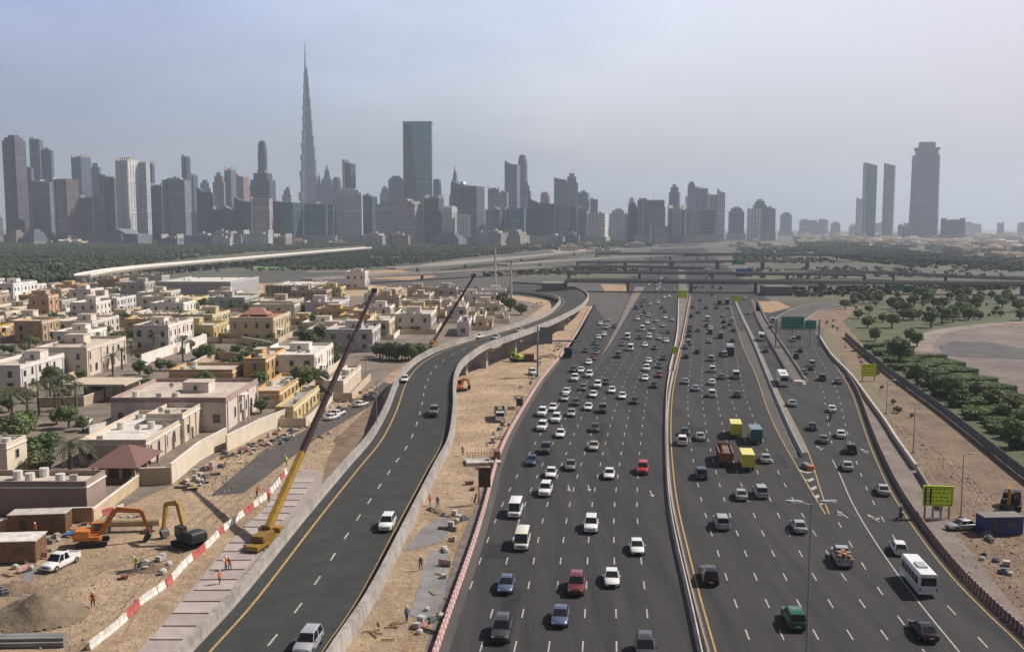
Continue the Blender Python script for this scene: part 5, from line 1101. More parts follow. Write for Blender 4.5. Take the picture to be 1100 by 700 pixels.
def car_parts(kind, col):
    L, hw, st, (g0, g1, g2, g3, zb, zt), wr = SPEC[kind]; P = []; pm_ = paint(col)
    b = MB(); b.loft([ring(hw * k, .22 + (.12 if abs(y) > 2.1 else 0), .62, z, y) for y, k, z in st])
    bw, tw = hw * .90, hw * .72 if kind != 'van' else hw * .86
    V = [(-bw, g0, zb - .05), (bw, g0, zb - .05), (bw, g3, zb - .05), (-bw, g3, zb - .05), (-tw, g1, zt), (tw, g1, zt), (tw, g2, zt), (-tw, g2, zt)]
    b.add(V, [(3, 2, 1, 0), (4, 5, 6, 7), (0, 1, 5, 4), (1, 2, 6, 5), (2, 3, 7, 6), (3, 0, 4, 7)])
    b.add([(-tw * .9, g1 + .1, zt), (tw * .9, g1 + .1, zt), (tw * .9, g2 - .1, zt), (-tw * .9, g2 - .1, zt), (-tw * .8, g1 + .25, zt + .05), (tw * .8, g1 + .25, zt + .05), (tw * .8, g2 - .25, zt + .05), (-tw * .8, g2 - .25, zt + .05)], [(4, 5, 6, 7), (0, 1, 5, 4), (1, 2, 6, 5), (2, 3, 7, 6), (3, 0, 4, 7)])
    if kind == 'pickup':
        b.b2(-hw * .92, hw * .92, -2.55, -.8, .98, 1.0); b.b2(-hw * .95, -hw * .84, -2.55, -.8, 1.0, 1.18); b.b2(hw * .84, hw * .95, -2.55, -.8, 1.0, 1.18); b.b2(-hw * .84, hw * .84, -2.58, -2.48, 1.0, 1.16)
    P.append(('body', b, [pm_]))
    def panel(a, bb, c, d, ins=.07, up=.012, n_=None):
        q = [Vector(v) for v in (a, bb, c, d)]; cc = sum(q, Vector()) / 4; nn = (q[1] - q[0]).cross(q[2] - q[0]).normalized()
        if nn.dot(cc - Vector((0, 0, .9))) < 0: nn = -nn
        m_ = MB(); m_.add([v + (cc - v) * ins + nn * up for v in q], [(0, 1, 2, 3)]); return m_
    P.append(('windshield', panel(V[3], V[2], V[6], V[7], .06), [tintg])); P.append(('rear_window', panel(V[0], V[1], V[5], V[4], .1), [tintg]))
    for s in (0, 1):
        A = [V[1], V[2], V[6], V[5]] if s else [V[0], V[3], V[7], V[4]]; A = [Vector(v) for v in A]
        k = 3 if kind == 'van' else 2; m_ = MB()
        for i in range(k):
            a0, a1 = i / k + .02, (i + 1) / k - .02
            m_.merge(panel(A[0].lerp(A[1], a0), A[0].lerp(A[1], a1), A[3].lerp(A[2], a1), A[3].lerp(A[2], a0), .09))
        P.append(('side_window', m_, [tintg]))
    yw = L / 2 - .95
    for sx in (-1, 1):
        for sy in (-1, 1):
            m_ = MB(); x = sx * (hw - .10); n = 14
            c = [(x + d_, sy * yw + wr * k * math.cos(i * 2 * math.pi / n), wr + wr * k * math.sin(i * 2 * math.pi / n)) for d_, k in ((-.11 * sx, 1), (.12 * sx, 1)) for i in range(n)]
            m_.add(c, [tuple(range(n - 1, -1, -1)), tuple(range(n, 2 * n))] + [(i, (i + 1) % n, n + (i + 1) % n, n + i) for i in range(n)], 0)
            m_.add([(x + .125 * sx, sy * yw + wr * .62 * math.cos(i * 2 * math.pi / 10), wr + wr * .62 * math.sin(i * 2 * math.pi / 10)) for i in range(10)], [tuple(range(10))], 1)
            P.append(('wheel', m_, [rubber, rimm]))
    zf = st[-2][2] - .14
    for sx in (-1, 1):
        m_ = MB(); m_.box((sx * hw * .66, L / 2 - .13, zf), (.36, .16, .15)); P.append(('headlight', m_, [lampw]))
        m_ = MB(); m_.box((sx * hw * .74, -L / 2 + .08, st[0][2] - .12), (.28, .12, .18)); P.append(('tail_light', m_, [lampr]))
        m_ = MB(); m_.box((sx * (hw + .08), g3 - .35, zb + .06), (.2, .12, .14)); P.append(('wing_mirror', m_, [pm_]))
    m_ = MB(); m_.box((0, L / 2 - .02, zf - .12), (hw * .9, .06, .16)); m_.box((0, L / 2 - .01, .36), (hw * 1.3, .08, .12)); P.append(('grille', m_, [plast]))
    m_ = MB(); m_.box((0, -L / 2 - .01, .62), (.5, .04, .12)); P.append(('number_plate', m_, [plate]))
    return P
def wheels(P, xs, ys, r, wd=.28):
    for y in ys:
        for sx in (-1, 1):
            m_ = MB(); x = sx * xs; n = 14
            c = [(x + d_, y + r * math.cos(i * 2 * math.pi / n), r + r * math.sin(i * 2 * math.pi / n)) for d_ in (-wd / 2, wd / 2) for i in range(n)]
            m_.add(c, [tuple(range(n - 1, -1, -1)), tuple(range(n, 2 * n))] + [(i, (i + 1) % n, n + (i + 1) % n, n + i) for i in range(n)])
            m_.add([(x + (wd / 2 + .01) * sx, y + r * .5 * math.cos(i * math.pi / 4), r + r * .5 * math.sin(i * math.pi / 4)) for i in range(8)], [tuple(range(8))], 1)
            P.append(('wheel', m_, [rubber, rimm]))
def rbox(x, y0, y1, z0, z1, r=.12):
    m_ = MB(); m_.loft([[(-x + q, y, z0), (x - q, y, z0), (x, y, z0 + .2), (x, y, z1 - r * 1.5), (x - r - q, y, z1), (-x + r + q, y, z1), (-x, y, z1 - r * 1.5), (-x, y, z0 + .2)] for y, q in ((y0, .06), (y0 + .15, 0), (y1 - .15, 0), (y1, .08))]); return m_
def big_parts(kind, col):
    P = []; pm_ = paint(col)
    if kind in ('bus', 'minibus'):
        L, x, h = (11.5, 1.25, 3.1) if kind == 'bus' else (7.2, 1.08, 2.75)
        P.append(('body', rbox(x, -L / 2, L / 2, .38, h, .2), [pm_]))
        m_ = MB(); m_.quad((-x * .85, L / 2 + .012, h * .42), (x * .85, L / 2 + .012, h * .42), (x * .82, L / 2 + .012, h * .88), (-x * .82, L / 2 + .012, h * .88)); P.append(('windshield', m_, [tintg]))
        m_ = MB(); m_.quad((-x * .8, -L / 2 - .012, h * .5), (x * .8, -L / 2 - .012, h * .5), (x * .78, -L / 2 - .012, h * .85), (-x * .78, -L / 2 - .012, h * .85)); P.append(('rear_window', m_, [tintg]))
        for s in (-1, 1):
            m_ = MB(); n = int(L / 1.3)
            for i in range(n):
                y = -L / 2 + .4 + i * (L - .8) / n; m_.quad((s * (x + .012), y + .06, h * .5), (s * (x + .012), y + (L - .8) / n - .06, h * .5), (s * (x + .012), y + (L - .8) / n - .06, h * .83), (s * (x + .012), y + .06, h * .83))
            P.append(('side_window', m_, [tintg]))
        m_ = MB(); m_.b2(-x * .5, x * .5, -L * .2, L * .05, h, h + .18); P.append(('roof_unit', m_, [paint('silver')]))
        wheels(P, x - .16, (-L / 2 + L * .22, L / 2 - L * .2), .45)
        for s in (-1, 1):
            m_ = MB(); m_.box((s * x * .8, L / 2, .75), (.3, .1, .2)); P.append(('headlight', m_, [lampw])); m_ = MB(); m_.box((s * x * .88, -L / 2, .95), (.16, .1, .35)); P.append(('tail_light', m_, [lampr]))
    elif kind in ('box_truck', 'dump_truck', 'tanker'):
        L, x = (7.4, 1.12) if kind == 'box_truck' else (8.6, 1.25)
        cc = pm_ if kind == 'box_truck' else paint('white'); yc = L / 2 - 1.9
        m_ = MB(); m_.loft([[(-x * .92, y, .5), (x * .92, y, .5), (x * .92, y, z1 * .62), (x * .84, y, z1), (-x * .84, y, z1), (-x * .92, y, z1 * .62)] for y, z1 in ((yc, 2.5), (yc + 1.2, 2.55), (yc + 1.75, 1.9), (yc + 1.9, 1.5))]); P.append(('cab', m_, [cc]))
        m_ = MB(); m_.quad((-x * .8, yc + 1.58, 2.32), (x * .8, yc + 1.58, 2.32), (x * .84, yc + 1.93, 1.55), (-x * .84, yc + 1.93, 1.55)); P.append(('windshield', m_, [tintg]))
        for s in (-1, 1): m_ = MB(); m_.quad((s * x * .93, yc + .4, 1.45), (s * x * .93, yc + 1.5, 1.45), (s * x * .9, yc + 1.2, 2.15), (s * x * .9, yc + .4, 2.15)); P.append(('side_window', m_, [tintg]))
        m_ = MB(); m_.b2(-.5, .5, -L / 2, yc + 1.2, .55, .85); P.append(('chassis', m_, [plast]))
        if kind == 'box_truck':
            m_ = rbox(x, -L / 2, yc - .15, .85, 3.05, .06); m_.b2(-x * .9, x * .9, -L / 2 - .04, -L / 2 - .01, 1.0, 2.9); P.append(('cargo_box', m_, [pm_]))
            m_ = MB(); m_.b2(-x * .98, x * .98, -L / 2 + .1, yc - .3, 3.055, 3.09); P.append(('box_roof', m_, [pm_]))
        else:
            m_ = MB(); y0, y1 = -L / 2, yc - .2; k = 1.12
            m_.loft([[(-x * .8, y, .95), (x * .8, y, .95), (x, y, 2.6), (x - .12, y, 2.6), (x * .72, y, 1.2), (-x * .72, y, 1.2), (-x + .12, y, 2.6), (-x, y, 2.6)] for y in (y0, y1)]); m_.b2(-x * .95, x * .95, y0 - .1, y0, 1.0, 2.5); m_.b2(-x * .95, x * .95, y1, y1 + .1, 1.0, 2.9)
            for i in range(5): yy = y0 + .3 + i * (y1 - y0 - .6) / 4; m_.b2(x, x + .1, yy, yy + .15, 1.2, 2.5); m_.b2(-x - .1, -x, yy, yy + .15, 1.2, 2.5)
            P.append(('dump_body', m_, [pm_])); m_ = MB(); m_.loft([[(-x * .8, y, 1.3), (x * .8, y, 1.3), (x * .5, y, z), (-x * .4, y, z)] for y, z in ((y0 + .2, 2.2), (y0 + 2, 2.9), (y1 - 1.5, 2.8), (y1 - .2, 2.3))]); P.append(('load', m_, [soil]))
        wheels(P, x - .2, (-L / 2 + 1.0, -L / 2 + 2.3, L / 2 - 1.2) if kind != 'box_truck' else (-L / 2 + 1.5, L / 2 - 1.1), .5)
        for s in (-1, 1): m_ = MB(); m_.box((s * x * .75, L / 2 - .02, .85), (.3, .1, .2)); P.append(('headlight', m_, [lampw])); m_ = MB(); m_.box((s * x * .8, -L / 2 - .05, .8), (.3, .1, .16)); P.append(('tail_light', m_, [lampr]))
    elif kind == 'open_pickup':
        P = car_parts('pickup', 'silver')
    return P
CACHE = {}
def veh(kind, col, near):
    k = (kind, col, near)
    if k in CACHE: return CACHE[k]
    P = car_parts(kind, col) if kind in SPEC else big_parts(kind, col)
    if near: r = [(n, m_.mesh(n, ms, 35 if n in ('body',) else None, fix=(n not in ('windshield', 'rear_window', 'side_window')))) for n, m_, ms in P]
    else:
        mb = MB(); ms = []
        for n, m_, mm in P:
            if n in ('number_plate', 'wing_mirror', 'grille'): continue
            n0 = len(mb.v); mb.v += m_.v; mb.f += [tuple(i + n0 for i in f) for f in m_.f]
            for i in m_.m:
                mt = mm[i]
                if mt not in ms: ms.append(mt)
                mb.m.append(ms.index(mt))
        r = [('vehicle', mb.mesh(kind, ms, 35, fix=True))]
    CACHE[k] = r; return r
NAMEK = {'sedan': 'sedan', 'suv': 'suv', 'hatch': 'hatchback', 'van': 'van', 'pickup': 'pickup_truck', 'bus': 'bus', 'minibus': 'minibus', 'box_truck': 'box_truck', 'dump_truck': 'dump_truck', 'open_pickup': 'pickup_truck'}
CATK = {'sedan': 'car', 'suv': 'car', 'hatch': 'car', 'van': 'van', 'pickup': 'pickup', 'bus': 'bus', 'minibus': 'minibus', 'box_truck': 'truck', 'dump_truck': 'truck', 'open_pickup': 'pickup'}
VL = []
def put(kind, col, x, y, z, rz, road, near, label=None, sc=1.0, lane=None):
    parts = veh(kind, col, near)
    if near:
        o = empty(NAMEK[kind], (x, y, z), rz)
        for n, me in parts: link(bpy.data.objects.new(n, me), o)
    else:
        o = bpy.data.objects.new(NAMEK[kind], parts[0][1]); link(o); o.location = (x, y, z); o.rotation_euler = (0, 0, rz)
    o.scale = (sc, sc, sc); tag(o, label, CATK[kind], 'vehicles on the ' + road); VL.append((o, kind, col, road, x, y, lane)); return o
ROADN = {'in': 'oncoming carriageway', 'out': 'outbound carriageway', 'slip': 'right slip road', 'col': 'left collector road', 'bus': 'narrow bus road'}
def V(px, py, kind, col, road=None, label=None):
    hh = {'van': 1.1, 'bus': 1.6, 'minibus': 1.4, 'box_truck': 1.5, 'dump_truck': 1.5, 'suv': .9}.get(kind, .72)
    c = W(px, py, hh); x, y = c.x, c.y
    if road is None:
        if x < ML(y): road = 'in'
        elif x < MRE(y) + 2: road = 'out'
        else: road = 'slip'
        if road == 'in' and y > 270 and x < 16 + (y - 280) * .185 and y < 560 and (px < 656 and py < 386): road = 'col'
        if road == 'slip' and 800 < px < 862 and py < 440: road = 'bus'
    cu, sg = {'in': (ML, -1), 'col': (LB, -1), 'out': (MR, 1), 'slip': (CRE, 1), 'bus': (SB, 1)}[road]
    s = cu.slope(y); rz = -math.atan(s) + (math.pi if sg < 0 else 0)
    lane = max(1, int(abs(x - cu(y)) / 3.7) + 1)
    put(kind, col, x, y, .02, rz + rng.uniform(-.02, .02), ROADN[road], py > 398, label, 1.06, lane)
LIST = '''561,578 van cream;553.7,545 van white;544,626 sedan slate;539,674 suv dark;602,660 sedan slate;619,626 suv maroon;657,619 sedan white;635,562 suv white;684,586 sedan white;693,695 suv dark
654.5,508 sedan white;690.5,502 suv red;586,524.6 suv white;592,507 sedan white;571.5,494 sedan blue;613,499 sedan grey;586.5,481 suv dark;638,478.5 sedan beige;639.5,459 sedan dark;602,465 sedan white
582.5,457 suv white;597.5,448.6 suv white;614,443 sedan silver;582.6,442 suv white;594,437 sedan white;632,436.5 sedan white;647.5,438.5 suv dark;618.6,431.5 sedan dark;607,427 sedan silver;608.5,420 sedan white
637.5,423 sedan white;668.5,424.7 sedan white;682,430 sedan black;657.5,418.5 sedan white;642,412.7 suv white;626.5,416 hatch grey;651,409.5 sedan dark;617.5,405.5 suv white;633,401.5 suv white;703,413 sedan black;693,405.5 sedan white
708,402 sedan maroon;624,397 sedan white;616,396.5 sedan dark;632.5,388.6 sedan white;629,376 sedan dark;639,368 hatch teal;642,372.5 sedan blue;640,378 sedan grey;637,384 sedan maroon;643,362 hatch white;649,358.5 sedan white;651,351 suv silver
645,347 sedan white;653.5,343 sedan silver;674,361 van white;677.4,373 van white;664,381 suv dark;690,352.5 van cream;697.5,361 suv white;693,370 sedan white;703,373 sedan blue;708,362.5 sedan silver;716,365.5 sedan white;701,352.5 sedan silver
711.5,349 sedan silver;717.5,356 sedan dark;695.5,346 sedan white;705,344 sedan silver;684.9,342 suv white;697,387 sedan white;694.7,395 suv white;712.5,384 sedan black;708,392.5 sedan blue;687.5,337 suv silver;697,338.5 hatch silver;714.5,340.5 sedan white
722,343 sedan silver;714,334 sedan dark;692,334.5 sedan dark;692,322 dump_truck dark;707,324.5 suv white;698,326.5 sedan silver;714,319 sedan white;719,318 sedan white;690,328 sedan dark;683,330 suv dark;706,310.5 sedan white;713,311 sedan silver;725,311.5 sedan silver;697,305.5 sedan white;704,305 van white;711,330 sedan black
687,362 sedan dark;660,350 sedan dark;669,369 sedan grey
775,559 suv silver;761.8,615.4 suv black;857.7,564 sedan silver;852.7,661 suv green;992,675 sedan black;987,618 minibus white;965,587 hatch white
733,472 suv white;735.5,463 sedan dark;752,468 sedan silver;778,487 dump_truck brown;753,507 suv blue;801.6,493 box_truck yellow;789.7,460 box_truck yellow;810.5,466 box_truck teal;822,491.5 sedan silver;795.5,530 sedan silver;817,526.5 suv silver
736.5,409 sedan silver;747.5,416.5 sedan silver;764.5,422 suv white;764.8,410 sedan white;775.5,404 sedan grey;790.5,402 van silver;792,423 sedan blue;765.5,396 suv white;740,359.5 sedan dark;740,367.5 suv silver;749,377 sedan black;762,366 sedan silver;763,356 suv dark
774,360 van black;787,365 sedan dark;784,375.5 bus dark;778.5,380 suv silver;737,382 sedan dark;764,384.5 suv silver;746,309 sedan dark;774,309 suv dark;744,329.5 sedan dark;758.5,330 sedan dark;750,335 sedan dark;742.5,339 sedan black
773,324 dump_truck black;781,324 box_truck dark;776,339 sedan silver;777.5,345 sedan black;784,348 sedan dark;760,342 van white;759,349 sedan dark;750,354 sedan grey;763,352 sedan white;741,351 sedan black;741,354.5 sedan dark;788,354 sedan blue;786,343 hatch white;782,330 sedan silver;778,350.5 sedan grey;736,372 sedan grey;752,322 sedan dark;765,316 sedan dark;756,314 sedan silver;770,330 sedan dark
800,320 sedan white;804,336 sedan silver;818,361.5 minibus white;822,376 sedan dark;829.5,343.5 van silver;828,351 sedan dark;852,364 suv silver;857.5,362 sedan black;859,376 sedan black;854.5,382 suv dark;872,390 suv silver;870.5,394.5 sedan dark;864,399 sedan grey
841,406 bus white;850.6,432.5 sedan silver;883,405 suv black;900.5,409 sedan grey;893.5,438.5 sedan white;872.8,457.4 sedan dark;884.5,471 sedan grey;903,465.5 sedan white;914,481 suv black;910,499.5 sedan silver;948,525 sedan silver'''
for it in LIST.replace('\n', ';').split(';'):
    p, k, c = it.split(); x, y = p.split(','); V(float(x), float(y), k, c)
# loaded pickup
c = W(904, 596, .9); o = put('pickup', 'silver', c.x, c.y, .02, -math.atan(CRE.slope(c.y)), ROADN['out'], True, 'pale green cabbed pickup loaded with brown sacks', 1.15)
mb = MB()
for i in range(9): mb.box(((i % 3 - 1) * .5, -2.1 + (i // 3) * .6, 1.25 + .2 * (i % 2)), (.48, .55, .5), rng.random())
mb.build('cargo', mat('sacks', (.36, .22, .15), .9, .2, 2), o)
# vehicles beyond the first overpass
for road, n in (('in', 34), ('out', 34)):
    for i in range(n):
        y = rng.uniform(690, 1500); lane = rng.randint(0, 6)
        if road == 'in': x = ML.off(y, -2.7 - 3.62 * lane)
        else: x = MR.off(y, 2.4 + 3.7 * min(lane, 5))
        if any(abs(x - v[4]) < 3 and abs(y - v[5]) < 9 for v in VL): continue
        put(rng.choice(['sedan', 'suv', 'sedan', 'van']), rng.choice(['white', 'white', 'silver', 'dark', 'black'] if road == 'in' else ['dark', 'black', 'silver', 'grey']), x, y, .02, -math.atan(SLP) + (math.pi if road == 'in' else 0), ROADN[road], False, None, 1.05, lane + 1)
# flyover traffic
def onfly(px, py, kind, col, label):
    for it in range(3):
        z = 1.0 if it == 0 else zz
        c = W(px, py, z + .7); k = int(np.argmin(np.hypot(CV[:, 0] - c.x, CV[:, 1] - c.y))); zz = float(CV[k][2])
    kk = min(k + 1, len(CV) - 1); a = math.atan2(CV[kk][1] - CV[kk - 1][1], CV[kk][0] - CV[kk - 1][0])
    put(kind, col, c.x, c.y, zz + .05, a - math.pi / 2 + math.pi, 'flyover', py > 398, label, 1.06)
onfly(416, 562, 'suv', 'white', 'white suv on the flyover, driving in the lane beside the right parapet'); onfly(331, 690, 'suv', 'silver', 'pale silver suv at the bottom of the flyover')
onfly(466.5, 444, 'suv', 'grey', 'grey suv on the flyover bend with its shadow on the left'); onfly(435, 408, 'sedan', 'white', 'white sedan on the flyover near its outer yellow line'); onfly(515, 361, 'sedan', 'white', 'white sedan near the outer parapet at the top of the flyover')
onfly(533, 362, 'sedan', 'silver', 'silver sedan on the crest of the flyover'); onfly(558, 354.5, 'sedan', 'beige', 'beige sedan farthest along the flyover')
# labels that single each vehicle out
LN = ['one', 'two', 'three', 'four', 'five', 'six', 'seven', 'eight', 'nine', 'ten', 'eleven', 'twelve', 'thirteen']
byr = {}
for v in sorted([v for v in VL], key=lambda q: q[5]):
    o, kind, col, road, x, y, lane = v
    if o.get('label'): continue
    byr.setdefault((road, kind, col), []).append((o, lane))
for (road, kind, col), L_ in byr.items():
    kn = 'hatchback' if kind == 'hatch' else kind.replace('_', ' ')
    if len(L_) == 1:
        L_[0][0]['label'] = 'the only %s %s driving on the %s' % (col, kn, road); continue
    bl_ = {}
    for o, lane in L_: bl_.setdefault(lane, []).append(o)
    for lane, os_ in bl_.items():
        for i, o in enumerate(os_):
            o['label'] = ('%s %s in lane %s of the %s' % (col, kn, LN[min(12, lane - 1)], road)) if len(os_) == 1 else ('%s %s in lane %s of the %s, %s %s up that lane' % (col, kn, LN[min(12, lane - 1)], road, ORD[i], 'one'))
# motorbike with rider
def bike(px, py, label):
    c = W(px, py, .6); t = empty('motorcycle', (c.x, c.y, .02), -math.atan(CRE.slope(c.y))); tag(t, label, 'motorcycle', 'motorcycles on the slip road')
    for y in (-.7, .7):
        mb = MB(); n = 14; mb.add([(d_, y + .32 * math.cos(i * 2 * math.pi / n), .32 + .32 * math.sin(i * 2 * math.pi / n)) for d_ in (-.07, .07) for i in range(n)], [tuple(range(n)), tuple(range(n, 2 * n))] + [(i, (i + 1) % n, n + (i + 1) % n, n + i) for i in range(n)]); mb.build('wheel', rubber, t)
    mb = MB(); mb.loft([[(-.14, y, z), (.14, y, z), (.12, y, z + h), (-.12, y, z + h)] for y, z, h in ((-.8, .7, .12), (-.2, .5, .3), (.3, .5, .45), (.6, .7, .3))]); mb.tube((-.35, .45, 1.0), (.35, .45, 1.0), .03); mb.tube((0, .5, 1.0), (0, .7, .32), .04); mb.build('frame', plast, t)
    mb = MB(); mb.box((0, -.75, 1.0), (.5, .45, .45)); mb.build('delivery_box', paint('dark'), t)
    return c
# ------------------------------------------------------------------ people
def human(name, joints, mats_fn, mats):
    me = bpy.data.meshes.new(name); vs = [j[0] for j in joints]; es = [(i, j[2]) for i, j in enumerate(joints) if j[2] is not None]
    me.from_pydata(vs, es, []); o = bpy.data.objects.new('tmp', me); link(o)
    md = o.modifiers.new('s', 'SKIN'); md.use_smooth_shade = True; o.modifiers.new('b', 'SUBSURF').levels = 1
    if not me.skin_vertices: me.attributes
    try:
        sk = me.skin_vertices[0].data
    except Exception:
        bpy.context.view_layer.objects.active = o
        o.modifiers.remove(o.modifiers[0]); bpy.ops.object.modifier_add(type='SKIN'); o.modifiers.move(len(o.modifiers) - 1, 0); sk = me.skin_vertices[0].data
    for i, j in enumerate(joints): sk[i].radius = (j[1], j[1] * (.8 if i in (1, 2, 3) else 1)); sk[i].use_root = (i == 0)
    bpy.context.view_layer.update(); dg = bpy.context.evaluated_depsgraph_get()
    m2 = bpy.data.meshes.new_from_object(o.evaluated_get(dg)); m2.name = name
    bpy.data.objects.remove(o); m2.materials.clear()
    for m in mats: m2.materials.append(m)
    for p in m2.polygons: p.material_index = mats_fn(p.center)
    return m2
def pose(arm=0.0, bend=0.0, stride=.12):
    s, c = math.sin(bend), math.cos(bend)
    def up(x, y, z): zz = z - .95; return (x, y * c + zz * s, .95 - y * s + zz * c)
    return [((0, 0, .95), .15, None), (up(0, 0, 1.15), .15, 0), (up(0, 0, 1.38), .17, 1), (up(0, .0, 1.50), .07, 2), (up(0, .02, 1.63), .095, 3), (up(0, .02, 1.74), .07, 4),
            (up(.19, 0, 1.42), .06, 2), (up(.27, .05 + arm * .1, 1.16), .048, 6), (up(.25, .15 + arm * .35, .98 + arm * .2), .035, 7), (up(.25, .18 + arm * .4, .9 + arm * .2), .04, 8),
            (up(-.19, 0, 1.42), .06, 2), (up(-.27, .02, 1.16), .048, 10), (up(-.26, .1 + arm * .3, .96 + arm * .2), .035, 11), (up(-.26, .13 + arm * .35, .88 + arm * .2), .04, 12),
            ((.1, 0, .88), .1, 0), ((.11, stride, .48), .07, 14), ((.11, stride * .3, .09), .045, 15), ((.11, stride * .3 + .14, .05), .04, 16),
            ((-.1, 0, .88), .1, 0), ((-.11, -stride * .4, .48), .07, 18), ((-.11, -stride, .09), .045, 19), ((-.11, -stride + .14, .05), .04, 20)]
skin_ = mat('skin', (.30, .17, .11), .7); trou = mat('trousers_navy', (.03, .035, .06), .9); vest = mat('vest_orange', (.62, .17, .03), .8); vesty = mat('vest_lime', (.42, .60, .05), .8); shirt = mat('shirt_blue', (.12, .17, .30), .9)
def mf(c): return 0 if c.z > 1.53 else (2 if c.z < .93 else 1)
PM = [human('body', pose(.2, 0, .14), mf, [skin_, vest, trou]), human('body', pose(.9, .35, .1), mf, [skin_, vest, trou]), human('body', pose(.5, .1, .2), mf, [skin_, vesty, trou]), human('body', pose(.1, 0, .22), mf, [skin_, shirt, trou])]
helm = MB(); helm.loft([[(r_ * math.cos(i * math.pi / 6), .02 + r_ * 1.1 * math.sin(i * math.pi / 6), z) for i in range(12)] for r_, z in ((.15, 1.70), (.125, 1.71), (.12, 1.77), (.09, 1.83), (.03, 1.86))])
helm_me = helm.mesh('helmet', mwhite, 50)
def person(px, py, k, label, rz=None, pos=None):
    c = pos or W(px, py); t = empty('person', (c[0], c[1], c[2] if pos else 0), rng.uniform(0, 6) if rz is None else rz); link(bpy.data.objects.new('body', PM[k]), t)
    h = bpy.data.objects.new('helmet', helm_me); link(h, t)
    if k == 1: h.location = (0, .60, -.06); h.rotation_euler = (-.35, 0, 0)
    if k == 2: h.location = (0, .175, -.008); h.rotation_euler = (-.1, 0, 0)
    t.scale = (1.1,) * 3; return tag(t, label, 'person', 'people on the building sites')
person(100, 652, 0, 'worker in an orange vest standing alone on the open sand')
person(296, 553, 0, 'worker in an orange vest on the slabs beside the crane'); person(243, 613, 0, 'worker in orange on the pinkish slabs, nearer the parapet'); person(247, 612, 1, 'worker bending over beside another on the pinkish slabs'); person(236, 628, 0, 'worker in orange lower down the slab pavement')
person(38, 575, 0, 'worker in orange beside the rusty hoarding'); person(52, 571, 0, 'worker in orange standing right of the rusty hoarding'); person(276, 533, 1, 'worker bending beside the water barriers')
person(147, 612, 2, 'worker in a lime vest among the scattered boxes'); person(289, 540, 0, 'worker in orange close to the row of water barriers'); person(308, 500, 2, 'worker in a lime vest beside the crane boom')
person(437, 668, 3, 'worker in blue near the tools beside the flyover wall'); person(452, 612, 3, 'worker in dark clothes on the grey concrete pad'); person(470, 545, 3, 'worker near the bent steel bars behind the brown board'); person(462, 543, 0, 'worker in orange vest left of the bent steel bars'); person(497, 489, 0, 'worker at the end of the concrete slab')
for (px, py, lb) in ((892, 448.5, 'motorcycle riding between the lanes behind the white sedan'), (967, 553, 'motorcycle near the right edge barrier of the slip road')):
    c = bike(px, py, lb); person(0, 0, 3, 'rider on the ' + lb, -math.atan(CRE.slope(c.y)), (c.x, c.y - .15, .32))
# ------------------------------------------------------------------ lattice of posts: lamps and masts
def lamp_post(px, py, h, label, heads=1, arm=1.6, m=steel, X=None):
    c = W(px, py) if X is None else X; t = empty('street_lamp', (c[0], c[1], 0)); tag(t, label, 'street lamp', 'street lamps')
    mb = MB(); mb.tube((0, 0, 0), (0, 0, h), .12, .06, 10); mb.cyl((0, 0, 0), .3, .4, 10); mb.build('pole', m, t)
    for s in ((-1, 1) if heads == 2 else (1,)):
        mb = MB(); mb.tube((0, 0, h - .1), (s * arm * .6, 0, h + .15), .05, .04, 6); mb.build('arm', m, t)
        mb = MB(); mb.loft([[(s * (arm * .5 + q), -w_, h + .1 + zz), (s * (arm * .5 + q), w_, h + .1 + zz), (s * (arm * .5 + q), w_ * .7, h + .24 + zz), (s * (arm * .5 + q), -w_ * .7, h + .24 + zz)] for q, w_, zz in ((0, .08, 0), (.3, .24, .02), (.9, .26, .04), (1.25, .12, .05))]); mb.build('lamp_head', mat('lamp_grey', (.35, .36, .36), .4), t)
    return t
c_ = ray_at(871.5, 541, 71); lamp_post(0, 0, c_.z, 'tall twin-armed street lamp rising in front of the right carriageway', 2, 1.3, X=(c_.x, c_.y)).scale = (1.0, 1, 1)
lamp_post(1032, 556, 10, 'thin lamp pole on the sand right of the lime board'); lamp_post(981, 486, 9, 'thin lamp pole on the sandy verge, middle one'); lamp_post(952, 444, 8, 'short lamp pole beside the white wall'); lamp_post(837, 374, 6, 'lamp pole on the island by the green gantry sign')
for i, (x, yb, yt, lb) in enumerate(((532, 320, 262, 'tall pale floodlight mast, taller one behind the villas'), (549, 324, 280, 'tall pale floodlight mast, shorter one behind the villas'))):
    c = W(x, yb); h = ray_at(x, yt, c.y).z; t = empty('floodlight_mast', c); tag(t, lb, 'mast'); mb = MB(); mb.tube((0, 0, 0), (0, 0, h), .8, .45, 10); mb.build('pole', conc_lt, t)
    mb = MB(); mb.cyl((0, 0, h - .5), 2.2, .5, 12)
    for k in range(6): mb.box((2.2 * math.cos(k * 1.047), 2.2 * math.sin(k * 1.047), h - .6), (.7, .7, .5))
    mb.build('lamp_ring', steel, t)
for i, (x, y, h) in enumerate(((405, 470, 12), (393, 412, 11), (240, 300, 12), (292, 285, 14), (118, 284, 14), (318, 300, 9), (236, 290, 12), (960, 305, 9), (877, 310, 10), (925, 300, 9))):
    lamp_post(x, y, h, 'thin pole street lamp, %s from the left among the scattered thin ones' % ORD[[118, 236, 240, 292, 318, 393, 405, 877, 925, 960].index(x)])
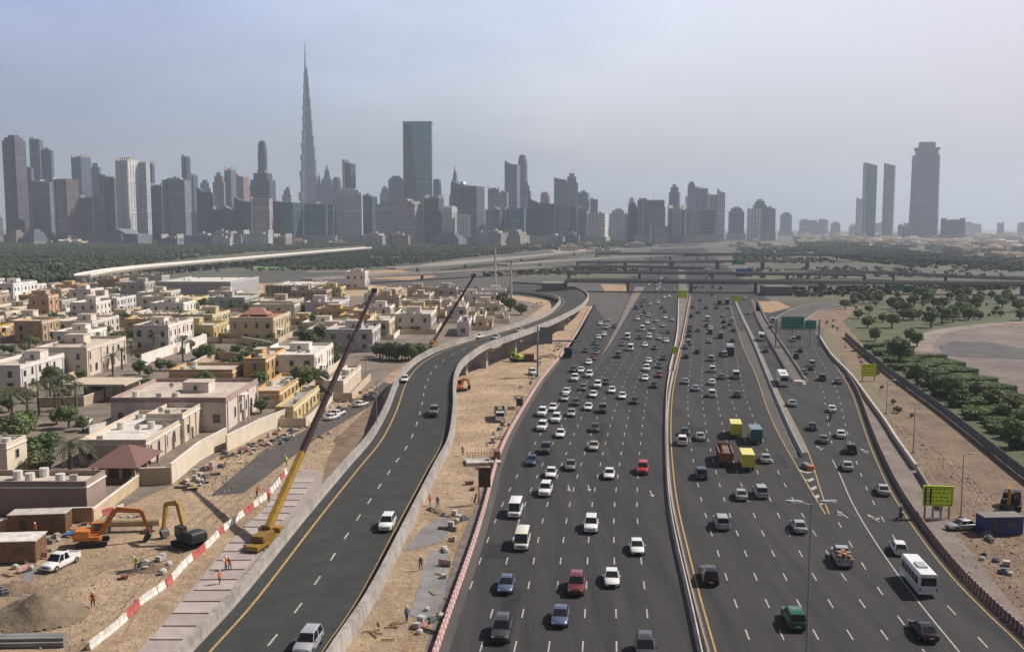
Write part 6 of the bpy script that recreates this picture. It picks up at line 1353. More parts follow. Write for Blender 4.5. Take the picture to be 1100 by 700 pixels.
# ------------------------------------------------------------------ signs
lime = mat('sign_lime', (.72, .88, .03), .45); gsign = mat('sign_green', (.01, .24, .16), .45); bsign = mat('sign_blue', (.02, .13, .45), .45)
def text_mesh(txt, size, m, parent, loc, rot=(math.pi / 2, 0, 0)):
    cu = bpy.data.curves.new('lettering', 'FONT'); cu.body = txt; cu.size = size; cu.extrude = .01; cu.align_x = 'CENTER'; cu.align_y = 'CENTER'
    o = bpy.data.objects.new('tmp', cu); link(o); dg = bpy.context.evaluated_depsgraph_get(); me = bpy.data.meshes.new_from_object(o.evaluated_get(dg)); bpy.data.objects.remove(o)
    me.materials.clear(); me.materials.append(m); o = bpy.data.objects.new('lettering', me); link(o, parent); o.location = loc; o.rotation_euler = rot
def sign(px0, px1, pyt, pyb, yb, m, label, rz=0, rows=3, posts=2, name='road_sign', inkm=None, depth=.25):
    c0, c1 = W(px0, yb), W(px1, yb); Y = c0.y; wd = c1.x - c0.x; zt, zb = ray_at(px0, pyt, Y).z, ray_at(px0, pyb, Y).z
    t = empty(name, ((c0.x + c1.x) / 2, Y, 0), rz); tag(t, label, 'sign')
    mb = MB(); mb.b2(-wd / 2, wd / 2, -depth / 2, depth / 2, zb, zt); mb.build('panel', m, t)
    for i in range(posts):
        x = -wd * .4 + i * wd * .8 / max(1, posts - 1) if posts > 1 else 0; mb = MB(); mb.b2(x - .12, x + .12, depth / 2, depth / 2 + .24, 0, zt - .2); mb.build('post', steel, t)
    ik = inkm or mat('ink_black', (.03, .035, .02), .7); h = (zt - zb) * .9; r = random.Random(int(px0)); ph = h / (rows + .6)
    fr = MB(); e = .06 * h; 
    for a in ((-wd / 2 + e, wd / 2 - e, zb + e, zb + e * 1.5), (-wd / 2 + e, wd / 2 - e, zt - e * 1.5, zt - e), (-wd / 2 + e, -wd / 2 + e * 1.5, zb + e, zt - e), (wd / 2 - e * 1.5, wd / 2 - e, zb + e, zt - e)): fr.b2(a[0], a[1], -depth / 2 - .02, -depth / 2 - .004, a[2], a[3])
    fr.build('border', ik, t)
    # unreadable strokes of writing
    mb = MB()
    for i in range(rows):
        z = zt - ph * (i + .8); x = -wd * .38
        while x < wd * .36:
            w_ = r.uniform(.04, .11) * wd
            mb.b2(x, x + w_, -depth / 2 - .03, -depth / 2 - .005, z - ph * .12 * r.uniform(.6, 1.2), z + ph * .12 * r.uniform(.6, 1.2)); x += w_ + wd * .06
    mb.build('lettering', ik, t)
    return t, wd, zb, zt
t, wd, zb, zt = sign(991, 1022, 521.5, 543, 556, lime, 'large lime yellow construction board on posts beside the side path', rz=-.12, rows=4, posts=4)
for x_ in (-.45, -.28): mb = MB(); mb.b2(wd * x_, wd * (x_ + .06), -.17, -.158, zb + .3, zt - .4); mb.build('lane_arrow', MC['ink_black'], t)
sign(925, 941, 391, 404, 409, lime, 'lime yellow construction board on the verge in front of the fence', rows=3)
sign(727.5, 738, 312, 320, 323, lime, 'lime yellow board over the median before the long overpass', rows=2)
sign(787, 796, 317.5, 323.5, 326, lime, 'small lime yellow board at the start of the long concrete barrier', rows=2)
sign(721.5, 727, 372, 380, 385, lime, 'narrow lime yellow board standing in the median', rows=2, posts=1)
sign(838.5, 863, 340, 353.5, 372, gsign, 'wide green overhead direction sign over the slip road, taller panel', rows=3, inkm=mat('sign_white_ink', (.3, .42, .38), .6), posts=1)
sign(864, 876, 344, 353.5, 372, gsign, 'green overhead direction sign over the slip road, smaller panel', rows=2, inkm=MC['sign_white_ink'], posts=1)
c0, c1 = W(833.5, 372), W(880, 372); t = empty('sign_gantry', (c0.x, c0.y + .6, 0)); tag(t, 'grey steel gantry spanning the slip road behind the green signs', 'gantry')
z0 = ray_at(833, 354.5, c0.y).z
for x in (0, c1.x - c0.x): mb = MB(); mb.b2(x - .25, x + .25, -.25, .25, 0, z0 + 4); mb.build('post', steel, t)
mb = MB(); mb.b2(0, c1.x - c0.x, -.2, .2, z0 - .2, z0 + .1); mb.b2(0, c1.x - c0.x, -.2, .2, z0 + 1.0, z0 + 1.3)
n = 14
for i in range(n): x = (c1.x - c0.x) * i / n; mb.tube((x, 0, z0), (x + (c1.x - c0.x) / n, 0, z0 + 1.2), .08, .08, 5)
mb.build('truss', steel, t)
sign(790, 808, 288.5, 297, 304, bsign, 'blue overhead sign above the second overpass', rows=1, inkm=MC['sign_white_ink'])
sign(786, 800, 279, 284, 292, gsign, 'small hazy green sign beyond the second overpass', rows=1, inkm=MC['sign_white_ink'])
sign(957, 971, 302.5, 311, 316, gsign, 'green sign mounted on the long overpass at the right', rows=1, inkm=MC['sign_white_ink'])
# cantilever gantry seen from behind by the flyover
c = W(577.5, 404); t = empty('sign_gantry', c); tag(t, 'grey cantilever gantry seen from behind beside the flyover', 'gantry'); mb = MB(); h = ray_at(579, 350, c.y).z
mb.tube((0, 0, 0), (0, 0, h), .3, .25, 10); mb.build('post', steel, t); mb = MB(); zz = ray_at(579, 367, c.y).z; mb.b2(0, 13, -.2, .2, zz, zz + .5); mb.build('arm', steel, t)
mb = MB(); mb.b2(.6, 4.4, -.4, -.22, zz - .6, h - .3); mb.build('panel', mat('sign_back', (.22, .23, .25), .6, metal=.2), t)
# brown hoarding panels between the roads
for (x0, x1, y0, y1, yb, lb) in ((515, 527, 502, 523, 541, 'tall dark brown board on a pole between the flyover and the highway'), (555.5, 561.5, 428, 436, 444, 'small black board on a post near the dark truck')):
    c0, c1 = W(x0, yb), W(x1, yb); Y = c0.y; zt, zb = ray_at(x0, y0, Y).z, ray_at(x0, y1, Y).z; t = empty('board', (c0.x, Y, 0)); tag(t, lb, 'sign board'); wd = c1.x - c0.x
    mb = MB(); mb.b2(0, wd, -.1, .1, zb, zt); mb.build('panel', mat('rust_brown', (.10, .055, .045), .85, .3, 1), t); mb = MB(); mb.b2(-.16, 0, -.1, .1, 0, zt); mb.build('post', bark, t)
# ------------------------------------------------------------------ cranes
def crane(base, tip_px, tipY, split, label, w0=.95, w1=.42, low=myellow, top=None, hdr=True):
    b = Vector((base[0], base[1], 2.2)); tp_ = ray_at(*tip_px, tipY); t = empty('mobile_crane', (b.x, b.y, 0)); tag(t, label, 'crane')
    d = tp_ - b; top = top or mat('boom_dark', (.035, .018, .02), .6, .2, 1)
    def boom(s0, s1, k0, k1, m, nm):
        a = b + d * s0 - Vector((b.x, b.y, 0)); e = b + d * s1 - Vector((b.x, b.y, 0)); u = d.cross(Vector((0, 0, 1))).normalized(); v = u.cross(d).normalized(); mb = MB()
        mb.loft([[tuple(p + u * (-k) + v * (-k)), tuple(p + u * k + v * (-k)), tuple(p + u * k * .8 + v * k), tuple(p - u * k * .8 + v * k)] for p, k in ((a, k0), (e, k1))]); return mb.build(nm, m, t)
    boom(0, split, w0, w0 * .92, low, 'boom_base')
    n = 3
    for i in range(n):
        s0 = split - .01 + (1 - split + .01) * i / n; s1 = split + (1 - split) * (i + 1) / n; k = w0 * .82 + (w1 - w0 * .82) * i / (n - 1 if n > 1 else 1)
        boom(s0, s1, k, k * .97, top, 'boom_section'); boom(s1 - .006, s1 + .004, k * 1.25, k * 1.25, dkmetal, 'boom_collar')
    e = d; mb = MB(); e = b + d - Vector((b.x, b.y, 0)); mb.box(tuple(e), (.9, .9, .8), .3); mb.build('boom_head', dkmetal, t)
    mb = MB(); mb.tube(tuple(e), (e.x, e.y, e.z - 6), .035, .035, 5); mb.box((e.x, e.y, e.z - 6.2), (.3, .3, .5)); mb.build('hoist_rope', dkmetal, t)
    # carrier
    ang = -.25; mb = MB(); mb.box((-.3, -1.5, 1.0), (2.7, 10.5, .9), ang); mb.box((.9, 3.2, 1.7), (2.5, 1.8, 1.4), ang); mb.build('carrier', low, t)
    mb = MB(); mb.box((-.4, -2.2, 2.1), (2.6, 4.6, 1.3), ang); mb.build('counterweight_house', mat('machine_brown', (.22, .12, .03), .7, .2, 1), t); mb = MB(); mb.box((-1.3, .8, 2.4), (.9, 1.6, 1.6), ang); mb.build('cab', low, t); mb = MB(); mb.box((-1.3, 1.5, 2.6), (.8, .3, 1.0), ang); mb.build('cab_window', tintg, t)
    for y in (-5, -3.6, .8, 2.4):
        for s in (-1, 1):
            ca, sa = math.cos(ang), math.sin(ang); x, yy = s * 1.15, y; mb = MB(); X_, Y_ = -.3 + x * ca - yy * sa, x * sa + yy * ca; uu = Vector((ca, sa, 0)) * .25; mb.tube(Vector((X_, Y_, .65)) - uu, Vector((X_, Y_, .65)) + uu, .62, .62, 14); mb.build('wheel', rubber, t)
    for s in (-1, 1):
        for y in (-4.3, 1.4):
            mb = MB(); mb.box((-.3 + s * 2.3, y, .9), (2.4, .35, .3), ang); mb.box((-.3 + s * 3.3, y + s * -.8, .45), (.22, .22, .9), ang); mb.box((-.3 + s * 3.3, y + s * -.8, .08), (.8, .8, .14), ang); mb.build('outrigger', low, t)
    for ch in t.children:
        if not ch.name.startswith(('boom', 'hoist')): ch.scale = (.72,) * 3
    return t
c = W(288, 583); crane((c.x, c.y), (402, 312), 176, .27, 'huge mobile crane with a yellow base and long dark telescopic boom', .50, .28, low=mat('crane_ochre', (.32, .19, .03), .55, .2, 1))
c = W(466, 372); crane((c.x, c.y), (510, 295), 372, .12, 'second mobile crane with a thin dark boom behind the flyover', .5, .3, low=mat('crane_tan', (.3, .2, .1), .7))
# ------------------------------------------------------------------ excavators
def excavator(px, py, rz, m, label, reach=1.0, up=0.0, dark=False):
    c = W(px, py); t = empty('excavator', c, rz); tag(t, label, 'excavator')
    for s in (-1, 1):
        mb = MB(); r = [(-1.9, .1), (-2.1, .45), (-1.9, .8), (1.9, .8), (2.1, .45), (1.9, .1)]; mb.loft([[(x, y, z) for y, z in r] for x in (s * 1.25 - .3, s * 1.25 + .3)]); mb.build('track', rubber, t)
    mb = MB(); mb.b2(-1, 1, -1.1, 1.1, .6, 1.0); mb.b2(-1.35, 1.35, -2.4, 1.0, 1.0, 1.5); mb.loft([[(-1.35, y, 1.5), (1.35, y, 1.5), (1.2, y, z), (-1.2, y, z)] for y, z in ((-2.5, 2.2), (-2.2, 2.45), (-.3, 2.3))]); mb.build('house', m if not dark else plast, t)
    mb = MB(); mb.b2(-1.35, -.4, -.2, 1.3, 1.5, 3.0); mb.build('cab', m if not dark else plast, t); mb = MB(); mb.b2(-1.37, -.38, .1, 1.32, 1.9, 2.85); mb.build('cab_window', tintg, t)
    J = [Vector((.2, 1.0, 1.6)), Vector((.2, 3.2 * reach, 4.6 + up)), Vector((.2, 6.6 * reach, 4.2 + up * .8)), Vector((.2, 7.6 * reach, 1.4)), Vector((.2, 6.9 * reach, .4))]
    for i, (k0, k1, nm) in enumerate(((.32, .38, 'boom'), (.38, .28, 'boom'), (.28, .2, 'stick'))):
        mb = MB(); d = (J[i + 1] - J[i]).normalized(); u = Vector((1, 0, 0)); v = u.cross(d); mb.loft([[tuple(p - u * .2 - v * k), tuple(p + u * .2 - v * k), tuple(p + u * .2 + v * k), tuple(p - u * .2 + v * k)] for p, k in ((J[i], k0), (J[i + 1], k1))]); mb.build(nm, m, t)
    mb = MB(); mb.loft([[(-.4, y, z) for y, z in ((7.6 * reach, 1.5), (7.9 * reach, .8), (7.3 * reach, .1), (6.7 * reach, .3), (7.0 * reach, 1.0))], [(.8, y, z) for y, z in ((7.6 * reach, 1.5), (7.9 * reach, .8), (7.3 * reach, .1), (6.7 * reach, .3), (7.0 * reach, 1.0))]]); mb.build('bucket', dkmetal, t)
    mb = MB(); mb.tube((.2, 1.3, 1.5), (.2, 2.6 * reach, 3.4), .1, .08, 6); mb.build('hydraulic_ram', rimm, t)
    return t
excavator(100, 585, R(-75), morange, 'orange excavator reaching over a long beige pipe', 1.0, .4)
excavator(203, 586, R(55), mat('machine_ochre', (.42, .26, .05), .6, .2, 1), 'black bodied excavator with an ochre arm folded towards the left', .8, 1.2, dark=True)
excavator(492, 420, R(-60), morange, 'small orange excavator beside the flyover wall', .45, -1.5)
t = excavator(1086, 545, R(150), mat('machine_dullyellow', (.30, .20, .04), .7, .2, 1), 'dark excavator with a dull yellow bucket arm beside the blue cabin', .5, -.8, dark=True)
excavator(556, 388, R(40), mat('machine_lime', (.35, .45, .06), .6, .2, 1), 'lime green machine under the flyover bend', .5, -1)
# pipe
c = W(137, 571); mb = MB(); mb.tube((-4.6, 0, 1.3), (4.6, .8, 1.3), .62, .62, 18); o = mb.build('pipe', mat('pipe_beige', (.40, .30, .18), .7, .1, .5), smooth=40); o.location = c; tag(o, 'long beige pipe lying beside the orange excavator', 'pipe')
for x in (-3, 3):
    mb = MB(); mb.b2(x - .3, x + .3, -.9, 1.3, 0, .7)
    o = mb.build('pipe_cradle', conc_dk); o.location = c; tag(o, 'grey support under the %s end of the long beige pipe' % ('left' if x < 0 else 'right'), 'support')
# site cabins, containers
def container(px, py, sx, sy, sz, m, label, rz=0, roof=None, name='container', cat='container'):
    c = W(px, py); t = empty(name, c, rz); tag(t, label, cat); mb = MB(); mb.b2(-sx / 2, sx / 2, -sy / 2, sy / 2, .15, sz)
    n = int(sx / .5)
    for i in range(n): x = -sx / 2 + (i + .5) * sx / n; mb.b2(x - .1, x + .1, -sy / 2 - .06, -sy / 2, .3, sz - .15)
    n = int(sy / .5)
    for i in range(n): y = -sy / 2 + (i + .5) * sy / n; mb.b2(sx / 2, sx / 2 + .06, y - .1, y + .1, .3, sz - .15); mb.b2(-sx / 2 - .06, -sx / 2, y - .1, y + .1, .3, sz - .15)
    mb.build('body', m, t); mb = MB(); mb.b2(-sx / 2 - .12, sx / 2 + .12, -sy / 2 - .12, sy / 2 + .12, sz, sz + .12); mb.build('roof', roof or m, t)
    mb = MB(); mb.b2(-sx * .3, -sx * .3 + .9, -sy / 2 - .1, -sy / 2 - .07, .3, 2.1); mb.build('door', dkmetal, t); mb = MB(); mb.b2(sx * .1, sx * .1 + 1.2, -sy / 2 - .1, -sy / 2 - .07, 1.2, 2.1); mb.build('window', glassd, t)
    return t
container(1073, 572, 5.8, 2.6, 2.7, mat('cabin_blue', (.035, .045, .16), .6, .15, .5), 'dark blue site cabin with a grey roof on the right verge', .05, conc_dk)
container(16, 600, 7, 4.0, 3.0, mat('cabin_rust', (.24, .14, .08), .8, .2, 1), 'rusty brown site cabin with a white roof at the left edge', .1, mwhite)
container(44, 570, 8.0, 3, 2.9, mat('cabin_brown', (.20, .11, .06), .8, .2, 1), 'brown site cabin with a long white roof edge', .12, conc_lt)
container(567, 388, 4.0, 2.4, 2.4, mat('cabin_maroon', (.18, .06, .05), .8, .2, 1), 'maroon container under the flyover bend')
container(610, 384, 2.4, 2.4, 3.4, mat('cabin_navy', (.03, .05, .10), .8, .2, 1), 'small navy cabin at the kink of the striped barriers')
# parked site vehicles
put('pickup', 'white', *W(65, 608).xy, 0, R(165), 'building site', True, 'white pickup parked on the sand below the orange excavator', 1.1)
put('dump_truck', 'green', *W(537, 450).xy, 0, R(182), 'building site', True, 'white fronted truck with a dark green body on the sand strip', .95)
put('suv', 'white', *W(572, 402).xy, 0, R(190), 'building site', False, 'white suv parked on the sand next to the gantry pole', 1.0)
for i, (x, y, c) in enumerate(((357, 450, 'white'), (363, 446, 'white'), (388, 436, 'white'), (396, 430, 'dark'))): put('sedan', c, *W(x, y).xy, 0, R(-25), 'dusty street', False, '%s sedan parked on the dusty street, %s from the crane' % (c, ORD[i]), 1.0)
put('sedan', 'silver', *W(1033, 568).xy, 0, R(100), 'side path', True, 'silver sedan parked beside the blue cabin', 1.0)
# sand pile and beams
def heap(px, py, rx, ry, h, m, label, seed=0, cat='heap', name='sand_heap', n=26):
    c = W(px, py); r = random.Random(seed); mb = MB(); vs = []; fs = []
    for i in range(n):
        for j in range(n):
            u, v = i / (n - 1) * 2 - 1, j / (n - 1) * 2 - 1; d = math.sqrt(u * u + v * v); z = max(0, (1 - d) ** .9 if d < 1 else 0) * h * (1 + .35 * math.sin(u * 5 + seed) * math.cos(v * 4.2 + seed)) + r.uniform(-.05, .05) * h * (d < 1)
            vs.append((u * rx, v * ry, max(.006, z) if d < 1.12 else .006))
    for i in range(n - 1):
        for j in range(n - 1):
            k = i * n + j
            if math.hypot((i + .5) / (n - 1) * 2 - 1, (j + .5) / (n - 1) * 2 - 1) < 1.0: fs.append((k, k + n, k + n + 1, k + 1))
    mb.add(vs, fs); o = mb.build(name, m, smooth=60, fix=False); o.location = c; tag(o, label, cat)
heap(40, 662, 5.8, 4.6, 2.6, mat('heap_sand', (.20, .155, .105), .95, .2, .5, bump=.5), 'brown sand heap with a dark flank at the lower left', 1)
heap(18, 632, 3, 2.5, .9, soil, 'small dark spoil heap left of the big sand heap', 2); heap(380, 470, 4, 8, 1.0, soil, 'long dark spoil bank at the foot of the flyover', 3); heap(163, 610, 2.4, 2, .7, soil, 'low dark spoil heap beside the scattered boxes', 4)
heap(590, 383, 4, 3, 1.2, soil, 'spoil heap behind the gantry pole', 6)
for i in range(5): c = W(24, 688 + i * 1.6); mb = MB(); mb.box((0, 0, .3 + .35 * (i % 2)), (9, .7, .5), .04); o = mb.build('beam', conc_dk); o.location = c; tag(o, 'dark concrete beam in the stack below the sand heap', 'beam', 'stacked dark concrete beams')
# trench with dark liner
gpoly('trench', [(15, 640), (24, 620), (32, 600), (40, 600), (38, 620), (30, 640)], .012, conc_dk)
# scattered site materials, each its own thing
def clutter(px, py, r, label_g):
    c = W(px, py); k = r.choice([0, 0, 1, 1, 2, 2, 3, 3, 4, 5, 6, 6]); mb = MB(); rz = r.uniform(0, 3); w_ = r.uniform(.7, 1.8)
    if k == 0: # timber pallet with boxes
        for i in range(5): mb.box((-.5 + i * .25, 0, .12), (.12, 1.2, .05))
        mb.b2(-.5, .5, -.5, .5, .16, .16 + w_ * .7); nm, lb, m = 'pallet_load', 'wrapped pallet load', mat('wrap_pale', (.45, .42, .40), .8, .2, 1)
    elif k == 1:
        for i in range(5): mb.tube((-1.6, i * .22, .12 + .18 * (i % 2)), (1.6, i * .22 + .1, .12 + .18 * (i % 2)), .09, .09, 7)
        nm, lb, m = 'pipe_bundle', 'bundle of dark pipes', mat('pipe_dark', (.07, .06, .06), .7)
    elif k == 2:
        for i in range(4): mb.box((0, i * .3, .06 + i * .05), (2.4, .22, .08), .05 * i)
        nm, lb, m = 'timber_stack', 'stack of loose timber', mat('timber', (.30, .20, .12), .9, .2, 2)
    elif k == 3:
        mb.loft([[(q * math.cos(a * math.pi / 4), q * math.sin(a * math.pi / 4) * .8, z) for a in range(8)] for q, z in ((.6, 0), (.72, .3), (.65, .7), (.3, .9))]); nm, lb, m = 'bulk_bag', 'white bulk bag', mat('bag_white', (.5, .47, .44), .9, .15, 3)
    elif k == 4:
        mb.loft([[(-.9, y, 0), (.9, y, 0), (1.1, y, .9), (-1.1, y, .9)] for y in (-.7, .7)]); mb.b2(-1.15, 1.15, -.75, -.68, .85, .95); nm, lb, m = 'skip', 'rusty red skip', mat('skip_red', (.22, .10, .085), .8, .3, 2)
    elif k == 5:
        mb.b2(-1.2, 1.2, -.06, .06, .1, 1.1); mb.b2(-1.2, -1.1, -.4, .4, 0, .1); mb.b2(1.1, 1.2, -.4, .4, 0, .1); nm, lb, m = 'barrier_board', 'red and white hoarding panel', mat('panel_red', (.42, .12, .12), .8, .3, 3, col2=(.6, .5, .48))
    else:
        mb.b2(-.8, .8, -.5, .5, 0, .6); mb.b2(-.5, .3, -.3, .4, .6, .9); nm, lb, m = 'generator', 'grey generator box', mat('gen_grey', (.14, .15, .17), .7, .2, 2)
    o = mb.build(nm, m); o.location = c; o.rotation_euler = (0, 0, rz); q_ = r.uniform(.45, .9) * (.75 if k == 4 else 1); o.scale = (q_, q_, q_); tag(o, lb + ' ' + label_g, nm.replace('_', ' '), nm.replace('_', ' ') + ' ' + label_g)
r = random.Random(11)
def band_(pts, wd, n, lb):
    for i in range(n):
        s = r.random() * (len(pts) - 1); k = int(s); f = s - k; x = pts[k][0] + (pts[k + 1][0] - pts[k][0]) * f; y = pts[k][1] + (pts[k + 1][1] - pts[k][1]) * f; clutter(x + r.uniform(-wd, wd), y + r.uniform(-wd * .35, wd * .35), r, lb)
band_([(196, 524), (222, 508), (262, 486), (300, 470), (330, 455), (365, 438), (396, 420)], 12, 150, 'in the untidy row under the garden walls')
band_([(8, 640), (20, 612), (50, 590), (72, 575), (110, 562), (150, 556)], 10, 40, 'around the site cabins')
band_([(120, 625), (150, 612), (178, 600), (165, 625)], 8, 14, 'in the cluster right of the white pickup')
band_([(300, 470), (345, 470), (375, 455)], 6, 8, 'on the sand near the crane boom')
band_([(470, 660), (450, 680), (482, 585), (492, 560), (470, 545)], 8, 40, 'on the strip beside the flyover wall')
band_([(500, 535), (530, 480), (545, 450), (560, 420), (590, 378), (605, 368)], 7, 60, 'on the sand strip beside the striped barriers')
band_([(560, 330), (590, 325), (610, 322), (600, 333)], 8, 22, 'at the edge of the far building site')
band_([(1060, 600), (1080, 590), (1050, 560), (1090, 560), (1080, 620)], 10, 16, 'around the blue cabin on the verge')
band_([(905, 372), (930, 390), (918, 382)], 8, 10, 'on the dry verge near the fence')
# concrete slab frame between flyover and highway
c = W(519, 497); t = empty('formwork', c, .1); tag(t, 'concrete slab with reinforcement cage between flyover and highway', 'formwork'); mb = MB(); mb.b2(-3.3, 3.3, -2.2, 2.2, 0, .6); mb.build('slab', conc_lt, t); mb = MB()
for i in range(12): mb.tube((-3 + i * .55, 1.2, .6), (-3 + i * .55, 1.2, 1.9), .05, .05, 4)
for z in (.9, 1.3, 1.7): mb.tube((-3.1, 1.2, z), (3.2, 1.2, z), .04, .04, 4)
mb.build('reinforcement', mat('rebar', (.16, .06, .05), .8), t)
mb = MB(); mb.b2(2.2, 3.3, -.2, 2.4, .6, 2.2); mb.build('formwork_box', mat('rust_brown2', (.22, .11, .07), .8, .2, 1), t)
c = W(430, 655); mb = MB()
for i in range(9): mb.box((rng.uniform(-1.5, 1.5), rng.uniform(-.6, 6), .12), (1.5, .12, .12), rng.uniform(0, 3))
o = mb.build('timber_scatter', mat('timber', (.30, .20, .12), .9)); o.location = W(404, 690); tag(o, 'loose yellow timber battens near the bottom of the flyover wall', 'timber')
# tyre tracks on the sand
trk = mat('track_marks', (.25, .18, .125), .95, .3, .6)
for i, pts in enumerate([[(120, 690), (150, 640), (200, 585), (260, 530), (330, 470), (380, 440)], [(40, 640), (110, 610), (170, 590), (210, 560), (250, 530)], [(515, 540), (530, 490), (550, 450), (575, 410)], [(1000, 520), (970, 470), (940, 430), (915, 395)], [(1060, 560), (1040, 520), (1000, 480), (950, 420)], [(1090, 600), (1060, 540), (1020, 490)]]):
    P = smooth([tuple(W(a, b)[:2]) for a, b in pts], 8)
    for o_ in (-.9, .9): mb = MB(); ribbon(mb, P, o_ - .13, o_ + .13, .004 + .002 * i); tag(mb.build('tyre_track', trk, fix=False), kind='structure')

# a pale blue tarpaulin over stacked bars beside the orange excavator
for i in range(4):
    c = W(84 + i * 3.5, 575 - i * 1.6); mb = MB(); mb.loft([[(-2.2, y, 0), (2.2, y, 0), (2.0, y, .35 + .1 * (i % 2)), (-2.0, y, .4)] for y in (-.45, .45)])
    o = mb.build('tarpaulin', mat('tarp_blue', (.05, .14, .32), .6, .25, 2)); o.location = c; o.rotation_euler = (0, 0, .2 + .1 * i); tag(o, 'blue tarpaulin bundle, %s from the left behind the orange excavator' % ORD[i], 'tarpaulin', 'blue tarpaulin bundles')
# yards: low walls and planting between the villas
rr = random.Random(5); k = 0
for (a, b, c_, d) in list(FOOT):
    if c_ < 215 or rr.random() < .35: continue
    m = wm(rr.choice([cream, sandc, white, tan])); mb = MB(); e = rr.uniform(2, 4)
    wallrib(mb, [(a - e, c_ - e, 0), (b + e, c_ - e, 0), (b + e, d + 1, 0)], [(-.12, 0), (.12, 0), (.12, 2.0), (-.12, 2.0)]); k += 1
    px_ = PXY((b + e, c_ - e, 0)); tag(mb.build('yard_wall', m), 'Y', 'wall', 'yard walls round the villas')
    for j in range(rr.randint(0, 2)):
        tree(rr.choice([0, 1, 3, 3]), rr.uniform(a, b), c_ - e * .5, rr.uniform(.45, .75), 'small yard tree beside a villa wall', 'yard trees of the villas')
def number(sel, fmt, key=lambda o: PXY(o.matrix_basis.translation)[0]):
    os_ = sorted(sel, key=key)
    for i, o in enumerate(os_):
        if i < len(ORD): o['label'] = fmt(o, ORD[i])
yw = [o for o in bpy.data.objects if o.get('label') == 'Y']
number(yw, lambda o, n: 'low yard wall round a villa, %s yard wall counting from the left' % n, key=lambda o: PXY(o.data.vertices[4].co)[0])
number([o for o in bpy.data.objects if o.get('group') == 'yard trees of the villas'], lambda o, n: 'small yard tree beside a villa wall, %s such tree from the left' % n)
number([o for o in bpy.data.objects if o.get('group') == 'palms before the long shed'], lambda o, n: '%s palm from the left in the row before the long dark-fronted shed' % n)
number([o for o in bpy.data.objects if o.get('group') == 'trees in the clump by the flyover'], lambda o, n: '%s dark tree from the left in the clump by the flyover bend' % n)
number([o for o in bpy.data.objects if o.get('group') == 'paving slabs beside the flyover'], lambda o, n: 'pinkish grey paving slab beside the flyover parapet, %s up from the bottom' % n, key=lambda o: o.location.y)
number([o for o in bpy.data.objects if o.get('group') == 'stacked dark concrete beams'], lambda o, n: '%s dark concrete beam from the back of the stack below the sand heap' % n, key=lambda o: -o.location.y)
number([o for o in bpy.data.objects if o.get('group') == 'dry shrubs on the verge'], lambda o, n: 'small dry shrub on the verge beside the white wall, %s going back' % n, key=lambda o: o.location.y)
byg = {}
for o in bpy.data.objects:
    if o.parent is None and o.get('label') and o.get('group') and any(w_ in o['group'] for w_ in ('untidy row', 'site cabins', 'cluster right', 'crane boom', 'strip beside', 'sand strip', 'far building', 'blue cabin', 'dry verge')): byg.setdefault(o['label'], []).append(o)
for lb, os_ in byg.items():
    if len(os_) > 1:
        os_.sort(key=lambda o: PXY(o.location)[0])
        for i, o in enumerate(os_): o['label'] = (lb + ', %s from left' % ORD[i])
number([o for o in bpy.data.objects if o.get('group') == 'low buildings at the skyline foot'], lambda o, n: 'low pale building at the foot of the left skyline, %s from left' % n)
number([o for o in bpy.data.objects if o.get('group') == 'small buildings along the far highway'], lambda o, n: 'small pale building beside the far end of the highway, %s from left' % n)
bpy.context.view_layer.update()
byl = {}
for o in bpy.data.objects:
    if o.parent is None and o.get('group', '').startswith('vehicles') and o.get('label'): byl.setdefault(o['label'], []).append(o)

# rubble and stones strewn over the sand of the building sites
def rubble(name, px, n, smin, smax, m, label, seed):
    r = random.Random(seed); P = [tuple(W(a, b)[:2]) for a, b in px]; xs = [p[0] for p in P]; ys = [p[1] for p in P]; mb = MB(); k = 0
    while k < n:
        x, y = r.uniform(min(xs), max(xs)), r.uniform(min(ys), max(ys)); c = False; j = len(P) - 1
        for i in range(len(P)):
            if (P[i][1] > y) != (P[j][1] > y) and x < (P[j][0] - P[i][0]) * (y - P[i][1]) / (P[j][1] - P[i][1]) + P[i][0]: c = not c
            j = i
        if not c: continue
        k += 1; s = r.uniform(smin, smax) ** 1.0 * (1 if r.random() < .9 else 2); a = r.uniform(0, 3)
        q = [(x + s * r.uniform(.6, 1.1) * math.cos(a + i * 1.257), y + s * r.uniform(.6, 1.1) * math.sin(a + i * 1.257)) for i in range(5)]
        mb.prism(q, -.02, s * r.uniform(.4, .9), 0, r.uniform(.3, .7))
    tag(mb.build(name, m, fix=False), label, 'rubble', kind='stuff')
stone = mat('stone_mix', (.34, .26, .20), .95, .4, .8, col2=(.12, .10, .09))
rubble('rubble', [(0, 640), (60, 600), (170, 590), (300, 500), (395, 430), (408, 440), (330, 505), (250, 560), (90, 698), (0, 698)], 1500, .04, .13, stone, 'stones and clods strewn over the sandy building site', 1)
rubble('rubble', [(196, 528), (243, 492), (318, 460), (400, 420), (405, 428), (340, 466), (262, 520), (232, 535)], 1000, .06, .22, stone, 'broken rubble along the foot of the garden walls', 2)
rubble('rubble', [(440, 700), (452, 600), (485, 500), (492, 440), (540, 400), (600, 385), (560, 438), (530, 500), (500, 600), (470, 698)], 700, .04, .13, stone, 'rubble on the sand strip between flyover and highway', 3)
rubble('rubble', [(930, 430), (1000, 470), (1095, 560), (1100, 680), (1040, 620), (985, 530), (940, 445)], 1100, .04, .17, stone, 'stones and dry clods on the brown verge', 4)
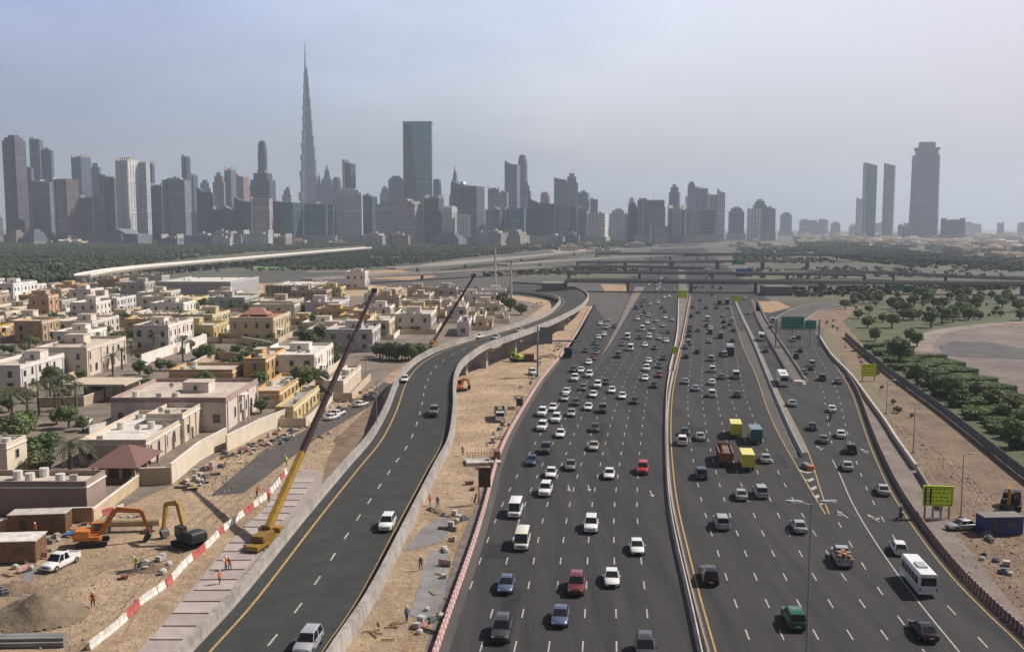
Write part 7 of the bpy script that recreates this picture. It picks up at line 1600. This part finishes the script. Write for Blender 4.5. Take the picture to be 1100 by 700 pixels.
# trees, palms and parked cars in the streets of the quarter
def free(x, y, e=1.5): return not any(a - e < x < b + e and c_ - e < y < d + e for a, b, c_, d in FOOT)
nt_ = 0; npk = 0; nc = 0
for i in range(3000):
    px, py = rr.uniform(-15, 520), rr.uniform(316, 470)
    c = W(px, py)
    if c.x > -57 + max(0, c.y - 300) * .12 - (c.y < 300) * 3 or not free(c.x, c.y): continue
    if nt_ < 110: tree(rr.choice([0, 1, 2, 3, 4, 3]), c.x, c.y, rr.uniform(.5, 1.0), 'S', 'street trees of the quarter'); nt_ += 1
    elif npk < 26: palm(rr.choice([0, 1, 0]), c.x, c.y, rr.uniform(.9, 1.2), 'S', 'street palms of the quarter'); npk += 1
    elif nc < 24:
        if free(c.x, c.y, 3): put(rr.choice(['sedan', 'suv']), rr.choice(['white', 'white', 'silver', 'dark']), c.x, c.y, -.01, rr.choice([0, math.pi, 1.57]), 'streets of the quarter', False, 'S', 1.0); nc += 1
    else: break
bpy.context.view_layer.update()
number([o for o in bpy.data.objects if o.get('label') == 'S' and 'trees' in o['group']], lambda o, n: 'street tree among the villas, %s street tree counting from the left' % n)
number([o for o in bpy.data.objects if o.get('label') == 'S' and 'palms' in o['group']], lambda o, n: 'street palm among the villas, %s street palm counting from the left' % n)
number([o for o in bpy.data.objects if o.get('label') == 'S'], lambda o, n: 'car parked in a villa street, %s such car counting from the left' % n)

# worn repair patches and sealed joints on the carriageways
pm2 = mat('asphalt_patch', (.034, .033, .035), .9, .2, .6, spec=.2); pm3 = mat('asphalt_pale_patch', (.056, .053, .052), .9, .2, .6, spec=.2)
for i in range(9):
    y = rr.uniform(95, 420); side = rr.random() < .5
    cu, x0 = (ML, -rr.randint(0, 6) * 3.62 - 2.6) if side else (MR, rr.randint(0, 5) * 3.78 + 2.3)
    x = cu.off(y, x0)
    if side and x < LB(y) + 2: continue
    if not side and x > MRE(y) - 2: continue
    L_ = rr.uniform(4, 22); wd_ = rr.uniform(1.0, 3.2); mb = MB(); ribbon(mb, [(cu.off(y + q * L_, x0), y + q * L_) for q in (0, .25, .5, .75, 1)], -wd_ / 2, wd_ / 2, .006 + .0004 * i)
    tag(mb.build('road_patch', pm2 if rr.random() < .6 else pm3, fix=False), kind='structure')
